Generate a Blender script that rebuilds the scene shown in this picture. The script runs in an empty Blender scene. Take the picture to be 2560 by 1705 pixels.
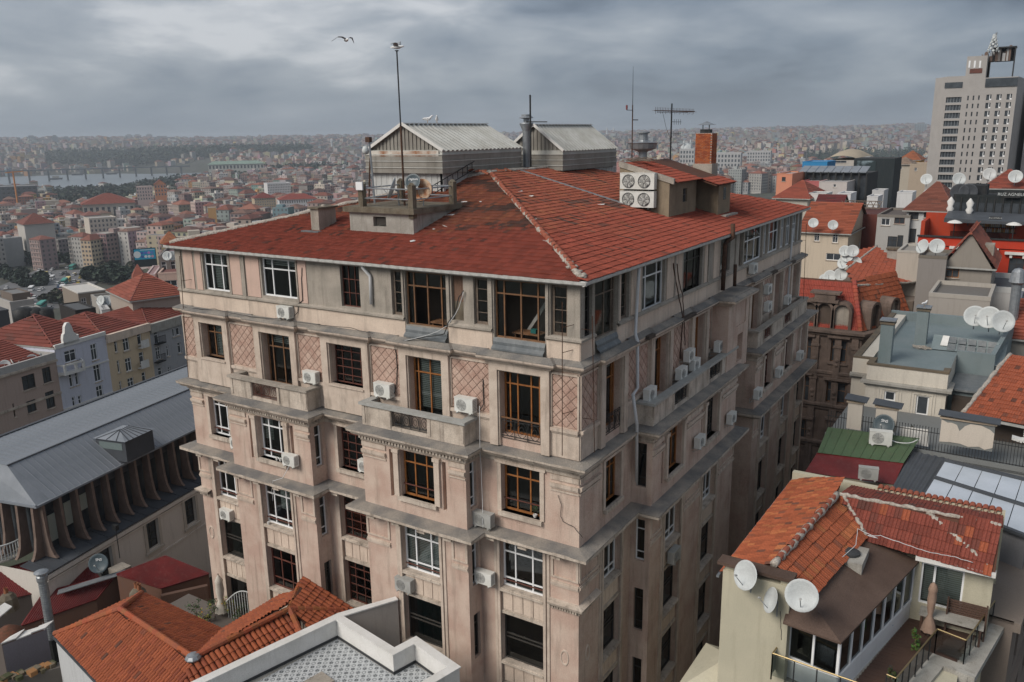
import bpy,math,random
import numpy as np
from mathutils import Matrix,Vector,noise as mnoise
R=math.radians
rnd=random.Random(7)
C=bpy.context.scene.collection
sc=bpy.context.scene
# ------------------------------------------------------------------ camera
CAMZ=34.0
PSI,PITCH,ROLL,FPX=R(32.372),R(13.906),R(-0.880),2081.4
_f=Vector((-math.sin(PSI)*math.cos(PITCH),math.cos(PSI)*math.cos(PITCH),-math.sin(PITCH)))
_r0=Vector((math.cos(PSI),math.sin(PSI),0));_u0=_r0.cross(_f)
_r=_r0*math.cos(ROLL)+_u0*math.sin(ROLL)
_u=_u0*math.cos(ROLL) - _r0*math.sin(ROLL)
cam=bpy.data.cameras.new('camera');camo=bpy.data.objects.new('camera',cam);C.objects.link(camo)
camo.matrix_world=Matrix(((_r.x,_u.x,-_f.x,0),(_r.y,_u.y,-_f.y,0),(_r.z,_u.z,-_f.z,CAMZ),(0,0,0,1)))
cam.sensor_width=36;cam.lens=36*FPX/2560;cam.clip_start=0.1;cam.clip_end=40000
sc.camera=camo
CAM=Vector((0,0,CAMZ))
# ------------------------------------------------------------------ sky, sun, exposure
SUN_EL,SUN_AZ=R(40),R(202)      # azimuth clockwise from +Y: behind and to the left of the camera
world=bpy.data.worlds.new('World');sc.world=world;world.use_nodes=True
nt=world.node_tree;nt.nodes.clear()
def N(t,**k):
 n=nt.nodes.new(t)
 for a,b in k.items(): setattr(n,a,b)
 return n
def L(a,b): nt.links.new(a,b)
out=N('ShaderNodeOutputWorld');mixs=N('ShaderNodeMixShader');bgn=N('ShaderNodeBackground');bgc=N('ShaderNodeBackground')
sky=N('ShaderNodeTexSky',sky_type='NISHITA',sun_disc=False)
sky.sun_elevation=SUN_EL;sky.sun_rotation=SUN_AZ;sky.altitude=100;sky.dust_density=3
L(sky.outputs[0],bgn.inputs[0]);bgn.inputs[1].default_value=0.1
tc=N('ShaderNodeTexCoord');sep=N('ShaderNodeSeparateXYZ');L(tc.outputs['Generated'],sep.inputs[0])
def M(op,a,b=None,c=None):
 n=N('ShaderNodeMath',operation=op)
 for i,v in enumerate((a,b,c)):
  if v is None: continue
  if isinstance(v,(int,float)): n.inputs[i].default_value=v
  else: L(v,n.inputs[i])
 return n.outputs[0]
mp=N('ShaderNodeMapping');L(tc.outputs['Generated'],mp.inputs[0]);mp.inputs['Scale'].default_value=(1,1,3.3);mp.inputs['Location'].default_value=(3.1,0.4,1.15)
def cloud(sc_,det,rg,dist):
 n=N('ShaderNodeTexNoise');L(mp.outputs[0],n.inputs['Vector'])
 for k,v in (('Scale',sc_),('Detail',det),('Roughness',rg),('Distortion',dist)): n.inputs[k].default_value=v
 return n.outputs[0]
cl=M('ADD',M('ADD',M('MULTIPLY',cloud(1.5,3,.45,.2),0.5),M('MULTIPLY',cloud(4.2,5,.5,.4),0.36)),M('MULTIPLY',cloud(11,5,.55,.3),.14))
ramp=N('ShaderNodeValToRGB');L(cl,ramp.inputs[0])
e=ramp.color_ramp.elements
e[0].position=.385;e[0].color=(.058,.073,.098,1);e[1].position=.595;e[1].color=(.315,.325,.342,1)
for p_,c_ in ((.45,(.112,.134,.165,1)),(.54,(.196,.215,.24,1))):
 q=ramp.color_ramp.elements.new(p_);q.color=c_
hz=N('ShaderNodeMapRange');L(sep.outputs[2],hz.inputs[0]);hz.inputs[1].default_value=-.01;hz.inputs[2].default_value=.07;hz.inputs[3].default_value=.8;hz.inputs[4].default_value=0
mxh=N('ShaderNodeMix',data_type='RGBA');L(hz.outputs[0],mxh.inputs['Factor']);L(ramp.outputs[0],mxh.inputs['A']);mxh.inputs['B'].default_value=(.150,.178,.208,1)
L(mxh.outputs['Result'],bgc.inputs[0]);bgc.inputs[1].default_value=1.0
mixs.inputs[0].default_value=.93;L(bgn.outputs[0],mixs.inputs[1]);L(bgc.outputs[0],mixs.inputs[2]);L(mixs.outputs[0],out.inputs[0])
sun=bpy.data.lights.new('sun','SUN');suno=bpy.data.objects.new('sun',sun);C.objects.link(suno)
sun.energy=1.5;sun.angle=R(30);sun.color=(1,.93,.84)
_sd=Vector((math.sin(SUN_AZ)*math.cos(SUN_EL),math.cos(SUN_AZ)*math.cos(SUN_EL),math.sin(SUN_EL)))
suno.rotation_euler=_sd.to_track_quat('Z','Y').to_euler()
sc.view_settings.view_transform='Standard';sc.view_settings.look='None';sc.view_settings.gamma=1
sc.view_settings.exposure=0.95
sc.cycles.max_bounces=6;sc.cycles.diffuse_bounces=3;sc.cycles.glossy_bounces=2;sc.cycles.transparent_max_bounces=8
sc.cycles.transmission_bounces=2;sc.cycles.volume_bounces=0;sc.cycles.volume_step_rate=10;sc.cycles.volume_max_steps=32
# ------------------------------------------------------------------ measuring: where a sight line meets a plane of the place
def _ray(x,y): return _f+_r*((x - 1280)/FPX) - _u*((y - 852.5)/FPX)
def onZ(x,y,z): d=_ray(x,y);return CAM+d*((z - CAMZ)/d.z)
def onY(x,y,Y): d=_ray(x,y);return CAM+d*(Y/d.y)
def onX(x,y,X): d=_ray(x,y);return CAM+d*(X/d.x)
def onD(x,y,D): d=_ray(x,y);return CAM+d*(D/math.hypot(d.x,d.y))
def proj(P):
 d=Vector(P) - CAM;k=d.dot(_f);return 1280+FPX*d.dot(_r)/k,852.5 - FPX*d.dot(_u)/k
# ------------------------------------------------------------------ mesh builder
class MB:
 def __init__(s,F=None): s.v=[];s.f=[];s.c=[];s.F=F;s.col=(1,1,1)
 def add(s,vs,fs):
  n=len(s.v)
  if s.F is not None: vs=[s.F @ Vector(p) for p in vs]
  s.v+=[tuple(p) for p in vs]
  for f in fs: s.f.append(tuple(i+n for i in f));s.c.append(s.col)
  return s
 def quad(s,a,b,c,d): return s.add((a,b,c,d),((0,1,2,3),))
 def poly(s,ps): return s.add(ps,(tuple(range(len(ps))),))
 def box(s,x0,y0,z0,x1,y1,z1):
  v=[(x,y,z) for z in (z0,z1) for y in (y0,y1) for x in (x0,x1)]
  return s.add(v,((0,2,3,1),(4,5,7,6),(0,1,5,4),(2,6,7,3),(0,4,6,2),(1,3,7,5)))
 def prism(s,ps,z0,z1):
  n=len(ps);v=[(p[0],p[1],z0) for p in ps]+[(p[0],p[1],z1) for p in ps]
  return s.add(v,[tuple(range(n))[::-1],tuple(range(n,2*n))]+[(i,(i+1) % n,n+(i+1) % n,n+i) for i in range(n)])
 def extr(s,ps,d):
  d=Vector(d);n=len(ps);ps=[Vector(p) for p in ps];v=ps+[p+d for p in ps]
  return s.add(v,[tuple(range(n))[::-1],tuple(range(n,2*n))]+[(i,(i+1) % n,n+(i+1) % n,n+i) for i in range(n)])
 def bar(s,a,b,w,h=None,up=(0,0,1)):
  h=w if h is None else h;a=Vector(a);b=Vector(b);d=(b - a).normalized();up=Vector(up)
  if abs(d.dot(up))>.99: up=Vector((0,1,0))
  x=d.cross(up).normalized()*(w/2);y=x.cross(d).normalized()*(h/2)
  v=[p+i*x+j*y for p in (a,b) for j in (-1,1) for i in (-1,1)]
  return s.add(v,((0,2,3,1),(4,5,7,6),(0,1,5,4),(2,6,7,3),(0,4,6,2),(1,3,7,5)))
 def tube(s,ps,r,n=6,cap=True):
  ps=[Vector(p) for p in ps];vs=[];fs=[];prev=None
  for i,p in enumerate(ps):
   d=(ps[min(i+1,len(ps) - 1)] - ps[max(i - 1,0)]).normalized()
   if prev is None: a=d.orthogonal().normalized()
   else: a=(prev - d*prev.dot(d)).normalized()
   prev=a;b=d.cross(a);ri=r[i] if isinstance(r,(list,tuple)) else r
   vs+=[p+(a*math.cos(t)+b*math.sin(t))*ri for t in [2*math.pi*k/n for k in range(n)]]
  for i in range(len(ps) - 1):
   for k in range(n): fs.append((i*n+k,i*n+(k+1) % n,(i+1)*n+(k+1) % n,(i+1)*n+k))
  if cap: fs+=[tuple(range(n))[::-1],tuple(range((len(ps) - 1)*n,len(ps)*n))]
  return s.add(vs,fs)
 def lathe(s,prof,c=(0,0,0),n=12,ax=None):
  c=Vector(c);vs=[];fs=[]
  Q=Matrix.Identity(3) if ax is None else Vector(ax).to_track_quat('Z','Y').to_matrix()
  for r_,z in prof: vs+=[c+Q @ Vector((r_*math.cos(2*math.pi*k/n),r_*math.sin(2*math.pi*k/n),z)) for k in range(n)]
  for i in range(len(prof) - 1):
   for k in range(n): fs.append((i*n+k,i*n+(k+1) % n,(i+1)*n+(k+1) % n,(i+1)*n+k))
  return s.add(vs,fs)
 def sweep(s,path,prof,outer=1,jit=0,step=None,close=False):
  """profile of (offset, z) carried along a plan path, mitred; offset to the right of the walk"""
  P=[Vector(p[:2]) for p in path]
  if step:
   Q=[]
   for a,b in zip(P,P[1:]):
    n=max(1,int((b - a).length/step));Q+=[a.lerp(b,k/n) for k in range(n)]
   P=Q+[P[-1]]
  vs=[];m=len(prof);n=len(P);rr=random.Random(len(P)*31+m)
  for i,p in enumerate(P):
   a=P[i - 1] if i else None;b=P[i+1] if i<n - 1 else None
   d1=(p - a).normalized() if a is not None else None;d2=(b - p).normalized() if b is not None else None
   d1=d1 or d2;d2=d2 or d1
   n1_=Vector((d1.y,-d1.x));n2_=Vector((d2.y,-d2.x));k=1+n1_.dot(n2_)
   nn=(n1_+n2_)/max(k,.2)
   j=rr.uniform(-jit,jit);jz=rr.uniform(-jit,jit)
   for o,z in prof: q=p+nn*(o*outer+(j if o>.1 else 0));vs.append((q.x,q.y,z+(jz*.6 if o>.1 else 0)))
  fs=[(i*m+k,(i+1)*m+k,(i+1)*m+k+1,i*m+k+1) for i in range(n - 1) for k in range(m - 1)]
  return s.add(vs,fs)
 def mesh(s,name,mat=None,smooth=False):
  me=bpy.data.meshes.new(name);me.from_pydata(s.v,[],s.f)
  if mat is not None: me.materials.append(mat)
  if any(c !=(1,1,1) for c in s.c):
   at=me.attributes.new('Col','FLOAT_COLOR','FACE')
   at.data.foreach_set('color',np.array([(*c,1.) for c in s.c],dtype=np.float32).ravel())
  if smooth: me.polygons.foreach_set('use_smooth',[True]*len(me.polygons))
  return me
 def build(s,name,mat,parent=None,smooth=False,**k):
  return link(name,s.mesh(name,mat,smooth),parent,**k)
def link(name,me,parent=None,local=False,**k):
 o=bpy.data.objects.new(name,me);C.objects.link(o)
 if parent is not None:
  o.parent=parent
  if not local: o.matrix_parent_inverse=WM[parent.name].inverted()
 WM[o.name]=Matrix.Identity(4) if not local else (WM[parent.name] if parent is not None else Matrix.Identity(4))
 for a,b in k.items(): o[a]=b
 return o
WM={}
LABELS={}
def thing(name,label,cat,loc=(0,0,0),rz=0,group=None,rot=None):
 o=bpy.data.objects.new(name,None);C.objects.link(o);o.empty_display_size=.3
 o.location=loc;o.rotation_euler=rot if rot else (0,0,rz);WM[o.name]=o.matrix_basis.copy()
 o['label']=label;o['category']=cat
 if group: o['group']=group
 return o
def tag(o,label,cat,group=None):
 o['label']=label;o['category']=cat
 if group: o['group']=group
 return o
def dup(root,loc,rz=0,label=None,scale=None,rot=None,group=None):
 r=root.copy();C.objects.link(r);r.location=loc;r.rotation_euler=rot if rot else (0,0,rz)
 if scale: r.scale=(scale,)*3
 if label: r['label']=label
 if group: r['group']=group
 for ch in CH[root.name]:
  c=ch.copy();C.objects.link(c);c.parent=r
  for g in CH.get(ch.name,()):
   d=g.copy();C.objects.link(d);d.parent=c
 return r
CH={}
def reg(root,kids): CH[root.name]=list(kids);return root
def fr(x,y,ang=0,z=0): return Matrix.Translation((x,y,z)) @ Matrix.Rotation(ang,4,'Z')
# ------------------------------------------------------------------ materials
def mat(name,col,col2=None,sc_=1.5,rough=.85,bump=.15,streak=0,stain=(.06,.05,.045),fine=.16,metal=0,attr=False,bs=25,spec=.3,thr=.5,coat=0):
 m=bpy.data.materials.new(name);m.use_nodes=True;t=m.node_tree;b=t.nodes['Principled BSDF']
 def n(k,**kw):
  q=t.nodes.new(k)
  for a,v in kw.items(): setattr(q,a,v)
  return q
 def mix(fac,a,c,typ='MIX'):
  q=n('ShaderNodeMix',data_type='RGBA',blend_type=typ)
  for s_,v in (('Factor',fac),('A',a),('B',c)):
   if isinstance(v,(tuple,float,int)): q.inputs[s_].default_value=v if not isinstance(v,tuple) else (*v[:3],1)
   else: t.links.new(v,q.inputs[s_])
  return q.outputs['Result']
 tcx=n('ShaderNodeTexCoord').outputs['Object']
 def noi(s_,det=4,scale=(1,1,1),r_=.55):
  mpp=n('ShaderNodeMapping');t.links.new(tcx,mpp.inputs[0]);mpp.inputs['Scale'].default_value=scale
  q=n('ShaderNodeTexNoise');t.links.new(mpp.outputs[0],q.inputs['Vector']);q.inputs['Scale'].default_value=s_;q.inputs['Detail'].default_value=det;q.inputs['Roughness'].default_value=r_
  return q.outputs[0]
 def rng(v,a,b_,c=0,d=1):
  q=n('ShaderNodeMapRange');t.links.new(v,q.inputs[0])
  for i,x in enumerate((a,b_,c,d)): q.inputs[i+1].default_value=x
  return q.outputs[0]
 if attr: at=n('ShaderNodeAttribute');at.attribute_name='Col';base=at.outputs['Color']
 else: base=col
 if col2 is not None: base=mix(rng(noi(sc_),thr - .14,thr+.14),base if attr else col,col2)
 if streak:
  sk=rng(noi(2.2,5,(1.6,1.6,.16),.65),.52,.75,0,streak);base=mix(sk,base,stain)
 if fine:
  g=rng(noi(bs,6,r_=.7),.25,.75,1 - fine*1.6,1+fine);vv=n('ShaderNodeCombineColor')
  for i in range(3): t.links.new(g,vv.inputs[i])
  base=mix(1.0,base,vv.outputs[0],'MULTIPLY')
 if isinstance(base,tuple): b.inputs['Base Color'].default_value=(*base[:3],1)
 else: t.links.new(base,b.inputs['Base Color'])
 b.inputs['Roughness'].default_value=rough;b.inputs['Metallic'].default_value=metal;b.inputs['Specular IOR Level'].default_value=spec
 if coat: b.inputs['Coat Weight'].default_value=coat
 if bump:
  bp=n('ShaderNodeBump');bp.inputs['Strength'].default_value=bump;bp.inputs['Distance'].default_value=.03
  t.links.new(noi(bs*.7,6,r_=.65),bp.inputs['Height']);t.links.new(bp.outputs[0],b.inputs['Normal'])
 return m
def glassmat(name,tint=(.55,.6,.6),k=.55,rough=.04):
 """window glass: a mirror layer over a tinted see-through one"""
 m=bpy.data.materials.new(name);m.use_nodes=True;t=m.node_tree;t.nodes.clear()
 o=t.nodes.new('ShaderNodeOutputMaterial');tr=t.nodes.new('ShaderNodeBsdfTransparent');gl=t.nodes.new('ShaderNodeBsdfGlossy');mx=t.nodes.new('ShaderNodeMixShader')
 fz=t.nodes.new('ShaderNodeFresnel');fz.inputs[0].default_value=1.5
 mr=t.nodes.new('ShaderNodeMapRange');t.links.new(fz.outputs[0],mr.inputs[0]);mr.inputs[3].default_value=.05;mr.inputs[4].default_value=1
 tr.inputs[0].default_value=(*tint,1);gl.inputs[1].default_value=rough;gl.inputs[0].default_value=(.75,.8,.82,1)
 t.links.new(mr.outputs[0],mx.inputs[0]);t.links.new(tr.outputs[0],mx.inputs[1]);t.links.new(gl.outputs[0],mx.inputs[2]);t.links.new(mx.outputs[0],o.inputs[0])
 return m
K={}
def mk(k,*a,**kw): K[k]=mat(k,*a,**kw)
mk('pink',(.60,.475,.395),(.50,.355,.29),sc_=.9,streak=.6,stain=(.24,.185,.15),bump=.35,fine=.24)
mk('cream',(.68,.56,.46),(.58,.47,.385),sc_=.8,streak=.45,stain=(.2,.16,.13),bump=.25)
mk('tilepink',(.56,.41,.335),(.43,.275,.22),sc_=1.6,streak=.35,stain=(.16,.11,.09),bump=.35,fine=.25)
mk('groove',(.20,.135,.105),None)
mk('cement',(.40,.355,.305),(.31,.28,.24),sc_=1.3,streak=.5,stain=(.1,.085,.07),bump=.4,fine=.25)
mk('paint_pink',(.60,.43,.36),(.55,.40,.33),sc_=1.2,streak=.3,stain=(.3,.25,.2),bump=.1)
mk('stone',(.60,.52,.44),(.42,.355,.295),sc_=1.4,streak=.75,stain=(.075,.062,.052),bump=.5,fine=.25)
mk('ledge',(.30,.27,.235),(.165,.16,.155),sc_=.9,bump=.5,fine=.35,rough=.8)
mk('mould',(.60,.505,.425),(.50,.41,.34),sc_=2,streak=.6,stain=(.12,.1,.08),bump=.3)
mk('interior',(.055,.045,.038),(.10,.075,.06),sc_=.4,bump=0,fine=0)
mk('upvc',(.78,.79,.80),None,rough=.4,bump=.03,fine=.05,streak=.15,stain=(.5,.48,.45))
mk('wood',(.33,.135,.04),(.25,.095,.03),sc_=3,rough=.55,bump=.1,fine=.2)
mk('wood_old',(.23,.115,.055),(.15,.085,.05),sc_=3,rough=.7,bump=.2,fine=.25)
mk('wood_grey',(.22,.17,.13),(.14,.11,.09),sc_=3,bump=.3,fine=.3)
mk('iron_red',(.15,.05,.035),(.10,.045,.035),sc_=3,rough=.6,bump=.15)
mk('darkframe',(.05,.045,.04),None,rough=.5,bump=.05)
mk('blind',(.62,.64,.60),None,bump=0,fine=.05)
mk('curtain_teal',(.012,.15,.14),(.008,.10,.10),sc_=3,bump=.1)
mk('lead',(.12,.135,.145),(.17,.18,.185),sc_=2,rough=.5,bump=.2,streak=.4,stain=(.3,.32,.33))
mk('gutter',(.62,.62,.60),(.5,.5,.48),sc_=2,rough=.5,bump=.08,streak=.3,stain=(.25,.23,.2))
mk('pipe_white',(.60,.61,.62),None,rough=.45,bump=.05,fine=.15,streak=.3,stain=(.3,.27,.24))
mk('rust_dark',(.05,.03,.022),(.10,.05,.03),sc_=6,rough=.8)
mk('iron_black',(.022,.024,.026),(.04,.04,.04),sc_=5,rough=.6)
mk('tile',(.36,.09,.05),attr=True,rough=.8,bump=.3,fine=.3,bs=18)
mk('deck',(.10,.045,.03),None,fine=.2)
mk('mortar',(.36,.32,.275),(.48,.44,.39),sc_=4,bump=.8,fine=.4,bs=14)
mk('concrete',(.40,.385,.35),(.30,.285,.255),sc_=1.2,streak=.6,stain=(.14,.125,.1),bump=.3,fine=.2)
mk('concrete_dark',(.13,.105,.075),(.19,.165,.125),sc_=2,streak=.4,stain=(.05,.045,.035),bump=.5,fine=.35)
mk('sheet',(.50,.50,.47),(.40,.39,.355),sc_=.8,rough=.5,bump=.1,streak=.55,stain=(.22,.2,.17),fine=.15)
mk('sheet_dark',(.30,.285,.255),(.22,.205,.18),sc_=.8,rough=.55,streak=.5,stain=(.1,.09,.08),fine=.2)
mk('cladding',(.56,.57,.56),(.47,.48,.47),sc_=1,rough=.5,streak=.4,stain=(.25,.23,.2))
mk('ac',(.70,.70,.67),(.62,.62,.58),sc_=3,rough=.45,bump=.03,fine=.08)
mk('ac_grey',(.40,.40,.385),(.33,.33,.31),sc_=3,rough=.5,fine=.15)
mk('ac_dark',(.045,.047,.05),None,rough=.6,bump=0)
mk('grille',(.30,.30,.29),None,rough=.5,bump=0)
mk('dish',(.55,.58,.58),(.48,.5,.5),sc_=3,rough=.5,bump=.05,fine=.1)
mk('dish_dark',(.06,.085,.10),(.085,.11,.125),sc_=3,rough=.4,bump=.05)
mk('dish_rust',(.55,.42,.3),(.27,.075,.015),sc_=4.5,rough=.8,bump=.3,fine=.3)
mk('white',(.72,.71,.69),(.64,.63,.60),sc_=1,streak=.3,stain=(.4,.37,.33),bump=.1)
mk('galv',(.36,.38,.40),(.27,.29,.31),sc_=4,metal=.6,rough=.45,bump=.05)
mk('brick',(.40,.10,.035),attr=True,rough=.85,bump=.35,fine=.3)
mk('paint',(.5,.5,.5),attr=True,rough=.8,bump=.12,fine=.13,streak=.22,stain=(.12,.1,.085))
mk('plain',(.5,.5,.5),attr=True,rough=.7,bump=0,fine=.05)
mk('cityp',(.5,.5,.5),attr=True,rough=.9,bump=0,fine=.07,bs=.35)
mk('bird',(.6,.6,.6),attr=True,rough=.7,bump=0,fine=0)
K['glass']=glassmat('glass');K['glass_dark']=glassmat('glass_dark',(.20,.23,.24))
mk('pane_far',(.035,.042,.05),(.06,.07,.08),sc_=.7,rough=.12,bump=0,fine=0,spec=.6)
mk('asphalt',(.055,.055,.056),(.075,.073,.07),sc_=.4,bump=.2,fine=.2)
# ------------------------------------------------------------------ facade helpers
def wall_grid(mb,u0,u1,z0,z1,ops,d=0,rev=.3):
 us=sorted({u0,u1,*[min(max(v,u0),u1) for o in ops for v in o[:2]]});zs=sorted({z0,z1,*[min(max(v,z0),z1) for o in ops for v in o[2:4]]})
 for a,b in zip(us,us[1:]):
  for c,e_ in zip(zs,zs[1:]):
   m,n=(a+b)/2,(c+e_)/2
   if any(o[0]<m<o[1] and o[2]<n<o[3] for o in ops): continue
   mb.quad((a,d,c),(b,d,c),(b,d,e_),(a,d,e_))
 for o in ops:
  a,b,c,e_=o[:4];r=o[4] if len(o)>4 else rev;D=d+r
  mb.quad((a,d,c),(a,D,c),(a,D,e_),(a,d,e_));mb.quad((b,d,c),(b,D,c),(b,D,e_),(b,d,e_))
  mb.quad((a,d,c),(b,d,c),(b,D,c),(a,D,c));mb.quad((a,d,e_),(b,d,e_),(b,D,e_),(a,D,e_))
def win(parent,F,u0,u1,z0,z1,d,cols,rows,fm,glass='glass',blind=None,each=True,fw=.06,bw=.05,name='window',hide=()):
 """frame bars + one pane per cell, optional blind; parts of the window"""
 m=MB(F);W_,H_=u1 - u0,z1 - z0
 for a,b in ((u0,u0+fw),(u1 - fw,u1)): m.box(a,d,z0,b,d+.09,z1)
 for a,b in ((z0,z0+fw),(z1 - fw,z1)): m.box(u0+fw,d,a,u1 - fw,d+.09,b)
 cu=[u0+c*W_ for c in cols];cz=[z0+r_*H_ for r_ in rows]
 for c in cu[1:-1]: m.box(c - bw/2,d+.008,z0+fw,c+bw/2,d+.08,z1 - fw)
 for c in cz[1:-1]: m.box(u0+fw,d+.014,c - bw/2,u1 - fw,d+.075,c+bw/2)
 w=m.build(name,K[fm],parent)
 if each:
  for i,(a,b) in enumerate(zip(cu,cu[1:])):
   for j,(c,e_) in enumerate(zip(cz,cz[1:])):
    if (i,j) in hide: continue
    MB(F).quad((a,d+.045,c),(b,d+.045,c),(b,d+.045,e_),(a,d+.045,e_)).build('pane',K[glass],w)
 else: MB(F).quad((u0,d+.045,z0),(u1,d+.045,z0),(u1,d+.045,z1),(u0,d+.045,z1)).build('pane',K[glass],w)
 if blind:
  b0,b1,bz=blind;q=MB(F);n=max(3,int((z1 - bz)/.085))
  for k in range(n):
   t=bz+(z1 - bz)*k/n;q.box(u0+b0*W_,d+.16+.004*(k % 2),t,u0+b1*W_,d+.175,t+.058)
  q.build('blind',K['blind'],w)
 return w
PW=dict(cols=(0,.28,.68,1),rows=(0,.18,.76,1),fm='upvc',fw=.075,bw=.065)          # plastic replacement window
PWB=dict(cols=(0,.33,.67,1),rows=(0,.72,1),fm='wood',fw=.085,bw=.06)
GRID=dict(cols=(0,.22,.5,.78,1),rows=(0,.2,.4,.6,.8,1),fm='iron_red',fw=.05,bw=.035)
DARKW=dict(cols=(0,1),rows=(0,.46,.54,1),fm='darkframe',fw=.06,bw=.06,glass='glass_dark')
XC,YC=-14.34,27.48
XL,YR=-38.3,61.5
PD=1.0                                   # how far the bays stand forward
B2,B4=(-34.0,-28.3),(-24.95,-19.2)
XP,YP=XC+.97,YC - PD
RB1,RB2=(32.6,44.6),(48.3,61.5)
FL,FR=fr(0,YC),fr(XC,0,R(90))
PATH=[(XL,40),(XL,YC),(B2[0],YC),(B2[0],YP),(B2[1],YP),(B2[1],YC),(B4[0],YC),(B4[0],YP),(B4[1],YP),(B4[1],YC),(XC,YC),
  (XC,RB1[0]),(XP,RB1[0]),(XP,RB1[1]),(-16.2,RB1[1]),(-16.2,RB2[0]),(XP,RB2[0]),(XP,RB2[1]),(XL+2,RB2[1])]
bld=thing('apartment_building','large pink stone apartment block with red tiled hip roof filling the middle of the view','building',(-26,44,0))
# ---- walls
LB=[(-36.85,-35.3,0),(-31.95,-30.05,-PD),(-27.45,-25.65,0),(-22.75,-20.85,-PD),(-18.05,-16.15,0)]
LA=[(-36.74,-35.02,22.8),(-32.15,-30.13,22.0),(-27.53,-25.49,22.72),(-22.78,-20.97,21.9),(-18.0,-16.05,21.9)]
RBW=[(29.8,31.35,0),(34.35,36.2,-.97),(39.55,41.4,-.97),(50.0,51.8,-.97),(54.8,56.6,-.97),(58.9,60.6,-.97)]
RA=[(29.47,31.15,21.9),(34.55,36.3,21.9),(39.75,41.4,21.9),(49.55,51.5,21.9),(54.6,56.4,21.9),(59.2,60.9,22.4)]
ZW=dict(B=(18.4,20.6),C=(14.72,16.9),D=(11.1,13.4),E=(7.4,9.7),F=(3.6,6.0))
CH_=.14                                   # channel margin beside the lower windows
def segs(): return [(FL,XL,B2[0],0),(FL,*B2,-PD),(FL,B2[1],B4[0],0),(FL,*B4,-PD),(FL,B4[1],XC,0),
     (FR,YC,RB1[0],0),(FR,*RB1,-.97),(FR,*RB2,-.97)]
wl=MB();wu=MB()
for F,a,b,d in segs():
 rows=LB if F is FL else RBW
 lo=[];up=[]
 for (w0,w1,wd) in rows:
  if a<w0<b:
   lo.append((w0 - CH_,w1+CH_,.6,17.0,.34));up.append((w0,w1,*ZW['B'],.34))
   if wd<0 and F is FL: up+=[(w0 - .62,w0 - .42,18.25,20.5,.22),(w1+.42,w1+.62,18.25,20.5,.22)]
   elif wd<0: up+=[(w0 - .62,w0 - .45,18.25,20.5,.22),(w1+.45,w1+.62,18.25,20.5,.22)]
 wl.F=wu.F=F
 wall_grid(wl,a,b,0,17.36,lo,d);wall_grid(wu,a,b,17.5,21.1,up,d)
 for o in up:
  if o[1] - o[0]<.3: wu.quad((o[0],d+.22,o[2]),(o[1],d+.22,o[2]),(o[1],d+.22,o[3]),(o[0],d+.22,o[3]))
# returns of the bays (the ones that face right carry a narrow window on each floor)
NARROW=[(z+.05,t - .05) for z,t in ZW.values()]
for X in (B2[1],B4[1]):
 F=fr(X,0,R(90));wl.F=wu.F=F
 wall_grid(wl,YP,YC,0,17.36,[(YP+.3,YP+.78,a,b,.25) for a,b in NARROW[1:]],0)
 wall_grid(wu,YP,YC,17.5,21.1,[(YP+.3,YP+.78,*NARROW[0],.25)],0)
wl.F=wu.F=None
for X in (B2[0],B4[0]):
 wl.quad((X,YP,0),(X,YC,0),(X,YC,17.36),(X,YP,17.36));wu.quad((X,YP,17.5),(X,YC,17.5),(X,YC,21.1),(X,YP,21.1))
F=fr(0,RB1[0]);wl.F=wu.F=F
wall_grid(wl,XC,XP,0,17.36,[(XC+.22,XC+.7,a,b,.25) for a,b in NARROW[1:]],0);wall_grid(wu,XC,XP,17.5,21.1,[(XC+.22,XC+.7,*NARROW[0],.25)],0)
wl.F=wu.F=None
for mb,z0,z1 in ((wl,0,17.36),(wu,17.5,21.1)):      # light well and hidden sides
 for p,q in (((-16.2,RB1[1]),(XP,RB1[1])),((-16.2,RB1[1]),(-16.2,RB2[0])),((-16.2,RB2[0]),(XP,RB2[0])),((XP,RB2[1]),(XL+2,RB2[1])),((XL,YC),(XL,40)),((XL,40),(XL+2,RB2[1]))):
  mb.quad((*p,z0),(*q,z0),(*q,z1),(*p,z1))
wl.build('wall',K['pink'],bld);wu.build('wall',K['pink'],bld)
# level with the diamond tiles, and the attic
wa=MB(FL);wall_grid(wa,XL,XC,21.1,25.35,[(a,b,c,24.66,.38) for a,b,c in LA])
wa.F=FR;wall_grid(wa,YC,RB2[1],21.1,25.35,[(a,b,c,24.85,.38) for a,b,c in RA])
wa.F=None
for p,q in (((XL,YC),(XL,40)),((XL,40),(XL+2,RB2[1])),((XL+2,RB2[1]),(XC,RB2[1]))): wa.quad((*p,21.1),(*q,21.1),(*q,28.6),(*p,28.6))
wa.build('wall',K['pink'],bld)
LT=[(-36.19,-34.26,26.46),(-31.84,-29.42,26.53),(-26.62,-25.46,26.5),(-23.62,-23.02,26.4),(-22.85,-20.62,26.05),(-20.37,-19.77,26.5),(-19.25,-18.56,26.45),(-18.26,-15.87,26.0),(-15.64,-14.9,26.4)]
RT=[(27.85,28.5,26.3),(28.72,30.7,26.05),(31.1,31.95,26.38),(33.34,35.86,26.3),(38.25,40.9,26.25),(43.8,45.4,26.5),(47.0,47.75,26.44),(48.0,51.7,26.4),(52.0,52.8,26.5),(52.95,55.6,26.4),(55.9,57.0,26.4),(57.2,58.6,26.4),(58.8,60.2,26.4),(60.4,61.2,26.4)]
wt=MB(FL);wall_grid(wt,XL,XC,25.35,28.62,[(a,b,c,28.4,.26) for a,b,c in LT])
wt.F=FR;wall_grid(wt,YC,RB2[1],25.35,28.62,[(a,b,c,28.4,.26) for a,b,c in RT])
wt.build('attic_wall',K['cement'],bld)
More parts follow.
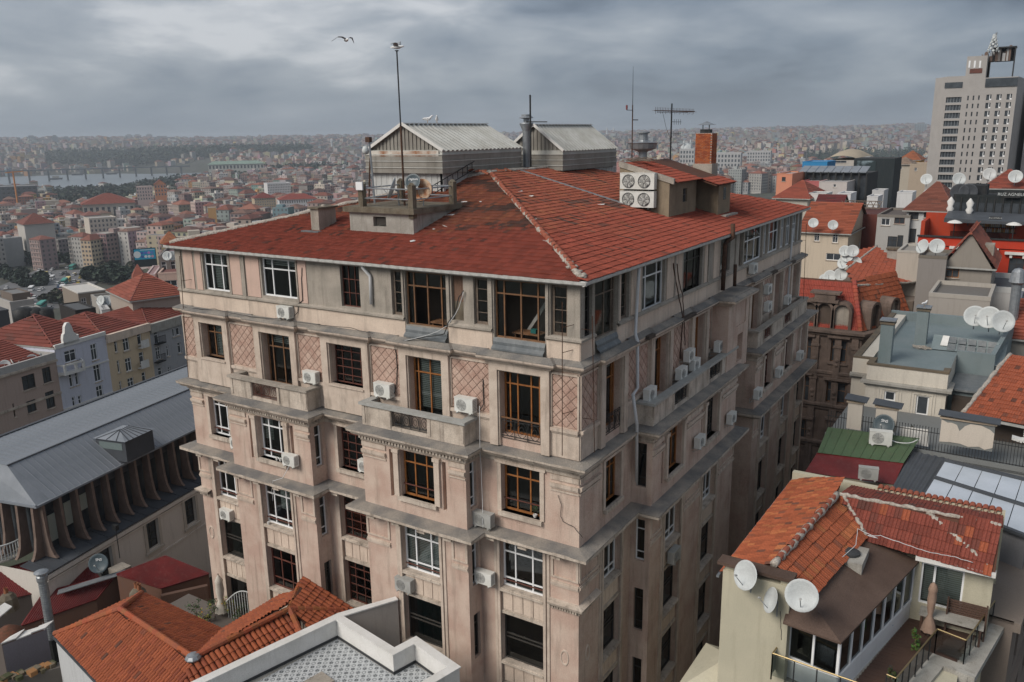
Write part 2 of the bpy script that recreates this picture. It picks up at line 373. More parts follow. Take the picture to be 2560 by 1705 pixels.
# cream parapet band under the attic windows, broken at the two wide windows
for F,parts in ((FL,((XL,-22.9),(-20.55,-18.35),(-15.8,XC))),(FR,((YC,28.68),(30.75,YR)))):
 for a,b in parts: MB(F).box(a,-.03,25.36,b,.02,26.28).build('parapet_band',K['cream'],bld)
for a,b in ((-37.7,-36.95),(-36.75,-36.3),(-34.1,-33.3),(-32.9,-31.95),(-29.3,-28.75)):
 MB(FL).box(a,-.035,26.42,b,.02,28.5).build('painted_panel',K['paint_pink'],bld)
for a,b in ((-38.3,-37.85),(-34.2,-34.05),(-33.25,-32.98),(-29.4,-29.32),(-23.0,-22.9),(-20.6,-20.45),(-18.5,-18.32),(-15.83,-15.7)):
 MB(FL).box(a,-.07,26.36,b,.02,28.55).build('pilaster',K['cement'],bld)
for a,b in ((30.8,31.05),(32.1,33.1),(36.1,38.0),(41.2,41.6),(42.6,43.6)):
 MB(FR).box(a,-.035,26.42,b,.02,28.5).build('painted_panel',K['cream'],bld)
for a,b in ((30.72,30.85),(36.95,37.1),(41.7,41.85),(46.2,46.8)): MB(FR).box(a,-.07,26.36,b,.02,28.55).build('pilaster',K['cement'],bld)
# interior: dark rooms behind the glass
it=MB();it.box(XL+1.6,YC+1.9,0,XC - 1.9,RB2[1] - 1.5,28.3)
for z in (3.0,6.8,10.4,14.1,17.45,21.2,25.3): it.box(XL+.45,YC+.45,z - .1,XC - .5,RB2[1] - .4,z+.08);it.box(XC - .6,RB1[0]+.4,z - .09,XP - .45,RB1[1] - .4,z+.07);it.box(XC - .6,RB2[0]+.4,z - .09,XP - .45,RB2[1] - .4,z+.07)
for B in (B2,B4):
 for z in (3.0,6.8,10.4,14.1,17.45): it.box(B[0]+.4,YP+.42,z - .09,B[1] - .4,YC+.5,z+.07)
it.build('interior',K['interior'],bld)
# ---- cornices: mouldings swept round the whole plan
def simp(path): return path
c3=[(0,17.02),(.10,17.06),(.14,17.2),(.5,17.24),(.62,17.33),(.66,17.35),(.66,17.5),(0,17.58)]
MB().sweep(PATH,c3[:7],jit=.012,step=.6).build('cornice',K['stone'],bld)
MB().sweep(PATH,[(.665,17.475),(.66,17.52),(0,17.62)],jit=.01,step=.6).build('cornice_top',K['ledge'],bld)
c2=[(0,20.62),(.05,20.66),(.05,20.78),(.12,20.84),(.12,20.96),(.34,21.0),(.42,21.12),(.5,21.16),(.52,21.28),(0,21.36)]
MB().sweep(PATH,c2[:9],jit=.012,step=.6).build('cornice',K['stone'],bld)
MB().sweep(PATH,[(.525,21.265),(.52,21.3),(0,21.38)],jit=.01,step=.6).build('cornice_top',K['ledge'],bld)
for q in ((B2[0],YP,21.3,B2[1],YC,21.385),(B4[0],YP,21.3,B4[1],YC,21.385),(XC,RB1[0],21.3,XP,RB1[1],21.385),(XC,RB2[0],21.3,XP,RB2[1],21.385),(-16.2,RB1[1],21.0,XC,RB2[0],21.3)): MB().box(*q).build('balcony_floor',K['ledge'],bld)
dn=MB()         # dentils under the bays' upper cornice and blocks under the lower one
def dent(mb,a,b,n,sz,o,z0,z1):
 a=Vector(a);b=Vector(b);d=(b - a).normalized();nn=Vector((d.y,-d.x))
 L_=(b - a).length;k=int(L_/n)
 for i in range(k):
  p=a+d*(L_*(i+.5)/k);q=p+nn*o
  mb.extr([(*(p - d*sz/2),z0),(*(p+d*sz/2),z0),(*(q+d*sz/2),z0),(*(q - d*sz/2),z0)],(0,0,z1 - z0))
for a,b in (((B2[0],YP),(B2[1],YP)),((B4[0],YP),(B4[1],YP)),((B2[1],YP),(B2[1],YC)),((B4[1],YP),(B4[1],YC)),((XP,RB1[0]),(XP,RB1[1]))): dent(dn,a,b,.17,.09,.26,20.84,20.99)
for a,b in zip(PATH[1:13],PATH[2:14]): dent(dn,a,b,1.25,.42,.52,17.13,17.235)
dn.build('dentils',K['stone'],bld,kind='stuff')
# c1: ledge over the diamond-tile storey, stepping forward over every window
def stepped(rows,a,b,axis,base,o):
 pts=[]
 for (w0,w1,_) in rows:
  for u,dd in ((w0 - .52,0),(w0 - .52,o),(w1+.5,o),(w1+.5,0)): pts.append((u,dd))
 pts=[(a,0)]+[p for p in pts if a<p[0]<b]+[(b,0)]
 return [(u,base - dd) if axis=='x' else (base+dd,u) for u,dd in pts]
P1=[(XL,34)]+stepped(LA,XL,XC,'x',YC,.2)+stepped(RA[:3],YC,42.6,'y',XC,.2)[1:]+[(XP+.1,42.6),(XP+.1,46.2),(XC,46.2)]+stepped(RA[3:],46.2,YR,'y',XC,.2)[1:]
MB().sweep(P1,[(0,24.98),(.06,25.02),(.10,25.12),(.28,25.18),(.33,25.25),(.34,25.33)],jit=.012,step=.7).build('cornice',K['mould'],bld)
MB().sweep(P1,[(.345,25.325),(.34,25.36),(0,25.52)],jit=.012,step=.7).build('cornice_top',K['ledge'],bld)
# attic sill course
for a,b in ((XL,-22.9),(-20.55,-18.33),(-15.82,XC)): MB().sweep([(a,YC),(b,YC)] if b !=XC else [(a,YC),(XC,YC),(XC,28.66)],[(0,26.18),(.06,26.22),(.13,26.26),(.13,26.34),(0,26.40)],jit=.006,step=.8).build('sill_course',K['cement'],bld)
MB().sweep([(XC,30.75),(XC,YR)],[(0,26.18),(.06,26.22),(.13,26.26),(.13,26.34),(0,26.40)],jit=.006,step=.8).build('sill_course',K['cement'],bld)
# lead aprons under the wide attic windows
for F,a,b in ((FL,-22.85,-20.6),(FL,-18.28,-15.85),(FR,28.72,30.7)):
 MB(F).add([(a,-.02,26.02),(b,-.02,26.02),(b,-.10,25.86),(a,-.10,25.86),(b,-.10,25.74),(a,-.10,25.74),(b,-.24,25.62),(a,-.24,25.62),(b,-.24,25.54),(a,-.24,25.54)],
    [(0,1,2,3),(3,2,4,5),(5,4,6,7),(7,6,8,9)]).build('lead_apron',K['lead'],bld)
# window surrounds + sill course + diamond tiles of the upper storey
for F,rows,top in ((FL,LA,24.66),(FR,RA,24.85)):
 for (a,b,z) in rows:
  m=MB(F);m.box(a - .46,-.2,21.42,a - .06,.0,25.05);m.box(b+.06,-.2,21.42,b+.44,.0,25.05);m.box(a - .06,-.2,top+.05,b+.06,.0,25.05)
  m.box(a - .07,-.12,21.42,a+.0,.0,top+.05);m.box(b - .0,-.12,21.42,b+.07,.0,top+.05);m.box(a,-.12,top,b,0,top+.05)
  m.box(a - .52,-.235,25.0,b+.5,0,25.06)
  if z>21.95: m.box(a - .06,-.2,21.42,b+.06,0,z - .08);m.box(a - .1,-.26,z - .08,b+.1,.3,z)
  m.build('window_surround',K['mould'],bld)
def gaps(rows,a,b):
 e_=[a]+[v for r_ in rows for v in (r_[0] - .46,r_[1]+.44)]+[b]
 return [(e_[i],e_[i+1]) for i in range(0,len(e_),2) if e_[i+1] - e_[i]>.3]
def clip(poly,a,b,c,e_):
 for ax,s_,lim in ((0,1,a),(0,-1,b),(1,1,c),(1,-1,e_)):
  o=[]
  for i,p in enumerate(poly):
   q=poly[(i+1) % len(poly)];dp=s_*(p[ax] - lim);dq=s_*(q[ax] - lim)
   if dp>=0: o.append(p)
   if dp*dq<0: t=dp/(dp - dq);o.append((p[0]+t*(q[0] - p[0]),p[1]+t*(q[1] - p[1])))
  poly=o
  if len(poly)<3: return None
 return poly
GL=gaps(LA,XL,XC);GR=[g for g in gaps(RA,YC,YR)]
DS=.225
rest=MB()
nt_=0
for F,gs in ((FL,GL),(FR,GR)):
 for a,b in gs:
  if F is FR and 42.3<a<46: b=min(b,49.0)
  if F is FR and a<42 and b>43: b=42.6
  pan=MB(F);pan.box(a+.03,-.018,22.72,b - .03,.004,24.88);pan=pan.build('tile_panel',K['groove'],bld)
  fm_=MB(F)
  for q in ((a,a+.07),(b - .07,b)): fm_.box(q[0],-.075,22.7,q[1],0,24.9)
  fm_.box(a+.07,-.075,24.86,b - .07,0,24.95);fm_.build('panel_moulding',K['mould'],pan)
  s_=MB(F);s_.box(a+.01,-.16,22.52,b - .01,0,22.66);s_.box(a+.04,-.10,22.44,b - .04,0,22.52);s_.box(a+.0,-.05,21.42,b - .0,0,22.44)
  s_.build('sill_course',K['mould'],bld)
  n_u=int((b - a)/DS)+3;n_z=int(2.3/DS)+3
  for i in range(-1,n_u):
   for j in range(-1,n_z):
    if (i+j) % 2: continue
    cu,cz=a+i*DS,22.7+j*DS;k=DS - .02
    pl=clip([(cu,cz - k),(cu+k,cz),(cu,cz+k),(cu - k,cz)],a+.075,b - .075,22.72,24.85)
    if not pl: continue
    ar=abs(sum(pl[t][0]*pl[(t+1) % len(pl)][1] - pl[(t+1) % len(pl)][0]*pl[t][1] for t in range(len(pl))))/2
    if ar<.006: continue
    dd=rnd.uniform(.024,.036);ce=(sum(p[0] for p in pl)/len(pl),sum(p[1] for p in pl)/len(pl));cr=.86
    def put(mb):
     n_=len(pl);out_=[(p[0],-.018,p[1]) for p in pl];inn=[(ce[0]+(p[0] - ce[0])*cr,-dd,ce[1]+(p[1] - ce[1])*cr) for p in pl]
     mb.add(out_+inn,[tuple(range(n_,2*n_))]+[(t,(t+1) % n_,n_+(t+1) % n_,n_+t) for t in range(n_)])
    if F is FL and ar>.05 and nt_<300: q=MB(F);put(q);q.build('tile',K['tilepink'],pan);nt_+=1
    else: rest.F=F;put(rest)
rest.build('tiles',K['tilepink'],bld,kind='stuff')
# ---- windows
def lw(F,a,b,z0,z1,d,st,**k):
 q=dict(st);q.update(k);return win(bld,F,a,b,z0,z1,d,**q)
CB={0: None,1: None,3: (.02,.98,0)}
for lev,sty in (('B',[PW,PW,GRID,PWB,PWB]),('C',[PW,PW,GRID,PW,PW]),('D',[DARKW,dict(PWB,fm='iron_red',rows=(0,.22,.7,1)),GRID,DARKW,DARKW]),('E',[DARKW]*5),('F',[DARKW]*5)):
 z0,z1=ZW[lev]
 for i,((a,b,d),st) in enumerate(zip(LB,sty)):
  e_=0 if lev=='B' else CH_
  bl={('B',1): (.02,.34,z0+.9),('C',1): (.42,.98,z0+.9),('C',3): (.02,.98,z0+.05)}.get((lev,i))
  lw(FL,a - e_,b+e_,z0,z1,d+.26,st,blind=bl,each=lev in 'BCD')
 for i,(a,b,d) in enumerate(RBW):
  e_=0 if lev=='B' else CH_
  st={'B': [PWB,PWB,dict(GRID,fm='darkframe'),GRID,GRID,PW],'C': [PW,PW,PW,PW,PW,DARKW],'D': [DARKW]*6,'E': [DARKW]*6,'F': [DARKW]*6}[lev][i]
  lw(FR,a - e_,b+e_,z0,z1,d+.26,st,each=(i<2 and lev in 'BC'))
for i,(a,b,z) in enumerate(LA):
 st=[dict(PWB,fm='wood_old'),dict(PWB,fm='wood_old',cols=(0,.18,.55,.9,1)),GRID,dict(PWB,cols=(0,.14,.5,.86,1)),dict(PWB,cols=(0,.14,.33,.66,.86,1),rows=(0,.78,1))][i]
 lw(FL,a,b,z,24.66,.28,st,blind={0: (.3,.98,z+.1),1: (.05,.95,24.1),3: (.15,.95,z+.35)}.get(i))
for i,(a,b,z) in enumerate(RA): lw(FR,a,b,z,24.85,.28,dict(PWB,cols=(0,.14,.5,.86,1),fm='wood' if i<3 else 'wood_old'),each=i<3,blind=(.05,.95,24.4) if i<2 else None)
SLIT=dict(cols=(0,1),rows=(0,.25,.5,.75,1),fm='wood_grey',fw=.11,bw=.02)
AT=[dict(PW,rows=(0,.68,1),blind=(.3,.7,26.6)),dict(PW,cols=(0,.27,.73,1),rows=(0,.72,1),blind=(.02,.98,28.05)),dict(cols=(0,.33,.66,1),rows=(0,.33,.66,1),fm='iron_red',fw=.04,bw=.03,glass='glass_dark'),
  SLIT,dict(cols=(0,.17,.5,.83,1),rows=(0,.73,1),fm='wood_old',fw=.06,bw=.06,hide=((1,0),(2,0))),None,SLIT,dict(cols=(0,.17,.5,.83,1),rows=(0,.76,1),fm='wood_old',fw=.06,bw=.06,hide=((1,0),(2,0))),SLIT]
for (a,b,z),st in zip(LT,AT):
 if st: lw(FL,a,b,z,28.4,.14,st)
q=MB(FL)      # the window bricked up
bw_=q.box(-20.37,.16,26.5,-19.77,.24,28.4).build('brick_infill',K['concrete_dark'],bld)
br=MB();br.box(-.095,0,0,.095,.02,.058);brm=br.mesh('brick',K['brick'])
att=brm.attributes.new('Col','FLOAT_COLOR','FACE');att.data.foreach_set('color',[.2,.12,.085,1]*len(brm.polygons))
for r_ in range(16):
 for c_ in range(3):
  o=link('brick',brm,bw_);o.matrix_basis=FL @ Matrix.Translation((-20.27+c_*.2+(.05 if r_ % 2 else 0) - .02,.143+rnd.uniform(-.008,.01),27.3+r_*.068));
AR=[dict(SLIT,fm='darkframe',glass='glass_dark'),dict(cols=(0,.1,.55,.9,1),rows=(0,.74,1),fm='wood_grey',fw=.05,bw=.05),SLIT,dict(PW,cols=(0,.25,.75,1),rows=(0,.72,1)),dict(cols=(0,.35,.7,1),rows=(0,.75,1),fm='darkframe',fw=.05,bw=.05),
  dict(SLIT,fm='darkframe'),dict(SLIT,fm='wood_grey')]+[dict(PW,cols=(0,.3,.65,1),rows=(0,.65,1))]*7
for (a,b,z),st in zip(RT,AR): lw(FR,a,b,z,28.4,.14,st,each=a<42)
for X in (B2[1],B4[1]):
 F=fr(X,0,R(90))
 for i,(a,b) in enumerate(NARROW): win(bld,F,YP+.3,YP+.78,a,b,.14,(0,1),(0,.2,.75,1),'upvc' if i<2 else 'darkframe',each=False,glass='glass_dark')
for i,(a,b) in enumerate(NARROW): win(bld,fr(0,RB1[0]),XC+.22,XC+.7,a,b,.14,(0,1),(0,.2,.75,1),'upvc' if i in (1,) else 'darkframe',each=False,glass='glass_dark')
# ---- sills, spandrels with square panels, jamb mouldings, pilaster bands
sq={}
for F,rows in ((FL,LB),(FR,RBW)):
 for i,(a,b,d) in enumerate(rows):
  MB(F).box(a - .12,d - .16,18.22,b+.12,d+.3,18.4).build('window_sill',K['stone'],bld)
  a2,b2=a - CH_,b+CH_
  for z in (14.72,11.1,7.4,3.6):
   if F is FR and i>2 and z<10: continue
   m=MB(F);m.box(a2,d+.10,z - 1.16,b2,d+.34,z - .14);m.box(a2,d - .06,z - .17,b2,d+.34,z - .0);m.box(a2,d - .12,z - .12,b2,d+.1,z - .04);m.box(a2,d+.02,z - 1.28,b2,d+.34,z - 1.14)
   sp=m.build('spandrel',K['stone'],bld)
   w_=(b2 - a2 - .1)/4
   for k in range(4): MB(F).box(a2+.07+k*w_,d+.06,z - 1.06,a2+.03+(k+1)*w_,d+.11,z - .24).build('panel',K['cream'],sp)
  for u in (a2 - .30,a2 - .13,b2+.0,b2+.17):
   MB(F).box(u,d - (.09 if u in (a2 - .13,b2) else .05),.4,u+.13,d+.02,17.0).build('jamb_moulding',K['mould'],bld)
  if d==0: m=MB(F);m.box(a - .28,d - .1,20.6,b+.28,d,20.72);m.box(a - .2,d - .06,18.4,a,d,20.6);m.box(b,d - .06,18.4,b+.2,d,20.6);m.build('window_surround',K['mould'],bld)
  else:
   for q0,q1 in ((a - .32,a - .04),(b+.04,b+.32)): m=MB(F);m.box(q0,d - .12,18.4,q1,d,20.46);m.box(q0 - .05,d - .16,20.45,q1+.05,d,20.62);m.build('jamb_pilaster',K['mould'],bld)
# wide pilasters: capital bands under the ledge, stepped mouldings
def pil(F,a,b,d,wrap=()):
 m=MB(F)
 for z0,z1,o in ((15.62,15.7,.05),(15.7,15.8,.09),(15.8,15.86,.05),(16.02,16.08,.06),(16.95,17.03,.06)): m.box(a,d - o,z0,b,d,z1)
 if b - a>.6:
  for q0,q1 in ((a,a+.12),(b - .12,b)): m.box(q0,d - .05,16.08,q1,d,16.95)
 m.build('pilaster_capital',K['mould'],bld)
 m=MB(F)
 for z0,z1,o in ((19.9,19.97,.05),(20.05,20.12,.08),(20.12,20.26,.12),(20.4,20.62,.06)): m.box(a,d - o,z0,b,d,z1)
 m.build('pilaster_capital',K['mould'],bld)
for a,b,d in ((XL,-37.3,0),(-34.85,B2[0]+0,0),(B2[0],-32.75,-PD),(-29.25,B2[1],-PD),(B4[0],-23.55,-PD),(-20.05,B4[1],-PD),(-15.65,XC,0)): pil(FL,a,b,d)
for a,b,d in ((YC,29.3,0),(RB1[0],33.85,-.97),(36.7,39.05,-.97),(41.9,RB1[1],-.97),(RB2[0],49.5,-.97),(52.3,54.3,-.97)): pil(FR,a,b,d)
# dentilled ledges low on the corner pilasters
def cap_ledge(path):
 MB().sweep(path,[(0,14.5),(.05,14.55),(.07,14.75),(.26,14.8),(.30,14.92),(0,15.0)],jit=.006,step=.5).build('pilaster_ledge',K['stone'],bld)
 m=MB()
 for a,b in zip(path,path[1:]): dent(m,a,b,.12,.07,.17,14.62,14.76)
 m.build('dentils',K['stone'],bld,kind='stuff')
cap_ledge([(-15.7,YC),(XC,YC),(XC,29.1)]);cap_ledge([(XL,29),(XL,YC),(-37.45,YC)])
for u,d in ((-15.0,0),(-37.85,0),(28.3,'r')):
 F=FR if d=='r' else FL;m=MB(F);pr=[(.26,0),(.24,.035),(.2,.035),(.18,0)]
 m.add([(u+r_*math.cos(t)*.8,-h_,12.3+r_*1.55*math.sin(t)) for r_,h_ in pr for t in [2*math.pi*k/20 for k in range(20)]],
   [(i*20+k,i*20+(k+1) % 20,(i+1)*20+(k+1) % 20,(i+1)*20+k) for i in range(3) for k in range(20)]).build('oval_relief',K['mould'],bld)
# ---- balconies
def grille(F,a,b,z0,z1,d,m_='iron_black',parent=None):
 g=MB(F)
 for z in (z0,z0+.1,z1 - .08,z1): g.bar((a,d,z),(b,d,z),.022)
 n=max(3,int((b - a)/.5));zc_=(z0+z1)/2;hh=(z1 - z0 - .2)/2
 for i in range(n+1): u=a+(b - a)*i/n;g.bar((u,d,z0),(u,d,z1),.022);g.bar((u+.07,d,z0),(u+.07,d,z1),.014) if i<n else None
 for i in range(n):
  u=a+(b - a)*(i+.57)/n;w_=(b - a)/n*.36
  for rr_ in (1,.5): g.tube([(u+w_*rr_*math.cos(t),d,zc_+hh*rr_*math.sin(t)) for t in [2*math.pi*k/14 for k in range(15)]],.012,4,cap=False)
  for s_ in (-1,1): g.tube([(u+s_*w_*(.3+.7*math.cos(t)),d,zc_+hh*.9*math.sin(t)) for t in [-1.6+k*.4 for k in range(9)]],.01,4,cap=False)
 return g.build('iron_grille',K[m_],parent or bld)
def balcony(F,a,b,d,gaps_,cop,ends=True,gm='iron_black',side=.97):
 solid=[a]+[v for g in gaps_ for v in g]+[b]
 m=MB(F)
 for i in range(0,len(solid),2): m.box(solid[i],d,21.39,solid[i+1],d+.24,22.34);
 for i in range(0,len(solid),2):
  for u in (solid[i]+.03,solid[i+1] - .19): m.box(u,d - .03,21.5,u+.16,d,22.3)
 for u in ((a,a+.24),(b - .24,b)): m.box(u[0],d+.24,21.39,u[1],d+side,22.34)
 for g in gaps_: m.box(g[0],d+.02,21.39,g[1],d+.2,21.56)
 bb=m.build('balcony_parapet',K['stone'],bld)
 q=MB(F);q.box(a - .1,d - .1,22.34,b+.1,d+.3,22.46);q.box(a - .1,d+.3,22.34,a+.3,d+side,22.46);q.box(b - .3,d+.3,22.34,b+.1,d+side,22.46)
 q.build('coping',K[cop],bb)
 for g in gaps_: grille(F,g[0],g[1],21.58,22.3,d+.1,gm,bb)
balcony(FL,B2[0]+.25,B2[1] - .05,-PD+.05,[(-32.2,-30.4)],'cement',gm='iron_red')
balcony(FL,B4[0]+.05,B4[1] - .05,-PD+.05,[(-23.2,-21.2)],'ac_grey')
balcony(FR,RB1[0]+.1,RB1[1] - .2,-.92,[(35.2,37.0),(40.0,41.9)],'ac_grey')
balcony(FR,RB2[0]+.15,60.6,-.92,[(49.9,51.6),(54.6,56.4)],'cement',gm='iron_red')
grille(FL,-17.95,-16.1,21.78,22.62,-.05);grille(FR,29.5,31.1,21.78,22.62,-.05)
MB(FL).bar((-17.98,-.05,22.66),(-16.07,-.05,22.66),.05).build('handrail',K['wood_old'],bld)
for i,(F,a,b,d,z) in enumerate([(FL,*LB[3][:2],-PD,18.95),(FL,*LB[4][:2],0,18.95),(FL,*LB[0][:2],0,18.75),(FL,*LB[1][:2],-PD,18.8),(FL,LB[0][0],LB[0][1],0,15.05),(FL,*LB[1][:2],-PD,15.05),(FL,*LB[3][:2],-PD,15.0),(FL,*LB[4][:2],0,15.05)]):
 MB(F).bar((a - .1,d+.18,z),(b+.1,d+.18,z),.04).build('window_rail',K['iron_red'],bld)
# arched block closing the light well
nb=MB();nb.F=fr(XP,0,R(90));wall_grid(nb,42.6,46.2,21.1,25.35,[(44.35,45.3,21.5,23.1,.5),(44.0,45.7,23.6,24.9,.06)])
nb.add([(44.35+.475+.475*math.cos(t),0,23.1+.475*math.sin(t)) for t in [math.pi*k/8 for k in range(9)]]+[(45.3,.02,23.58),(44.35,.02,23.58)],[(0,1,2,3,4,9),(4,5,6,7,8,10)])
nb.quad((44.0,.06,23.6),(45.7,.06,23.6),(45.7,.06,24.9),(44.0,.06,24.9));nb.quad((44.35,.5,21.5),(45.3,.5,21.5),(45.3,.5,23.1),(44.35,.5,23.1))
nb.F=None;nb.quad((XC,42.6,21.1),(XP,42.6,21.1),(XP,42.6,25.35),(XC,42.6,25.35));nb.quad((XC,46.2,21.1),(XP,46.2,21.1),(XP,46.2,25.35),(XC,46.2,25.35));nb.quad((XC,42.6,25.3),(XP,42.6,25.3),(XP,46.2,25.3),(XC,46.2,25.3))
nb.build('stair_block',K['pink'],bld)
MB().box(XC - .1,42.55,25.36,XP+.2,46.25,25.5).build('stair_block_cap',K['ledge'],bld)
# ------------------------------------------------------------------ tiled roofs
def np_mesh(name,V,Q,col,m,smooth=False):
 me=bpy.data.meshes.new(name);V=np.asarray(V,np.float32);Q=np.asarray(Q,np.int32);k=Q.shape[1]
 me.vertices.add(len(V));me.vertices.foreach_set('co',V.ravel());me.loops.add(Q.size);me.loops.foreach_set('vertex_index',Q.ravel())
 me.polygons.add(len(Q));me.polygons.foreach_set('loop_start',np.arange(0,Q.size,k,dtype=np.int32));me.update(calc_edges=True)
 if col is not None:
  at=me.attributes.new('Col','FLOAT_COLOR','FACE');c=np.ones((len(Q),4),np.float32);c[:,:3]=col;at.data.foreach_set('color',c.ravel())
 me.materials.append(m)
 me.polygons.foreach_set('use_smooth',np.full(len(Q),smooth,bool))
 return me
def tile_shape(kind,w,h):
 if kind=='flat': xs=[0,.06,.14,.30,.46,.54,.62,.80,1];zs=[.012,.034,.012,.004,.012,.034,.012,.004,.012]
 else:
  xs=[.5 - .5*math.cos(math.pi*k/6) for k in range(7)];zs=[.46*w*math.sin(math.pi*k/6) for k in range(7)]
 n=len(xs);up,lo=(.0,.042) if kind=='flat' else (0,.03);k2=1 if kind=='flat' else .86
 V=[(x*w,-.05,z+lo) for x,z in zip(xs,zs)]+[((.5+(x - .5)*k2)*w,h,z*(1 if kind=='flat' else .85)+up) for x,z in zip(xs,zs)]+[(x*w,-.05,(z+lo - .03) if kind=='flat' else z+lo - .028) for x,z in zip(xs,zs)]
 Q=[(i,i+1,n+i+1,n+i) for i in range(n - 1)]+[(i,i+1,2*n+i+1,2*n+i) for i in range(n - 1)]
 return np.array(V),np.array(Q)
def tiles(parent,O,ux,up,nu,nv,test,colf,w=.24,h=.385,kind='flat',nind=300,jit=1.0):
 O=Vector(O);ux=Vector(ux).normalized();up=Vector(up).normalized();nn=ux.cross(up).normalized()
 if nn.z<0: nn=-nn
 V0,Q0=tile_shape(kind,w,h);B=np.array([ux,up,nn]);rr=random.Random(int(abs(O.x*91+O.y*7)))
 T=[]
 for j in range(nv):
  sag=.012*math.sin(j*1.7)
  for i in range(nu):
   u,v=i*w,j*h
   if not test(u+w/2,v+h/2): continue
   p=O+ux*(u+rr.uniform(-.008,.008)*jit)+up*(v+rr.uniform(-.012,.012)*jit+sag)+nn*rr.uniform(0,.012)*jit
   T.append(((p - CAM).length,p,colf(u+w/2,v+h/2,rr),rr.uniform(-.02,.02)*jit,rr.uniform(-.012,.02)*jit))
 T.sort(key=lambda t: t[0]);ind,restt=T[:nind],T[nind:]
 if ind:
  var=[]
  for k in range(10):
   col=ind[(k*37) % len(ind)][2];me=np_mesh('tile',V0,Q0,np.tile(col,(len(Q0),1)),K['tile']);var.append((col,me))
  for d,p,col,rz,rx in ind:
   me=min(var,key=lambda q: sum((a - b)**2 for a,b in zip(q[0],col)))[1]
   Rm=Matrix((ux,up,nn)).transposed() @ Matrix.Rotation(rz,3,'Z') @ Matrix.Rotation(rx,3,'X')
   o=link('tile',me,parent);o.matrix_basis=Matrix.Translation(p) @ Rm.to_4x4()
 if restt:
  P=np.array([t[1] for t in restt]);cz=np.array([t[3] for t in restt])
  VX=np.repeat(V0[None],len(restt),0).copy();VX[:,:,0] -=V0[None,:,1]*cz[:,None];VX[:,:,2]+=V0[None,:,1]*np.array([t[4] for t in restt])[:,None]
  VV=(VX @ B+P[:,None,:]).reshape(-1,3);QQ=(Q0[None]+(np.arange(len(restt))*len(V0))[:,None,None]).reshape(-1,4)
  CC=np.repeat(np.array([t[2] for t in restt]),len(Q0),0)
  link('tiles',np_mesh('tiles',VV,QQ,CC,K['tile']),parent,kind='stuff')
def mixc(a,b,t): return tuple(x+(y - x)*t for x,y in zip(a,b))
RED,ORG,DRK=(.255,.060,.038),(.28,.10,.05),(.06,.042,.035)
def col_main(u0,v0,amt):
 def f(u,v,rr):
  n=mnoise.noise((u*.16+u0,v*.35+v0,3.1));n2=mnoise.noise((u*.5+9+u0,v*.9+v0,7.7))
  old=min(1,max(0,(v - 3.2)/2.5+n*1.3))*amt;c=mixc(RED,(.22,.078,.045),old*.8)
  if rr.random()<.3*old: c=mixc(c,ORG,rr.uniform(.3,1))
  dk=max(0,n2 - .18)*2.6*old+max(0,n - .3)*old
  if rr.random()<dk*1.6: c=mixc(c,DRK,rr.uniform(.55,.95))
  elif rr.random()<.05*(amt+.3): c=mixc(c,DRK,.6)
  k=rr.uniform(.8,1.16);return tuple(x*k for x in c)
 return f
EZ,SL=28.66,.265
X0r,X1r,Y0r,Y1r=-38.62,-13.99,27.13,61.9
HW=(X1r - X0r)/2;XR=(X0r+X1r)/2;AZ=EZ+SL*HW;CS=math.sqrt(1+SL*SL)
A1,A2=(XR,Y0r+HW,AZ),(XR,Y1r - HW,AZ)
cn=[(X0r,Y0r,EZ),(X1r,Y0r,EZ),(X1r,Y1r,EZ),(X0r,Y1r,EZ)]
rf=MB();rf.poly([cn[0],cn[1],A1]);rf.poly([cn[1],cn[2],A2,A1]);rf.poly([cn[2],cn[3],A2]);rf.poly([cn[3],cn[0],A1,A2]);rf.add([(X0r,Y0r,EZ - .1),(X1r,Y0r,EZ - .1),(X1r,Y1r,EZ - .1),(X0r,Y1r,EZ - .1)],[(0,1,2,3)])
roof=rf.build('roof',K['deck'],bld)
up1=(0,1/CS,SL/CS);up2=(-1/CS,0,SL/CS)
W1=X1r - X0r
tiles(roof,(X0r,Y0r - .05,EZ+.02),(1,0,0),up1,int(W1/.24),int(HW*CS/.385)+1,lambda u,v: v/CS<u+.1 and v/CS<W1 - u+.1,col_main(0,0,1.0),nind=230)
W2=Y1r - Y0r
tiles(roof,(X1r+.05,Y0r,EZ+.02),(0,1,0),up2,int(W2/.24),int(HW*CS/.385)+1,lambda u,v: v/CS<u+.1 and v/CS<W2 - u+.1,col_main(40,5,.55),nind=70)
# far (left) slope: kept plain, seen only along its hip
def lumpy(mb,a,b,r,n,seed,flat=.6):
 rr=random.Random(seed);a=Vector(a);b=Vector(b);ps=[];rs=[]
 for i in range(n+1):
  p=a.lerp(b,i/n);ps.append(p+Vector((rr.uniform(-.03,.03),rr.uniform(-.03,.03),rr.uniform(-.02,.02))));rs.append(r*rr.uniform(.75,1.25))
 mb.tube(ps,rs,8)
h1=MB();lumpy(h1,Vector(cn[1])+Vector((-.35,.35,.13)),Vector(A1)+Vector((0,0,.05)),.13,46,3);h1.build('hip_mortar',K['mortar'],roof,smooth=True)
h2=MB();lumpy(h2,Vector(cn[0])+Vector((.2,.2,.1)),Vector(A1)+Vector((0,0,.05)),.15,46,4);h2.build('hip_mortar',K['mortar'],roof,smooth=True)
ht=(MB().lathe([(.105,0),(.12,.02),(.12,.2),(.105,.37),(.09,.38)],n=10)).mesh('hip_tile',K['tile']);ha=ht.attributes.new('Col','FLOAT_COLOR','FACE');ha.data.foreach_set('color',[.33,.10,.06,1]*len(ht.polygons))
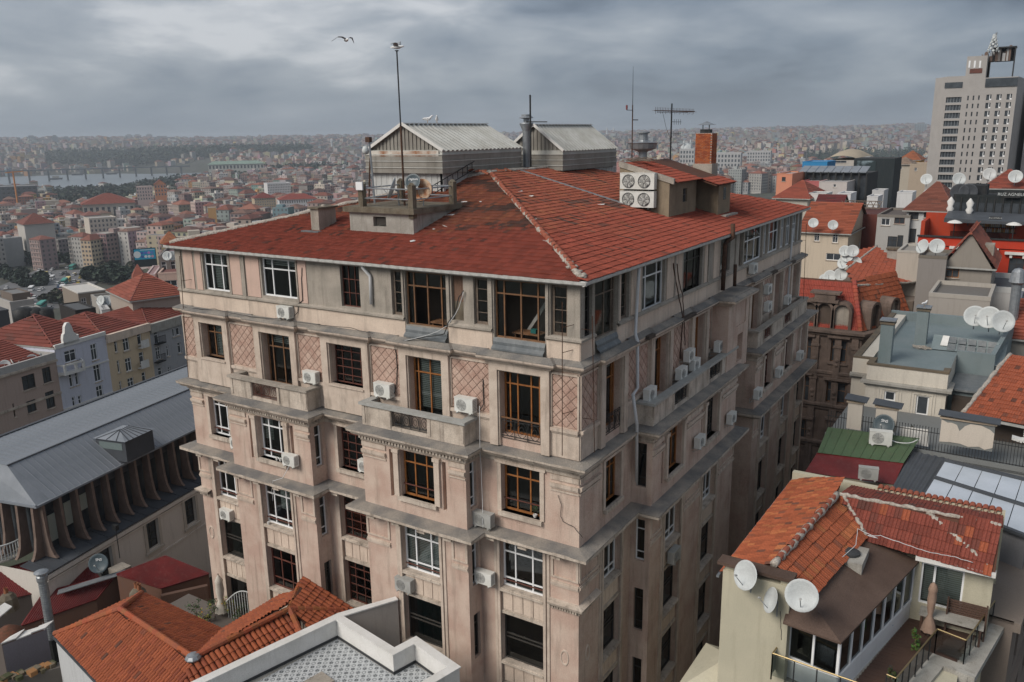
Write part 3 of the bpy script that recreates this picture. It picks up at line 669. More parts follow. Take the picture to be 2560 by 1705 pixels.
for k in range(38):
 t=.06+k*.024;p=Vector(cn[1]).lerp(Vector(A1),t)+Vector((0,0,.11));dv=(Vector(A1) - Vector(cn[1])).normalized()
 o=link('hip_tile',ht,roof);o.matrix_basis=Matrix.Translation(p) @ dv.to_track_quat('Z','Y').to_matrix().to_4x4() @ Matrix.Rotation(rnd.uniform(-.1,.1),4,'Y')
lm=MB();rr=random.Random(5)
for k in range(26):
 t=rr.uniform(0,.13);p=Vector(cn[1]).lerp(Vector(A1),t)+Vector((rr.uniform(-.3,.1)*(1 - t*4),rr.uniform(-.1,.3)*(1 - t*4),.1));lm.lathe([(.0,-.06),(rr.uniform(.08,.16),-.02),(rr.uniform(.06,.12),.06),(0,.09)],p,7)
lm.build('mortar_lump',K['mortar'],roof,smooth=True)
lumpy(q :=MB(),Vector(A1)+Vector((0,0,.05)),Vector(A2)+Vector((0,0,.05)),.13,20,8);q.build('ridge_mortar',K['mortar'],roof,smooth=True)
rz_=lambda X: EZ+SL*(X1r - X)
fz_=lambda Y: EZ+SL*(Y - Y0r)
st=MB();st.extr([(-26.1,42.38,rz_(-26.1)+.03),(-19.4,42.42,rz_(-19.4)+.03),(-19.4,42.58,rz_(-19.4)+.03),(-26.1,42.54,rz_(-26.1)+.03)],(0,0,.11));st.build('flashing_strip',K['galv'],roof)
st=MB();st.extr([(-19.4,42.38,rz_(-19.4)+.02),(-14.0,42.42,rz_(-14.0)+.02),(-14.0,42.7,rz_(-14.0)+.02),(-19.4,42.62,rz_(-19.4)+.02)],(0,0,.05));st.build('flashing_strip',K['deck'],roof)
# gutter: short white pieces along both eaves
gp=[(0,0,0),(0,-.02,.0),(0,-.10,.05),(0,-.115,.16),(0,-.02,.19),(0,0,.18)]
def gut(n,L_):
 m=MB();m.extr(gp,(L_ - .012,0,0));return m.mesh('gutter_piece',K['gutter'])
for a,b,F in ((X0r - .03,X1r+.09,fr(0,Y0r)),(Y0r - .09,Y1r,fr(X1r,0,R(90)))):
 n=int((b - a)/.46);g=gut(n,(b - a)/n);par=MB(F);par.box(a+.01,.0,EZ - .16,b - .01,.04,EZ - .0);par=par.build('gutter',K['gutter'],roof)
 for i in range(n): o=link('gutter_piece',g,par);o.matrix_basis=F @ Matrix.Translation((a+(b - a)*i/n,rnd.uniform(-.004,.004),EZ - .155+rnd.uniform(-.004,.004)))
# scraps lying on the tiles
for px,py in ((1204,507),(1138,507),(1161,508),(1125,541),(1110,568),(1086,576),(1300,483),(1323,494),(1290,505),(1340,553),(1038,605),(1495,515),(1365,607)):
 dv=_ray(px,py);k=(EZ - SL*Y0r - CAMZ)/(dv.z - SL*dv.y);P=CAM+dv*k
 if px>1229+(py - 440)*.9: k=(EZ+SL*X1r - CAMZ)/(dv.z+SL*dv.x);P=CAM+dv*k
 a_=rnd.uniform(0,3);m=MB(Matrix.Translation(P+Vector((0,0,.07))) @ Matrix.Rotation(a_,4,'Z') @ Matrix.Rotation(.2,4,'X'));w_,l_=rnd.uniform(.04,.1),rnd.uniform(.12,.4)
 m.add([(-l_,-w_,0),(l_*.8,-w_*.6,.01),(l_,w_,.03),(-l_*.7,w_*.8,0)],[(0,1,2,3)]);m.extr([(-l_,-w_,-.01),(l_*.8,-w_*.6,0),(l_,w_,.02),(-l_*.7,w_*.8,-.01)],(0,0,.012))
 o=m.build('plaster_scrap',K['white']);tag(o,'small pale scrap of debris lying on the red roof tiles','debris','scraps scattered on the main roof')
def txt(cu):
 o=bpy.data.objects.new('lettering',cu);C.objects.link(o);dg=bpy.context.evaluated_depsgraph_get();me=bpy.data.meshes.new_from_object(o.evaluated_get(dg));bpy.data.objects.remove(o);o=bpy.data.objects.new('lettering',me);C.objects.link(o);return o
# ------------------------------------------------------------------ prototypes: air conditioner, satellite dish
def ac_proto(name,m_,two=False):
 """casing 0.82 x 0.32 x 0.58, fan on the -y side"""
 W_,H_=(.84,.58) if not two else (1.0,.62)
 t=thing(name,'x','air conditioner',(0,0,-50));k=[]
 m=MB();m.box(-W_/2,-.15,.03,W_/2,.15,H_);m.box(-W_/2 - .008,-.158,H_ - .02,W_/2+.008,.158,H_+.012);m.box(W_/2 - .2,-.16,.05,W_/2 - .01,-.15,H_ - .04)
 for x in (-W_*.35,W_*.35): m.box(x - .05,-.17,0,x+.05,.17,.03)
 k.append(m.build('casing',K[m_],t,True and False));k[-1].matrix_parent_inverse=Matrix()
 cx=-.1;R_=.215
 m=MB();m.lathe([(0,-.02),(R_,-.02),(R_,.0)],(cx,-.152,.31),20,(0,-1,0));k.append(m.build('fan_opening',K['ac_dark'],t));k[-1].matrix_parent_inverse=Matrix()
 m=MB()
 for r_ in (.03,.075,.12,.165,.21): m.tube([(cx+r_*math.cos(a),-.168,.31+r_*math.sin(a)) for a in [2*math.pi*i/18 for i in range(19)]],.007,4,False)
 for a in range(8): an=a*math.pi/4;m.bar((cx,-.168,.31),(cx+.21*math.cos(an),-.168,.31+.21*math.sin(an)),.008)
 k.append(m.build('fan_grille',K['grille'],t));k[-1].matrix_parent_inverse=Matrix()
 m=MB()
 for i in range(7): m.box(W_/2,-.1,.12+i*.06,W_/2+.006,.1,.145+i*.06)
 k.append(m.build('side_vents',K['grille'],t));k[-1].matrix_parent_inverse=Matrix()
 m=MB()
 for x in (-W_*.35,W_*.35): m.bar((x,-.2,-.02),(x,.4,-.02),.035);m.bar((x,.38,-.02),(x,.38,-.3),.03);m.bar((x,-.1,-.03),(x,.38,-.28),.02)
 m.bar((-W_*.35,.38,-.28),(W_*.35,.38,-.28),.03);k.append(m.build('bracket',K['ac_grey'],t));k[-1].matrix_parent_inverse=Matrix()
 return reg(t,k)
ac_w,ac_g=ac_proto('air_conditioner','ac'),ac_proto('air_conditioner','ac_grey')
_used=set()
def place(proto,loc,rz,label,scale=None,group=None,rot=None):
 if proto.name not in _used:
  _used.add(proto.name);proto.location=loc;proto.rotation_euler=rot if rot else (0,0,rz);proto['label']=label
  if scale: proto.scale=(scale,)*3
  if group: proto['group']=group
  return proto
 return dup(proto,loc,rz,label,scale,rot,group)
def dish_proto(name,m_,text=None):
 """reflector looking along -y, tilted up a little; origin at the foot of its post"""
 t=thing(name,'x','satellite dish',(0,0,-60));k=[];Cn=Vector((0,-.12,.62));ax=Vector((0,-.93,.36))
 prof=[(0,0),(.12,.008),(.24,.03),(.36,.068),(.45,.105),(.455,.10),(.36,.055),(.2,.008),(0,-.02)]
 k.append(MB().lathe(prof,Cn,24,ax).build('reflector',K[m_],t,True));k[-1].matrix_parent_inverse=Matrix()
 fd=Cn+ax*.52+Vector((0,0,-.05));m=MB();m.tube([Cn+Vector((0,-.04,-.44)),fd+Vector((0,.05,-.08))],.014,5)
 k.append(m.build('arm',K['galv'],t));k[-1].matrix_parent_inverse=Matrix()
 k.append(MB().lathe([(0,-.06),(.035,-.05),(.035,.03),(.02,.07),(0,.07)],fd,8,-ax).build('feed_head',K['ac_grey'],t));k[-1].matrix_parent_inverse=Matrix()
 m=MB();m.tube([(0,.05,0),(0,.05,.6)],.025,6);m.bar((0,.05,.55),Cn+Vector((0,.05,0)),.08);k.append(m.build('post',K['galv'],t));k[-1].matrix_parent_inverse=Matrix()
 if text:
  cu=bpy.data.curves.new('lettering','FONT');cu.body=text;cu.size=.17;cu.align_x='CENTER';cu.align_y='CENTER';cu.materials.append(K['upvc'])
  o=txt(cu);o.parent=t;zax=ax.normalized();xax=Vector((1,0,0));yax=zax.cross(xax)
  o.matrix_basis=Matrix.Translation(Cn+ax*.055+yax*.16) @ Matrix((xax,yax,zax)).transposed().to_4x4();k.append(o)
 return reg(t,k)
di_w,di_d,di_r=dish_proto('satellite_dish','dish'),dish_proto('satellite_dish','dish_dark','Digiturk'),dish_proto('satellite_dish','dish_rust')
di_d2=dish_proto('satellite_dish','dish_dark','SNS')
# ------------------------------------------------------------------ rooftop
def corr(mb,a,b,c,d,n,h=.03):
 """corrugated sheet a-b (ridge) to d-c (eave), n waves"""
 a,b,c,d=map(Vector,(a,b,c,d));nn=(b - a).cross(d - a).normalized();vs=[];k=n*4
 if nn.z<0: nn=-nn
 for i in range(k+1):
  o=nn*(h*(1 if i % 4 in (0,1) else -1));vs+=[a.lerp(b,i/k)+o,d.lerp(c,i/k)+o]
 mb.add(vs,[(2*i,2*i+2,2*i+3,2*i+1) for i in range(k)])
def shed(x0,x1,y0,y1,ze,zr,zb,label):
 t=thing('roof_shed',label,'shed',((x0+x1)/2,(y0+y1)/2,zb));xm=(x0+x1)/2
 m=MB();corr(m,(xm,y0 - .15,zr),(xm,y1+.1,zr),(x1+.18,y1+.1,ze - .06),(x1+.18,y0 - .15,ze - .06),int((y1 - y0)*2.6));corr(m,(xm,y0 - .15,zr),(xm,y1+.1,zr),(x0 - .18,y1+.1,ze - .06),(x0 - .18,y0 - .15,ze - .06),int((y1 - y0)*2.6))
 r_=m.build('roof',K['sheet'],t)
 m=MB();m.bar((xm,y0 - .2,zr+.04),(xm,y1+.15,zr+.04),.3,.05);m.build('ridge_cap',K['white'],r_)
 m=MB()
 for s_,xx in ((-1,x0 - .18),(1,x1+.18)): m.bar((xm,y0 - .17,zr+.02),(xx,y0 - .17,ze - .04),.06,.16)
 m.build('barge_board',K['white'],r_)
 m=MB();n=int((x1 - x0)/.26)
 for i in range(n):
  a,b=x0+(x1 - x0)*i/n,x0+(x1 - x0)*(i+.55)/n;c=x0+(x1 - x0)*(i+1)/n
  zz=lambda x: ze+(zr - ze)*(1 - abs(x - xm)/(xm - x0))
  m.quad((a,y0,ze - .1),(b,y0+.0,ze - .1),(b,y0,zz(b)),(a,y0,zz(a)));m.quad((b,y0+.05,ze - .1),(c,y0+.05,ze - .1),(c,y0+.05,zz(c)),(b,y0+.05,zz(b)));m.quad((b,y0,ze - .1),(b,y0+.05,ze - .1),(b,y0+.05,zz(b)),(b,y0,zz(b)))
 m.build('gable_sheet',K['sheet_dark'],t)
 for i in range(3):
  z0=ze - .28 - i*.34
  m=MB();m.box(x0 - .2,y0 - .16,z0 - .27,x1+.12,y1,z0);m.build('louvre_board',K['sheet_dark'],t)
  m=MB();m.box(x0 - .24,y0 - .2,z0,x1+.16,y1+.02,z0+.055);m.build('louvre_edge',K['sheet'],t)
 m=MB();m.box(x0 - .1,y0 - .1,ze - .3,x1+.1,y1,ze - .02);m.build('fascia',K['sheet'],t)
 m=MB();n=int((x1 - x0)/.2)
 for i in range(n): m.box(x0+.05+(x1 - x0 - .1)*i/n,y0+.1+.02*(i % 2),zb,x0+.05+(x1 - x0 - .1)*(i+1)/n,y0+.3,ze - 1.2)
 n=int((y1 - y0)/.2)
 for i in range(n): m.box(x1 - .35,y0+.1+(y1 - y0 - .1)*i/n,zb,x1 - .1 - .02*(i % 2),y0+.1+(y1 - y0 - .1)*(i+1)/n,ze - 1.2)
 m.box(x0+.1,y0+.3,zb,x1 - .35,y1,ze - 1.2);m.build('cladding',K['cladding'],t)
 return t
s1=shed(-32.0,-27.0,36,43.8,33.3,34.65,29.6,'corrugated metal roof shed behind the railed concrete platform')
MB().box(-31.8,35.82,32.96,-27.1,35.86,33.24).build('rusty_flashing',mat('rusty_flash',(.6,.56,.5),(.3,.13,.06),sc_=1.6,thr=.55),s1)
shed(-29.2,-25.3,46,53.5,33.05,34.58,30.2,'corrugated metal roof shed beside the tall grey flue')
# flue with its cone, mast beside it
t=thing('flue','tall grey sheet metal flue with cone top between the two sheds','flue',(-27,44.6,31))
MB().lathe([(.24,0),(.24,3.0),(.25,3.05),(.42,3.42),(.42,3.5),(.3,3.5)],(-27,44.6,31.2),14).build('pipe',K['galv'],t,True);MB().lathe([(.18,0),(.18,.25),(.45,.3),(.3,.42),(.3,.5),(0,.5)],(-27,44.6,34.68),12).build('cowl',K['galv'],t)
t=thing('mast','thin dark mast with a short crossbar beside the grey flue','mast',(-26.6,44.5,31));MB().tube([(-26.6,44.4,31.2),(-26.6,44.4,36.3)],.055,6).build('pole',K['iron_black'],t);MB().bar((-26.9,44.4,34.75),(-25.5,44.5,34.72),.06).build('crossbar',K['iron_black'],t)
# platform
t=plat=thing('rooftop_platform','weathered concrete penthouse with railed platform on the red roof','penthouse',(-26.5,31.5,29.4))
m=MB();wall_grid(mm :=MB(fr(0,30.35)),-28.5,-24.55,29.2,30.5,[(-27.0,-26.2,29.85,30.32,.3)]);mm.quad((-27.0,.3,29.85),(-26.2,.3,29.85),(-26.2,.3,30.32),(-27.0,.3,30.32));mm.F=None
mm.quad((-24.55,30.35,29.2),(-24.55,34,29.2),(-24.55,34,30.5),(-24.55,30.35,30.5));mm.quad((-28.5,30.35,29.2),(-28.5,34,29.2),(-28.5,34,30.5),(-28.5,30.35,30.5));mm.build('wall',K['concrete'],t)
m=MB();m.box(-26.9,30.5,29.9,-26.3,30.55,30.28);m.build('vent_grating',K['darkframe'],t)
MB().sweep([(-28.75,30.15),(-24.35,30.15),(-24.35,34),],[(-.3,30.48),(0,30.5),(0,30.74),(-.3,30.76)],jit=.012,step=.5).build('slab_edge',K['concrete_dark'],t);MB().box(-28.7,30.2,30.52,-24.4,34,30.765).build('slab',K['concrete_dark'],t)
MB().box(-28.7,30.2,29.35,-24.35,30.6,29.5).build('base_flashing',K['lead'],t)
posts=[(-27.7,30.45),(-24.62,30.42),(-27.9,33.6),(-24.55,33.5)]
for x,y in posts: m=MB();m.box(x - .14,y - .14,30.3 if x>-25 and y<31 else 30.76,x+.14,y+.14,31.82);m.lathe([(.2,0),(.1,.1),(0,.12)],(x,y,31.82),4);m.build('post',K['concrete_dark'],t)
for z in (31.15,31.62):
 for a,b in ((0,1),(1,3),(0,2),(2,3)): MB().tube([(*posts[a],z),(*posts[b],z)],.032,6).build('rail',K['galv'],t)
MB().box(-27.85,30.2,31.55,-27.45,30.28,31.93).build('junction_box',K['upvc'],t)
place(di_d,(-25.25,31.4,31.35),R(14),'dark grey satellite dish with white lettering above the concrete platform',.88)
place(di_r,(-25.0,31.7,30.76),R(20),'badly rusted satellite dish on the concrete platform',1.2)
place(di_w,(-26.4,31.5,30.76),R(-58),'white satellite dish seen edge on with a rust streak, on the concrete platform',1.25)
t=thing('mast','tall thin rusty mast on the concrete platform with a gull on its tip','mast',(-26.05,31.6,30.76))
MB().tube([(-26.05,31.6,30.7),(-26.1,31.63,34.5)],.05,6).build('pole',K['rust_dark'],t);MB().tube([(-26.1,31.63,34.4),(-26.17,31.68,37.85)],.034,6).build('upper_pole',K['iron_black'],t);MB().lathe([(.05,0),(.09,.02),(.09,.05),(0,.06)],(-26.17,31.68,37.84),8).build('tip',K['iron_black'],t)
t=thing('lamp_post','bent rusty post with white globe lamp at the platform corner','lamp',(-28.3,32.0,30.76));MB().tube([(-28.3,32,30.76),(-28.45,32,33.9)],.05,6).build('post',K['galv'],t);MB().tube([(-28.6,31.9,30.8),(-28.45,32,33.0)],.04,6).build('brace',K['rust_dark'],t)
MB().lathe([(0,-.2),(.14,-.15),(.19,0),(.14,.14),(.1,.2),(0,.22)],(-28.72,32,33.35),12).build('globe',K['dish'],t,True);MB().box(-28.62,31.9,33.75,-28.35,32.1,34.0).build('fitting',K['rust_dark'],t)
t=thing('ladder','dark iron ladder lying up the tiles beside the first shed','ladder',(-26.6,36,31));a0,a1=Vector((-26.75,33.6,30.75)),Vector((-26.75,38.6,32.2))
for o_ in (0,.42):
 MB().bar(a0+Vector((0,0,o_)),a1+Vector((0,0,o_)),.04).build('stile',K['iron_black'],t)
for i in range(11): p=a0.lerp(a1,(i+.5)/11);MB().bar(p,p+Vector((0,0,.42)),.03).build('rung',K['iron_black'],t)
t=thing('chimney','plain rendered chimney stub on the front slope of the red roof','chimney',(-30.5,30.6,29.3));MB().box(-30.82,30.03,29.2,-30.28,31.25,30.58).build('stack',K['cement'],t);MB().box(-30.92,29.93,30.58,-30.18,31.35,30.66).build('cap',K['concrete_dark'],t);MB().box(-31.3,29.75,29.3,-30.1,30.1,29.5).build('base_flashing',K['lead'],t)
MB().lathe([(.0,0),(.16,0),(.1,.09),(0,.1)],(-30.55,30.7,30.66),8).build('pot_lid',K['cement'],t)
# broken ridge tiles by the sheds
for k in range(9):
 p=Vector((-26.6+rnd.uniform(-.5,1.2),39.6+rnd.uniform(-2.4,2.4),AZ+.12));o=link('loose_tile',np_mesh('tile',*tile_shape('barrel',.22,.4),(.27,.09,.05),K['tile']));o.matrix_basis=Matrix.Translation(p) @ Matrix.Rotation(rnd.uniform(0,6),4,'Z') @ Matrix.Rotation(rnd.uniform(-.4,.4),4,'X')
 tag(o,'loose ridge tile lying broken at the top of the main roof','roof tile','loose tiles at the ridge')
# stair head with air conditioners
t=sh=thing('rooftop_stairhouse','brown rendered stair head with tiled lean-to roof on the main roof','penthouse',(-18,46.5,29.4));XF=-17.02
m=MB(fr(0,42.87));m.poly([(-19.95,0,29.5),(XF,0,29.1),(XF,0,31.36),(-19.95,0,32.36)]);m.F=fr(XF,0,R(90));wall_grid(m,42.87,47.0,28.9,31.36,[(44.9,45.55,30.2,30.95,.2)])
m.F=None;m.box(-16.95,47.95,28.8,-16.0,50.1,31.1);m.quad((XF,47,28.9),(-18.2,47,28.9),(-18.2,47,31.4),(XF,47,31.4));m.quad((-18.2,47,28.9),(-18.2,50,28.9),(-18.2,50,31.5),(-18.2,47,31.5));m.quad((-19.95,42.87,29.5),(-19.95,50,29.5),(-19.95,50,32.3),(-19.95,42.87,32.3));m.quad((-19.95,50.05,29.2),(-16.2,50.05,29.2),(-16.2,50.05,31.1),(-19.95,50.05,32.3));m.quad((-16.95,47.95,28.9),(-18.2,47.95,28.9),(-18.2,47.95,31.3),(-16.95,47.95,31.3))
m.build('wall',mat('render_brown',(.27,.215,.15),(.21,.165,.115),sc_=1.2,streak=.4,stain=(.09,.07,.05),bump=.3),t)
MB().box(-18.1,47.05,29.0,-18.05,47.95,31.1).build('door',K['interior'],t)
MB(fr(XF,0,R(90))).box(44.9,.1,30.2,45.55,.12,30.95).build('window',K['pane_far'],t);m=MB(fr(XF,0,R(90)));m.bar((45.22,.08,30.2),(45.22,.08,30.95),.04);m.bar((44.9,.08,30.6),(45.55,.08,30.6),.04);m.build('window_bars',K['darkframe'],t)
MB(fr(-16.0,0,R(90))).box(48.8,-.01,30.1,49.25,.02,30.8).build('window',K['pane_far'],t)
MB(fr(0,42.87)).extr([(-20.0,-.06,32.2),(XF+.25,-.06,31.3),(XF+.25,-.06,31.6),(-20.0,-.06,32.5)],(0,.2,0)).build('verge',K['cement'],t)
sl2=Vector((3.15,0,-.95));upv=-sl2.normalized();m=MB();m.quad((-20.1,42.9,32.42),(-20.1,50.2,32.42),(-16.75,50.2,31.36),(-16.75,42.9,31.36));rp=m.build('roof',K['deck'],t)
tiles(rp,(-16.7,42.98,31.37),(0,1,0),upv,17,9,lambda u,v: True,col_main(70,9,.4),nind=40)
MB().extr([(-16.95,47.0,31.32),(-15.8,46.95,30.98),(-15.8,50.3,30.98),(-16.95,50.3,31.32)],(0,0,.06)).build('porch_roof',K['deck'],t)
tiles(rp,(-15.75,47.0,31.05),(0,1,0),Vector((-1,0,.3)),14,3,lambda u,v: True,col_main(75,9,.6),nind=10)
MB().box(-16.9,47.9,28.95,-15.5,50.2,29.25).build('base_mortar',K['mortar'],t)
def ac2(z,lab):
 t=thing('air_conditioner',lab,'air conditioner',(-18.7,42.55,z));x0,x1=-19.72,-17.72
 m=MB();m.box(x0,42.42,z,x1,42.8,z+.86);m.box(x0 - .01,42.41,z+.84,x1+.01,42.81,z+.87);m.build('casing',K['ac'],t)
 for cx in (x0+.5,x0+1.42):
  MB().lathe([(.0,-.03),(.34,-.03),(.36,.012),(.33,.014)],(cx,42.41,z+.43),22,(0,-1,0)).build('fan_opening',K['ac_dark'],t)
  m=MB(Matrix.Translation((cx,42.392,z+.43)))
  for k in range(5):
   a=k*1.2566;b=a+.75;m.add([(.07*math.cos(a),0,.07*math.sin(a)),(.32*math.cos(a),.0,.32*math.sin(a)),(.32*math.cos(b),-.02,.32*math.sin(b)),(.07*math.cos(b),-.015,.07*math.sin(b))],[(0,1,2,3)])
  m.lathe([(0,.02),(.07,.015),(.07,-.01)],(0,0,0),10,(0,-1,0));m.build('fan',K['ac_grey'],t)
  m=MB(Matrix.Translation((cx,42.375,z+.43)))
  for r_ in (.12,.2,.28,.345): m.tube([(r_*math.cos(a),0,r_*math.sin(a)) for a in [2*math.pi*i/20 for i in range(21)]],.006,4,False)
  m.build('fan_guard',K['ac_dark'],t)
 for x in (x0+.3,x1 - .3): MB().box(x - .04,42.4,z - .08,x+.04,42.87,z).build('bracket',K['ac_dark'],t)
ac2(31.03,'upper of two wide twin fan air conditioners on the stair head wall');ac2(30.06,'lower of two wide twin fan air conditioners on the stair head wall')
# brick chimney on the stair head, bricks told apart
YB=50.3;xa,xb=onY(1736.7,406,YB).x,onY(1778,406,YB).x;zb,zt=onY(1737,409,YB).z,onY(1737,333,YB).z
t=thing('brick_chimney','square orange brick chimney with metal rain cap behind the stair head','chimney',((xa+xb)/2,YB+.4,31.6))
core=MB().box(xa+.02,YB+.02,zb,xb - .02,YB+.9,zt - .01).build('stack',K['mortar'],t)
V_=[]
for cI in range(6):
 bm_=MB();bm_.col=[(.38,.10,.035),(.44,.13,.045),(.32,.075,.03),(.36,.12,.06),(.28,.07,.03),(.41,.11,.04)][cI];bm_.box(0,0,0,.2,.02,.062);V_.append(bm_.mesh('brick',K['brick']))
nr=int((zt - zb)/.075);nb_=0;more=MB()
for F,L_ in ((fr(xa,YB),xb - xa),(fr(xb,YB,R(90)),.92)):
 for r_ in range(nr):
  for c_ in range(int(L_/.21)+1):
   u=c_*.21 - (.1 if r_ % 2 else 0)
   if u<-.11 or u+.2>L_+.12: continue
   M_=F @ Matrix.Translation((max(u,0),-.004+rnd.uniform(-.004,.004),zb+r_*.075));sx=min(u+.2,L_) - max(u,0)
   if sx<.04: continue
   o=link('brick',V_[rnd.randrange(6)],core);o.matrix_basis=M_ @ Matrix.Diagonal((sx/.2,1,1,1))
MB().box(xa - .08,YB - .08,zb - .75,xb+.08,YB+1.0,zb).build('plinth',K['cement'],t)
MB().box(xa+.2,YB+.2,zt,xb - .25,YB+.7,zt+.22).build('liner',K['iron_black'],t)
m=MB()
for x in (xa+.3,xb - .35): m.bar((x,YB+.4,zt+.2),(x,YB+.4,zt+.5),.05)
m.lathe([(.62,0),(.3,.1),(.05,.2),(0,.2)],((xa+xb)/2,YB+.4,zt+.48),8);m.build('rain_cap',K['galv'],t)
# vent stack, masts, aerials behind the stair head
t=thing('vent_stack','stubby grey vent stack with wide double collar behind the air conditioners','vent',(-20.4,48.4,32));MB().lathe([(.26,-.4),(.26,.55),(.3,.6),(.78,.75),(.8,.8),(.86,1.05),(.9,1.12),(.3,1.2),(.28,1.25),(.27,1.65),(.4,1.68),(.4,1.76),(0,1.8)],(-21,48.4,32.3),16).build('stack',K['galv'],t);MB().box(-21.5,47.9,31.5,-20.5,48.9,32.2).build('rubble_base',K['mortar'],t)
t=thing('mast','very thin whip mast with small red lamp on a side arm','mast',(-20.8,46.7,32));MB().tube([(-21,46.8,31.9),(-21,46.75,35.6)],.035,5).build('pole',K['rust_dark'],t);MB().tube([(-21,46.75,35.5),(-21,46.72,37.75)],[.02,.008],5).build('whip',K['iron_black'],t)
MB().bar((-21,46.75,35.3),(-21.1,46.15,35.3),.03).build('arm',K['iron_black'],t);MB().lathe([(.05,0),(.06,.12),(.06,.25),(0,.27)],(-21.1,46.15,35.32),8).build('lamp',mat('lamp_red',(.22,.06,.06),None,rough=.5),t);MB().bar((-21,46.75,34.75),(-20.9,47.3,34.75),.05).build('arm',K['iron_black'],t)
t=thing('tv_aerial','lattice mast with long horizontal comb aerial beside the brick chimney','aerial',(-22,55.4,31.5))
for o_ in (-.07,.07): MB().tube([(-22,55.4+o_,30.5),(-22,55.4+o_*.6,35.9)],.035,5).build('mast',K['iron_black'],t)
m=MB();m.bar((-22,52.5,35.4),(-22,59.8,35.45),.05);m.bar((-22,52.9,35.3),(-22,58.5,35.36),.03)
for k in range(26): y=52.6+k*.28;m.bar((-22,y,35.2+(k % 3)*.05),(-22,y,35.62),.018);m.bar((-22.25,y,35.4),(-21.75,y,35.4),.015)
m.build('boom',K['rust_dark'],t)
for z in (34.7,33.9):
 m=MB();m.bar((-22,55.4,z),(-22,57.2,z),.03)
 for k in range(4): m.bar((-22,55.9+k*.4,z - .18),(-22,55.9+k*.4,z+.18),.018)
 m.build('side_aerial',K['iron_black'],t)
m=MB();m.tube([(-22,53.8,35.3),(-22,54.5,34.3),(-22,55.4,33.5)],.012,4);m.build('stay_wire',K['iron_black'],t)
m=MB()
for k in range(14): a=rnd.uniform(0,3);p=Vector((-20.4+rnd.uniform(-.5,.8),45.2+rnd.uniform(-1.2,1.6),32.45));m.bar(p,p+Vector((math.sin(a),math.cos(a),rnd.uniform(-.05,.3)))*rnd.uniform(.5,1.2),.1,.04)
tag(m.build('scrap_boards',K['wood_grey']),'heap of grey scrap boards on the stair head roof','boards')
# ------------------------------------------------------------------ air conditioners hung on the main building
def acL(px,py,Y,lab,p=ac_w,s=None): q=onY(px,py,Y);place(p,(q.x,q.y,q.z),0,lab,s)
def acR(px,py,X,lab,p=ac_w,s=None): q=onX(px,py,X);place(p,(q.x,q.y,q.z),R(90),lab,s)
acL(713.8,795,YC - .22,'white air conditioner below the second attic window, on the pale band')
acL(779,957,YC - .25,'white air conditioner at the end of the brown balcony, left of the red gridded window')
acL(961,992,YC - .28,'white air conditioner at the left end of the grey balcony',s=1.12)
acL(1164.7,1030,YC - .28,'large white air conditioner between the two orange wooden windows under the attic',s=1.12)
acL(595,1121.7,YC - .25,'white air conditioner beside the leftmost white window two floors below the attic')
acL(727,1164,YP - .22,'white air conditioner under the white window of the left projecting bay')
acL(917,1180,YC - .25,'white air conditioner half hidden beside the gridded window between the two bays')
acL(1209.6,1315,YC - .42,'dusty grey air conditioner standing on the dark ledge by the right bay',ac_g,1.1)
acL(568,1298,YC - .1,'white air conditioner on the panelled spandrel of the leftmost window column')
acL(1013,1476,YP - .12,'dusty grey air conditioner on the panelled spandrel of the right bay',ac_g)
acL(1212,1459,YC - .35,'cream air conditioner under the dark ledge beside the corner window column',s=1.05)
acR(1624.5,1000,-13.85,'air conditioner nearest the corner on the long grey balcony of the side front')
acR(1703,947,-13.85,'lower front air conditioner of the cluster on the long grey balcony')
acR(1722.7,902,-13.95,'topmost air conditioner of the cluster on the long grey balcony')
acR(1736,925,-13.85,'rear air conditioner of the cluster on the long grey balcony')
acR(1797,878,-13.8,'air conditioner at the far end of the long grey balcony, half hidden by the coping')
acR(1749,1117,-13.1,'white air conditioner under the side bay window nearest the corner')
acR(1828,1057,-13.1,'white air conditioner at the far end of the side bay, above the dark ledge')
acR(1685,1402,-13.15,'grey air conditioner below the dark ledge on the shaded side front',ac_g)
acR(1882.6,683,-14.05,'air conditioner just under the attic windows of the side front')
acR(1919,734,-13.95,'upper of two air conditioners one above the other on the far side wing')
acR(1919,777,-13.95,'lower of two air conditioners one above the other on the far side wing')
acR(1968,760,-13.95,'air conditioner near the far end of the side wing, above its brown balcony')
acR(1999,899,-12.9,'small air conditioner at the far corner of the side wing, on its dark ledge')
acR(1947,941,-12.95,'air conditioner under the middle window of the far side wing')
acR(1894,995,-12.95,'air conditioner at the near corner of the far side wing')
# ------------------------------------------------------------------ pipes, cables, rods
def wire(name,pts,r,m_,label,cat='cable',n=5,bars=None):
 o=MB().tube(pts,r,n).build(name,K[m_],None,True);tag(o,label,cat);return o
L_=lambda px,py,o=.06: onY(px,py,YC - o)
R_=lambda px,py,o=.06: onX(px,py,XC+o)
Z1=lambda a,b: (440+a/4.127,580+b/4.127)
Z2=lambda a,b: (960+a/4.127,640+b/4.127)
Z3=lambda a,b: (440+a/4.127,940+b/4.127)
Z4=lambda a,b: (960+a/4.127,1000+b/4.127)
Z5=lambda a,b: (1400+a/3.564,560+b/3.564)
wire('downpipe',[L_(*Z1(1915,320),.3),L_(*Z1(1925,365),.25),L_(*Z1(2000,450),.1),L_(*Z1(2005,480),.1),L_(*Z1(2015,745),.1)],.075,'pipe_white','short white downpipe with a bend under the gutter, between attic windows','downpipe',8)
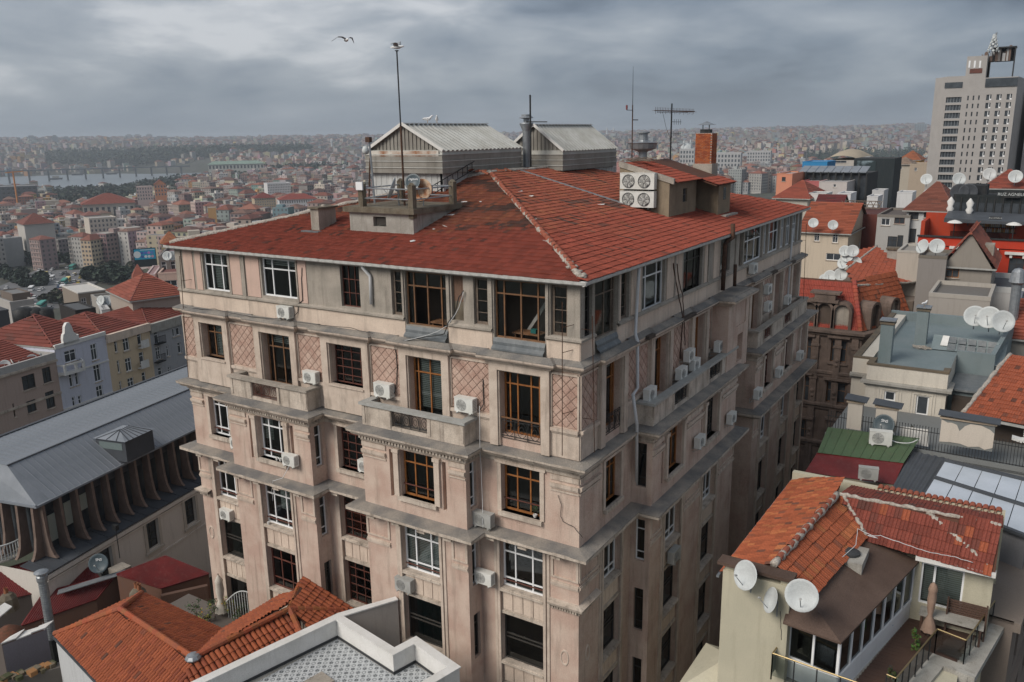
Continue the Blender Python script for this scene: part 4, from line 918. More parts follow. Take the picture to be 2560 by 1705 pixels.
wire('downpipe',[R_(*Z5(705,375),.28),R_(*Z5(690,620),.15),R_(*Z5(672,960),.18),R_(*Z5(672,985),.3),R_(*Z5(690,1040),.45),R_(*Z5(690,1460),.12),R_(*Z5(650,1520),.5),R_(1592,1060,.5),R_(1591,1245,.12)],.075,'pipe_white','long white downpipe running down the side front past the ledges','downpipe',8)
wire('downpipe',[R_(*Z5(2075,40),.3),R_(*Z5(2050,330),.15),R_(*Z5(2030,640),.3)],.07,'pipe_white','pale downpipe at the far end of the side front','downpipe',8)
wire('vent_pipe',[onX(*Z5(1540,0),XC+.55),onX(*Z5(1540,120),XC+.55),R_(*Z5(1490,155),.3),R_(*Z5(1472,180),.25),R_(*Z5(1450,590),.25)],.12,'rust_dark','black bent vent pipe rising past the gutter of the side front','pipe',10)
wire('vent_pipe',[R_(*Z5(1562,360),.45),R_(*Z5(1555,555),.5)],.1,'rust_dark','short dark stub pipe standing on the stair block roof','pipe',8)
def rod(a,b,label,tips):
 t=thing('iron_rod',label,'iron rod',b);MB().tube([a,b],.018,5).build('shaft',K['rust_dark'],t)
 for p,q in tips: MB().tube([p,q],.013,4).build('stay',K['rust_dark'],t)
a,b=onY(1405.8,755,YC - .42),onY(1405.5,1139,YC - .42);rod(a,b,'thin rusty iron rod standing left of the building corner',[(a.lerp(b,f_),a.lerp(b,f_)+Vector((.28,.42,.06))) for f_ in (.16,.32,.72)])
a,b=onX(1481,790,XC+.4),onX(1486,1131,XC+.4);rod(a,b,'thin rusty iron rod standing just round the building corner',[(a.lerp(b,f_),a.lerp(b,f_)+Vector((-.4,-.15,.04))) for f_ in (.1,.75)])
a,b=onY(449,640,YC - .45),onY(471,943,YC - .45);rod(a,b,'thin rusty iron rod at the left edge of the front',[(a.lerp(b,f_),a.lerp(b,f_)+Vector((.3,.45,.05))) for f_ in (.2,.5)])
a,b=onX(2016,560,XC+.9),onX(2008,760,XC+.9);rod(a,b,'thin iron rod at the far end of the side front',[(a.lerp(b,.2),a.lerp(b,.2)+Vector((-.9,0,0)))])
def sagged(pts,n=5,s=.06,seed=1):
 rr=random.Random(seed);o=[]
 for a,b in zip(pts,pts[1:]):
  a,b=Vector(a),Vector(b)
  for k in range(n): t=k/n;o.append(a.lerp(b,t)+Vector((rr.uniform(-.012,.012),rr.uniform(-.012,.012),-s*4*t*(1 - t)+rr.uniform(-.012,.012))))
 return o+[Vector(pts[-1])]
wire('cable',sagged([L_(*Z1(1300,370)),L_(*Z1(1295,480)),L_(*Z1(1305,700)),L_(*Z1(1265,740)),L_(*Z1(1255,830)),L_(*Z1(1215,870),.2)],3,.01),.02,'iron_black','black cable dropping from the attic to an air conditioner')
wire('cable',sagged([L_(*Z1(80,770),.3),L_(*Z1(220,790),.36),L_(*Z1(400,790),.4),L_(*Z1(600,840),.42),L_(*Z1(900,885),.38),L_(*Z1(1080,890),.4),L_(*Z1(1300,935),.42),L_(*Z1(1800,985),.4),L_(*Z1(2030,1045),.42)],5,.03),.014,'iron_black','thin dark cable looping along the upper ledge',)
wire('cable',sagged([L_(*Z2(820,355),.1),L_(*Z2(770,420),.14),L_(*Z2(740,560),.15),L_(*Z2(660,690),.3),L_(*Z2(620,800),.38),L_(*Z2(440,830),.4),L_(*Z2(130,880),.42)],5,.04,2),.022,'iron_black','thick bundle of black cable looping past the bricked up attic window')
wire('cable',sagged([L_(*Z2(820,370),.12),L_(*Z2(760,560),.16),L_(*Z2(650,720),.3),L_(*Z2(450,815),.4),L_(*Z2(100,890),.43)],5,.04,3),.014,'pipe_white','pale cable beside the black bundle at the bricked up window')
wire('cable',sagged([L_(*Z2(115,930)),L_(*Z2(135,1100)),L_(*Z2(130,1300)),L_(*Z2(105,1420),.15)],4,.02,4),.02,'iron_black','black cable running down to the balcony air conditioner')
wire('cable',sagged([L_(*Z2(1020,1275)),L_(*Z2(1025,1400)),L_(*Z2(1030,1520)),L_(*Z2(985,1590),.2)],4,.01,5),.022,'iron_black','black hose hanging beside the large air conditioner')
wire('cable',sagged([R_(*Z5(1010,350)),R_(*Z5(1030,500)),R_(*Z5(1075,720),.3),R_(*Z5(1095,830),.4),R_(*Z5(1085,1000)),R_(*Z5(1070,1200))],5,.03,6),.03,'rust_dark','dark cable bundle draped down the side front to the balcony units')
wire('cable',sagged([R_(*Z5(1045,355)),R_(*Z5(1060,500)),R_(*Z5(1095,640),.2),R_(*Z5(1105,860),.4),R_(*Z5(1115,1080),.2)],5,.03,7),.025,'rust_dark','second dark cable beside the bundle on the side front')
wire('cable',sagged([L_(*Z4(985,60),.3),L_(*Z4(990,450),.6),L_(*Z4(1015,970),.3),L_(*Z4(1020,1320),.7)],4,.0,8),.012,'pipe_white','white cord hanging straight down beside the right bay')
wire('cable',sagged([onY(*Z3(1165,930),YP - .4),onY(*Z3(1100,1050),YP - .68),onY(*Z3(1000,1080),YP - .72),onY(*Z3(990,1170),YP - .2),onY(*Z3(1000,1290),YP - .1)],5,.02,9),.014,'pipe_white','loose pale cables hanging over the ledge under the left bay air conditioner')
wire('cable',sagged([L_(*Z4(1795,980)),L_(*Z4(1830,1080)),L_(*Z4(1820,1180)),L_(*Z4(1845,1250)),L_(*Z4(1960,1310)),L_(*Z4(2050,1420),.1)],4,.01,10),.012,'iron_black','thin wire scrawled down the corner pilaster')
# iron bracket under the far gutter
t=thing('iron_bracket','black folding iron bracket sticking out under the far gutter','bracket',R_(*Z5(1720,100)))
p=[R_(*Z5(1660,110),.1),R_(*Z5(1775,100),1.1),R_(*Z5(1700,40),.1),R_(*Z5(1750,60),.8)]
MB().bar(p[0],p[1],.05).build('arm',K['iron_black'],t);MB().bar(p[2],p[1],.04).build('brace',K['iron_black'],t);MB().bar(p[3],p[1],.06).build('end_plate',K['iron_black'],t)
# pots on two window sills, papers and desks in the open attic rooms
def pot(P,r,h,plant,lab):
 t=thing('plant_pot',lab,'plant pot',P);P=Vector(P);MB().lathe([(r*.7,0),(r,h),(r*.85,h),(0,h*.9)],P,10).build('pot',K['white'],t)
 if plant:
  m=MB();m.col=(.05,.09,.03);rr=random.Random(int(P.x*99))
  for k in range(plant): a=rr.uniform(0,6.3);q=P+Vector((math.cos(a)*rr.uniform(0,r*1.6),math.sin(a)*rr.uniform(0,r*1.6),h+rr.uniform(0,r*4)));s_=r*.5;m.add([q,q+Vector((rr.uniform(-s_,s_),rr.uniform(-s_,s_),s_)),q+Vector((rr.uniform(-s_,s_),rr.uniform(-s_,s_),-s_*.3))],[(0,1,2)])
  m.build('leaves',K['plain'],t)
for k,x in enumerate((-30.85,-30.6,-30.35)): pot((x,YP+.1,18.4),.07,.16,12,['first','second','third'][k]+' of three white pots on the sill of the left bay window')
pot((-31.8,YP - .0,14.72),.07,.14,10,'white pot on the outer sill one floor below the left bay window');pot((-17.2+.7,YC+.15,18.4),.1,.12,60,'pot of green leaves behind the rail of the corner window')
for x,y,lab in ((-17.1,YC+.95,'wooden desk seen through the open corner attic window'),(-21.3,YC+.9,'wooden desk seen through the open attic window beside the bricked one')):
 t=thing('desk',lab,'desk',(x,y,25.4));MB().box(x - .7,y - .35,26.1,x+.6,y+.35,26.15).build('top',K['wood_old'],t)
 for s_ in (-.6,.5): MB().box(x+s_,y - .3,25.4,x+s_+.05,y+.3,26.1).build('leg',K['wood_old'],t)
o=MB().box(-17.0,YC+.75,26.16,-16.75,YC+.95,26.32).build('box',mat('box_green',(.02,.13,.12)),None);tag(o,'small green box on the desk in the corner attic room','box')
o=MB(FL).extr([(-17.6,1.3,26.0),(-17.45,1.3,26.0),(-16.3,1.3,27.6),(-16.5,1.3,27.6)],(0,.06,0)).build('leaning_board',K['ac_grey']);tag(o,'pale board leaning in the open corner attic room','board')
dr=MB(FL)
for k in range(14):
 u=-22.55+k*.115;dr.add([(u,-PD+.5+.05*(k % 2),11.15),(u+.115,-PD+.5+.05*((k+1) % 2),11.15),(u+.115,-PD+.45+.05*((k+1) % 2),13.38),(u,-PD+.45+.05*(k % 2),13.38)],[(0,1,2,3)])
tag(dr.build('curtain',K['curtain_teal'],None,True),'teal curtain hanging behind the dark window low on the right bay','curtain')
# ------------------------------------------------------------------ gulls
GW,GG,GB=(.72,.72,.72),(.30,.32,.34),(.05,.05,.05)
def gull(P,ang,pose,label):
 m=MB(fr(P[0],P[1],ang,P[2]))
 spine=[(-.30,0,.0),(-.2,0,.02),(-.05,0,.0),(.1,0,.02),(.2,0,.10),(.24,0,.17),(.28,0,.18),(.36,0,.165)] if pose=='stand' else [(-.3,0,0),(-.15,0,.01),(0,0,0),(.15,0,.01),(.24,0,.03),(.29,0,.035),(.38,0,.02)]
 rad=[.02,.06,.095,.09,.055,.05,.035,.006] if pose=='stand' else [.02,.06,.085,.075,.05,.045,.006]
 if pose=='stand': spine=[(x,y,z+.22) for x,y,z in spine]
 m.col=GW;m.tube(spine,rad,8)
 if pose=='stand':
  m.col=GG
  for s_ in (-1,1): m.add([(.08,s_*.09,.27),(-.1,s_*.1,.28),(-.36,s_*.03,.22),(-.1,s_*.1,.17)],[(0,1,2,3)])
  m.col=(.5,.3,.1)
  for s_ in (-.03,.03): m.bar((0,s_,0),(0,s_,.15),.014);m.bar((-.02,s_,.006),(.05,s_,.006),.03,.008)
 else:
  for s_,prof in ((1,pose[0]),(-1,pose[1])):
   vs=[]
   for y,z,x0,x1 in prof: vs+=[(x0,s_*y,z),(x1,s_*y,z+.012),(x0,s_*y,z - .015),(x1,s_*y,z - .01)]
   n=len(prof);m.col=GG;fs=[]
   for i in range(n - 1): fs+=[(4*i,4*i+4,4*i+5,4*i+1),(4*i+2,4*i+3,4*i+7,4*i+6),(4*i,4*i+2,4*i+6,4*i+4),(4*i+1,4*i+5,4*i+7,4*i+3)]
   m.add(vs,fs)
 return tag(m.build('seagull',K['bird'],None,True),label,'gull')
gl=[(0,.03,.1,-.14),(.25,.12,.15,-.1),(.45,.1,.12,-.09),(.7,.0,.03,-.05)]
glide=[(0,.03,.1,-.14),(.2,.13,.15,-.1),(.4,.13,.12,-.09),(.72,-.08,.0,-.04)]
gull(onD(866,100,42),R(150),(glide,[(0,.03,.1,-.14),(.16,.12,.12,-.1),(.28,.1,.1,-.08),(.36,-.12,.02,-.03)]),'gull gliding with drooped wings in the sky, left of the mast')
gull((-26.17,31.68,38.02),R(20),([(0,.03,.1,-.14),(.2,.16,.15,-.1),(.35,.26,.1,-.05),(.5,.3,.05,.0)],[(0,.03,.1,-.14),(.25,.16,.15,-.1),(.42,.17,.1,-.06),(.68,.08,.0,-.04)]),'gull with wings raised balancing on the tip of the tall mast')
gull((-29.5,38.1,34.7),R(30),'stand','hunched gull standing on the first shed ridge, left of its mate');gull((-29.5,38.95,34.7),R(-50),'stand','upright white gull standing on the first shed ridge, right of its mate')
# ------------------------------------------------------------------ generic neighbours
def onF(px,py,F):
 """(u, z) where the sight line meets the front plane of a frame"""
 I=F.inverted();o=I @ CAM;d=(I.to_3x3() @ _ray(px,py));k=-o.y/d.y;p=o+d*k;return p.x,p.z
def cm(c): return c
def tile_poly(parent,poly,a,b,colf,w=.22,h=.36,kind='barrel',nind=80,jit=1.0):
 """tiles over a plane polygon; rows run along the eave a-b"""
 poly=[Vector(p) for p in poly];a=Vector(a);b=Vector(b);ux=(b - a).normalized();nn=None
 for p in poly:
  c=ux.cross(p - a)
  if c.length>.05: nn=c.normalized();break
 if nn.z<0: nn=-nn
 up=nn.cross(ux).normalized();P=[((p - a).dot(ux),(p - a).dot(up)) for p in poly]
 if sum(p[1] for p in P)<0: up=-up;P=[(u,-v) for u,v in P]
 u0=min(p[0] for p in P);u1=max(p[0] for p in P);v1=max(p[1] for p in P);v0=min(p[1] for p in P)
 def test(u,v):
  u+=u0;v+=v0;c=False
  for i in range(len(P)):
   (x1,y1),(x2,y2)=P[i],P[i - 1]
   if (y1>v) !=(y2>v) and u<(x2 - x1)*(v - y1)/(y2 - y1)+x1: c=not c
  return c
 m=MB();m.poly([p - nn*((p - a).dot(nn)+.03) for p in poly]);o=m.build('roof_deck',K['deck'],parent)
 tiles(o if PARTLEVEL(parent) else parent,a+ux*u0+up*v0+nn*.01,ux,up,int((u1 - u0)/w)+1,int((v1 - v0)/h)+1,test,colf,w,h,kind,nind,jit)
 return o
def PARTLEVEL(o): return o.parent is None
def colv(c,amt=.18,dark=.06,alt=None,pa=.25):
 def f(u,v,rr):
  q=c if alt is None or rr.random()>pa else mixc(c,alt,rr.uniform(.4,1))
  if rr.random()<dark: q=mixc(q,DRK,rr.uniform(.3,.8))
  k=rr.uniform(1 - amt,1+amt);return tuple(x*k for x in q)
 return f
def ridge(parent,a,b,r=.1,m_='tile',col=(.36,.115,.06),name='ridge_cap',step=.36,lump=False):
 a,b=Vector(a),Vector(b);n=max(1,int((b - a).length/step));m=MB();m.col=col
 for i in range(n):
  p,q=a.lerp(b,i/n),a.lerp(b,(i+1.12)/n);m.col=tuple(x*rnd.uniform(.85,1.12) for x in col);m.tube([p,q],[r*1.12,r*.9],8)
 return m.build(name,K[m_],parent)
def house(name,label,F,w,d,z0,z1,col,wins=(),swins=(),roof=None,cat='building',wf='white',trim=None,group=None,frame='upvc',lwins=(),glass='pane_far',mat_='paint'):
 """box house: front y=0 (u 0..w), depth d; wins on the front, swins on the u=w side, lwins on the u=0 side (u, u, z, z)"""
 o=F @ Vector((w/2,d/2,0));t=thing(name,label,cat,(o.x,o.y,z0),group=group)
 fw_=MB(F);fw_.col=col;wall_grid(fw_,0,w,z0,z1,[(*q[:4],.14) for q in wins])
 FS=F @ fr(w,0,R(90));fw_.F=FS;wall_grid(fw_,0,d,z0,z1,[(*q[:4],.14) for q in swins])
 FZ=F @ fr(0,d,R(-90));fw_.F=FZ;wall_grid(fw_,0,d,z0,z1,[(*q[:4],.14) for q in lwins])
 fw_.F=F;fw_.quad((0,d,z0),(w,d,z0),(w,d,z1),(0,d,z1));fw_.build('wall',K[mat_],t)
 for FF,ws in ((F,wins),(FS,swins),(FZ,lwins)):
  for q in ws:
   st=q[4] if len(q)>4 else frame;cols=(0,.5,1) if (q[1] - q[0])>.7 else (0,1)
   ww=win(t,FF,*q[:4],.08,cols,(0,.7,1) if q[3] - q[2]>1 else (0,1),st,glass,None,False,.07,.05)
   mm=MB(FF);mm.box(q[0] - .08,-.1,q[2] - .1,q[1]+.08,.05,q[2] - .005);mm.build('sill',K['stone' if trim is None else trim],ww)
 if roof:
  kind=roof[0]
  if kind=='flat':
   ph,fc=roof[1],roof[2];m=MB(F);m.col=fc;m.quad((0.05,.05,z1 - .02),(w - .05,.05,z1 - .02),(w - .05,d - .05,z1 - .02),(.05,d - .05,z1 - .02));m.build('roof',K['paint'],t)
   if ph:
    m=MB(F);m.col=roof[3] if len(roof)>3 else col;T=.22
    m.box(-.03,-.03,z1 - .01,w+.03,T,z1+ph);m.box(-.03,d - T,z1 - .01,w+.03,d+.03,z1+ph);m.box(-.03,T,z1 - .01,T,d - T,z1+ph);m.box(w - T,T,z1 - .01,w+.03,d - T,z1+ph);m.build('parapet',K['paint'],t)
  else:
   rise,ov,rc=roof[1:4];strip=roof[4] if len(roof)>4 else 'strip';e=ov
   al=roof[5] if len(roof)>5 else ('x' if w>=d else 'y');zz=z1+.02
   W_=lambda u,v,z: F @ Vector((u,v,z));c4=[W_(-e,-e,zz),W_(w+e,-e,zz),W_(w+e,d+e,zz),W_(-e,d+e,zz)]
   if al=='x': hi=min(d/2+e,(w/2+e)*.93) if kind=='hip' else 0;r0,r1=W_(-e+hi,d/2,zz+rise),W_(w+e - hi,d/2,zz+rise)
   else: hi=min(w/2+e,(d/2+e)*.93) if kind=='hip' else 0;r0,r1=W_(w/2,-e+hi,zz+rise),W_(w/2,d+e - hi,zz+rise)
   pl=[([c4[0],c4[1],r1,r0],c4[0],c4[1]),([c4[2],c4[3],r0,r1],c4[2],c4[3]),([c4[1],c4[2],r1],c4[1],c4[2]),([c4[3],c4[0],r0],c4[3],c4[0])] if al=='x' else [([c4[1],c4[2],r1,r0],c4[1],c4[2]),([c4[3],c4[0],r0,r1],c4[3],c4[0]),([c4[0],c4[1],r0],c4[0],c4[1]),([c4[2],c4[3],r1],c4[2],c4[3])]
   if kind=='gable':
    m=MB();m.col=col;g=[(W_(0,0,z1),W_(w,0,z1),W_(w/2,0,z1+rise)),(W_(0,d,z1),W_(w,d,z1),W_(w/2,d,z1+rise))] if al=='y' else [(W_(0,0,z1),W_(0,d,z1),W_(0,d/2,z1+rise)),(W_(w,0,z1),W_(w,d,z1),W_(w,d/2,z1+rise))]
    for q in g: m=MB();m.col=col;m.poly(q);m.build('gable',K[mat_],t)
    pl=pl[:2]
   dk=MB();dk.poly([p - Vector((0,0,.12)) for p in c4])
   rf_=dk.build('roof',K['deck'],t)
   for poly,a,b in pl:
    cx=sum((p for p in poly),Vector())/len(poly);nn=(Vector(b) - Vector(a)).cross(cx - Vector(a))
    if nn.z<0: nn=-nn
    if nn.dot(CAM - cx)<-.0: MB().poly(poly).build('back_slope',K['deck'],rf_);continue
    if strip=='tiles': tile_poly(rf_,poly,a,b,colv(rc,.15,.06),.24,.4,'flat',40)
    else: strip_poly(rf_,poly,a,b,rc)
   rb=tuple(x*1.05+.02 for x in rc)
   ridge(rf_,r0,r1,.1,col=rb)
   if kind=='hip':
    for i,r_ in ((0,r0),(1,r1),(2,r1),(3,r0)) if al=='x' else ((0,r0),(1,r0),(2,r1),(3,r1)): ridge(rf_,c4[i],r_,.08,col=rb)
   gm=MB()
   for i in range(4): gm.bar(c4[i] - Vector((0,0,.08)),c4[(i+1) % 4] - Vector((0,0,.08)),.12,.14)
   gm.build('gutter',K['ac_grey'],t)
 return t
def strip_poly(parent,poly,a,b,rc,h=.42,name='tile_row'):
 """courses of tiles seen from afar: one overlapping strip per course"""
 poly=[Vector(p) for p in poly];a=Vector(a);b=Vector(b);ux=(b - a).normalized();nn=None
 for p in poly:
  c=ux.cross(p - a)
  if c.length>.05: nn=c.normalized();break
 if nn.z<0: nn=-nn
 up=nn.cross(ux);P=[((p - a).dot(ux),(p - a).dot(up)) for p in poly]
 if sum(p[1] for p in P)<0: up=-up;P=[(u,-v) for u,v in P]
 def span(v):
  xs=[]
  for i in range(len(P)):
   (x1,y1),(x2,y2)=P[i],P[i - 1]
   if (y1 - v)*(y2 - v)<0: xs.append(x1+(x2 - x1)*(v - y1)/(y2 - y1))
  return (min(xs),max(xs)) if len(xs)>1 else None
 v1=max(p[1] for p in P);m=MB();rr=random.Random(int(abs(a.x*13+a.y)))
 n=int(v1/h)+1
 for j in range(n):
  s=span(min(max((j+.5)*h,.01),v1 - .01))
  if not s or s[1] - s[0]<.2: continue
  k=max(1,int((s[1] - s[0])/1.1))
  for i in range(k):
   x0,x1=s[0]+(s[1] - s[0])*i/k,s[0]+(s[1] - s[0])*(i+1)/k;q=rr.uniform(.82,1.15)
   m.col=tuple(c*q for c in (rc if rr.random()>.08 else mixc(rc,DRK,.4)))
   w=lambda u,v,z: a+ux*u+up*v+nn*z
   m.add([w(x0,j*h - .03,.07),w(x1,j*h - .03,.07),w(x1,(j+1)*h,.01),w(x0,(j+1)*h,.01),w(x0,j*h - .03,-.02),w(x1,j*h - .03,-.02)],[(0,1,2,3),(4,5,1,0)])
 m.build('tile_rows',K['tile'],parent,kind='stuff')
def rowwin(F,zm,lst,u_off=0):
 o=[]
 for x0,y0,x1,y1,*st in lst:
  a=onF(*zm(x0,y0),F);b=onF(*zm(x1,y1),F);o.append((a[0] - u_off,b[0] - u_off,min(a[1],b[1]),max(a[1],b[1]),*st))
 return [q for q in o if q[1]>q[0]+.15 and q[3]>q[2]+.2]
# ------------------------------------------------------------------ left: hall with the standing seam roof
FH=fr(-50.9,24.6,R(103.2));LH=30
t=hall=thing('metal_roof_hall','long hall with grey standing seam metal roof and curved concrete fins','building',FH @ Vector((12,6,0)))
mk('zinc',(.235,.255,.285),(.19,.21,.235),sc_=.7,rough=.55,bump=.05,fine=.12,streak=.25,stain=(.36,.37,.38))
mk('zinc_dark',(.075,.083,.095),(.06,.066,.075),sc_=.8,rough=.55,bump=.05)
mk('fin',(.20,.145,.12),(.15,.11,.09),sc_=1.2,streak=.3,stain=(.08,.06,.05),bump=.25)
MB(FH).add([(0,0,11.98),(LH,0,11.98),(LH,2.9,13.98),(.8,2.9,13.98),(0,7,12.0),(LH,6.7,14.48),(.8,6.7,14.48)],[(0,1,2,3),(3,2,5,6),(0,3,6,4)]).build('roof',K['zinc'],t)
rl=hall.children[0] if False else None
def panel(dy,dz,w=.5):
 L2=math.hypot(dy,dz);m=MB();m.box(0,0,0,w - .004,L2,.012);m.box(w - .03,0,.012,w,L2,.05);return m.mesh('roof_panel',K['zinc'])
for (y0,z0,y1,z1) in ((0,11.99,2.9,13.99),(2.9,13.99,6.7,14.49)):
 me=panel(y1 - y0,z1 - z0);an=math.atan2(z1 - z0,y1 - y0)
 for i in range(int(LH/.5)):
  u=i*.5+(.8 if y0 else .0)
  if u>LH - .5: continue
  if not y0 and u<.75: continue
  o=link('roof_panel',me,hall);o.matrix_basis=FH @ Matrix.Translation((u,y0,z0+.01)) @ Matrix.Rotation(an,4,'X')
MB(FH).box(.5,6.7,13.9,LH,6.95,14.6).build('rear_fascia',K['zinc_dark'],t)
MB(FH).bar((.8,2.9,14.03),(LH,2.9,14.03),.12,.07).build('ridge_strip',K['zinc_dark'],t)
MB(FH).box(-.1,-.12,11.86,LH,.05,12.0).build('eave_trim',K['zinc'],t);MB(FH).box(-.12,-.1,11.86,.03,7,12.0).build('eave_trim',K['zinc'],t)
MB(FH).box(.35,.75,8.2,LH,.9,11.9).build('glazing',K['pane_far'],t);MB(FH).box(.75,.35,8.2,.9,7,11.9).build('glazing',K['pane_far'],t)
for i in range(24):
 if i % 2==0 or i>3: MB(FH).box(.5+i*.65,.62,11.0,1.1+i*.65,.7,11.86).build('clerestory_panel',K['zinc_dark'],t)
for k in (0,1,2): MB(FH).box(1.1+k*1.3,.55,8.9,2.0+k*1.3,.6,10.7+.3*(k==1)).build('roller_blind',mat('blind_green',(.33,.37,.33)),t) if k==0 else MB(FH).box(1.1+k*1.3,.55,8.9+k*.5,2.0+k*1.3,.6,11.0).build('roller_blind',bpy.data.materials['blind_green'],t)
fp=[(0,.55,11.8),(0,.0,11.8),(0,-.05,10.6),(0,-.1,9.7),(0,-.22,8.95),(0,-.42,8.5),(0,-.62,8.3),(0,.55,8.3)]
fm_=MB().extr(fp,(.2,0,0)).mesh('fin',K['fin'])
for i in range(20): o=link('fin',fm_,hall);o.matrix_basis=FH @ Matrix.Translation((.35+i*1.3,0,0))
for i in range(5): o=link('fin',fm_,hall);o.matrix_basis=FH @ Matrix.Translation((0,.55+i*1.3,0)) @ Matrix.Rotation(R(-90),4,'Z')
MB(FH).extr([(-1.2,-1.25,8.0),(LH,-1.25,8.0),(LH,.7,8.32),(-1.2,.7,8.32)],(0,0,.06)).build('lead_ledge',K['zinc_dark'],t)
for i in range(26): MB(FH).bar((i*1.15 - .6,-1.25,8.08),(i*1.15 - .6,.7,8.4),.05,.05).build('ledge_seam',K['zinc_dark'],t)
lw_=[(u,u+1.15,5.3,7.4) for u in (3.0,7.4,11.4,15.6)]
m=MB(FH @ fr(0,-1.05));m.col=(.64,.60,.545);wall_grid(m,-1,LH,0,7.9,[(*q,.3) for q in lw_]);m.box(-1,-.18,7.62,LH,0,7.9);m.box(-1,-.1,7.4,LH,0,7.5);m.box(-1,-.06,4.5,LH,0,4.65);m.box(-1,0,0,-.9,8,7.9);m.build('wall',K['paint'],t)
for q in lw_:
 ww=win(t,FH @ fr(0,-1.05),*q,.2,(0,.5,1),(0,.25,.5,.75,1),'darkframe','pane_far',each=False);m=MB(FH @ fr(0,-1.05));m.col=(.5,.46,.4)
 for b in ((q[0] - .25,q[0],q[2] - .2,q[3]+.25),(q[1],q[1]+.25,q[2] - .2,q[3]+.25),(q[0],q[1],q[3],q[3]+.25)): m.box(b[0],-.08,b[2],b[1],0,b[3])
 m.box(q[0] - .3,-.16,q[2] - .3,q[1]+.3,0,q[2] - .1);m.build('surround',K['paint'],ww)
I=FH.inverted();pa,pb=I @ onZ(318.8,1143.8,12.55),I @ onZ(219.7,1125,12.75);pc=I @ onZ(358,1126,12.5)
u0,u1,y0,y1=pa.x - .05,pa.x+2.6,pa.y,pa.y+2.6
t2=thing('roof_lantern','boxy grey roof lantern on the metal roof','roof lantern',FH @ Vector((u0,y0,12.5)));m=MB(FH);m.box(u0,y0,12.2,u1,y1,13.75);m.build('walls',K['zinc_dark'],t2)
m=MB(FH);m.box(u0 - .02,y0+.3,13.05,u0+.05,y1 - .3,13.55);m.build('glazing',mat('glaz',(.16,.20,.20),None,rough=.2,bump=0),t2)
rz2=[(u0 - .12,y0 - .12,13.75),(u1+.12,y0 - .12,13.75),(u1+.12,y1+.12,13.75),(u0 - .12,y1+.12,13.75),(u0+1.0,(y0+y1)/2,14.15),(u1 - 1.0,(y0+y1)/2,14.15)]
MB(FH).add(rz2,[(0,1,5,4),(1,2,5),(2,3,4,5),(3,0,4)]).build('roof',K['zinc'],t2)
m=MB(FH)
for k in range(6): f_=(k+.5)/6;m.bar((u0+(u1 - u0)*f_,y0 - .12,13.78),(u0+.8+(u1 - u0 - 1.6)*f_,(y0+y1)/2,14.18),.04);m.bar((u0 - .12,y0+(y1 - y0)*f_,13.78),(u0+1.0,(y0+y1)/2,14.17),.03) if k % 2 else None
m.build('seams',K['zinc_dark'],t2)
# ------------------------------------------------------------------ left: terrace of four street houses
FW=fr(-77.2,36,R(102.3));ZW1=lambda x,y: (x/4.906,820+y/4.906)
def ub(x,y): return onF(*ZW1(x,y),FW)[0]
uB0,uB1,uW1,uC1,uG1=ub(-420,700),ub(690,420),ub(1290,90),ub(1830,10),ub(2600,-150)
zB,zWt,zC,zG=onF(*ZW1(400,470),FW)[1],onF(*ZW1(1000,150),FW)[1],onF(*ZW1(1500,70),FW)[1],onF(*ZW1(2000,-40),FW)[1]
RT_=(.185,.052,.038)
def rowhouse(u0,u1,ztop,col,wl_,label,roof,extra=None,frame='upvc'):
 F=FW @ fr(u0,0);ws=rowwin(F,ZW1,wl_);t=house('street_house',label,F,u1 - u0,11,-6,ztop,col,ws,roof=roof,frame=frame);return t,F
t,F=rowhouse(uB0,uB1,zB,(.44,.34,.295),[(262,600,445,720,'darkframe'),(322,905,455,1010,'darkframe'),(105,625,150,785),(150,930,195,1085),(510,500,640,650),(550,795,685,960),(595,1095,705,1120),(370,1200,490,1215),(0,1270,35,1390),(-200,700,-60,800),(-180,1000,-40,1090)],'beige house at the left edge with dark windows and rooftop dishes',('flat',.7,(.35,.32,.29),(.40,.39,.375)),frame='darkframe')
for z in (zB - .05,zB - 3.3,zB - 6.6): MB(F).box(0,-.22 if z>zB - 1 else -.12,z - .12,uB1 - uB0,0,z+.1).build('string_course',K['stone'],t)
m=MB(F);m.box(.5,.5,zB+.0,uB1 - uB0 - .5,9,zB+.3);m.build('roof_base',K['deck'],t);strip_poly(t,[F @ Vector(p) for p in ((.6,.9,zB+.35),(uB1 - uB0 - .6,.9,zB+.35),(uB1 - uB0 - .6,6,zB+1.7),(.6,6,zB+1.7))],F @ Vector((.6,.9,zB+.35)),F @ Vector((uB1 - uB0 - .6,.9,zB+.35)),RT_)
for k,(x,y,z_) in enumerate(((60,440,.9),(130,430,.8),(290,420,.7),(385,370,1.1),(535,340,1.1))):
 p=onF(*ZW1(x,y),F @ fr(0,1.5));place(di_w,(F @ fr(0,1.5)) @ Vector((p[0],0,p[1] - .8)),R([60,160,250,75,80][k]),['pale dish nearest the left edge on the beige house parapet','dish turned away beside the leftmost one on the beige house','dish seen edge on lying behind the beige house parapet','large pale dish on the beige house roof below the bare wall','pale dish at the junction of the beige and white houses'][k],1.1)
t,F=rowhouse(uB1,uW1,zWt,(.56,.575,.66),[(785,290,945,390),(1105,205,1205,380),(1140,450,1250,640),(1175,720,1280,880),(840,565,905,715),(915,550,975,690),(880,850,940,1000),(955,835,1015,975)],'bluish white house with scrolled gable between the beige and cream houses',('hip',2.2,.0,RT_,'strip','x'))
w_=uW1 - uB1;g0=onF(*ZW1(765,160),F)[0];g1=onF(*ZW1(960,130),F)[0];gm=(g0+g1)/2;gh=2.1
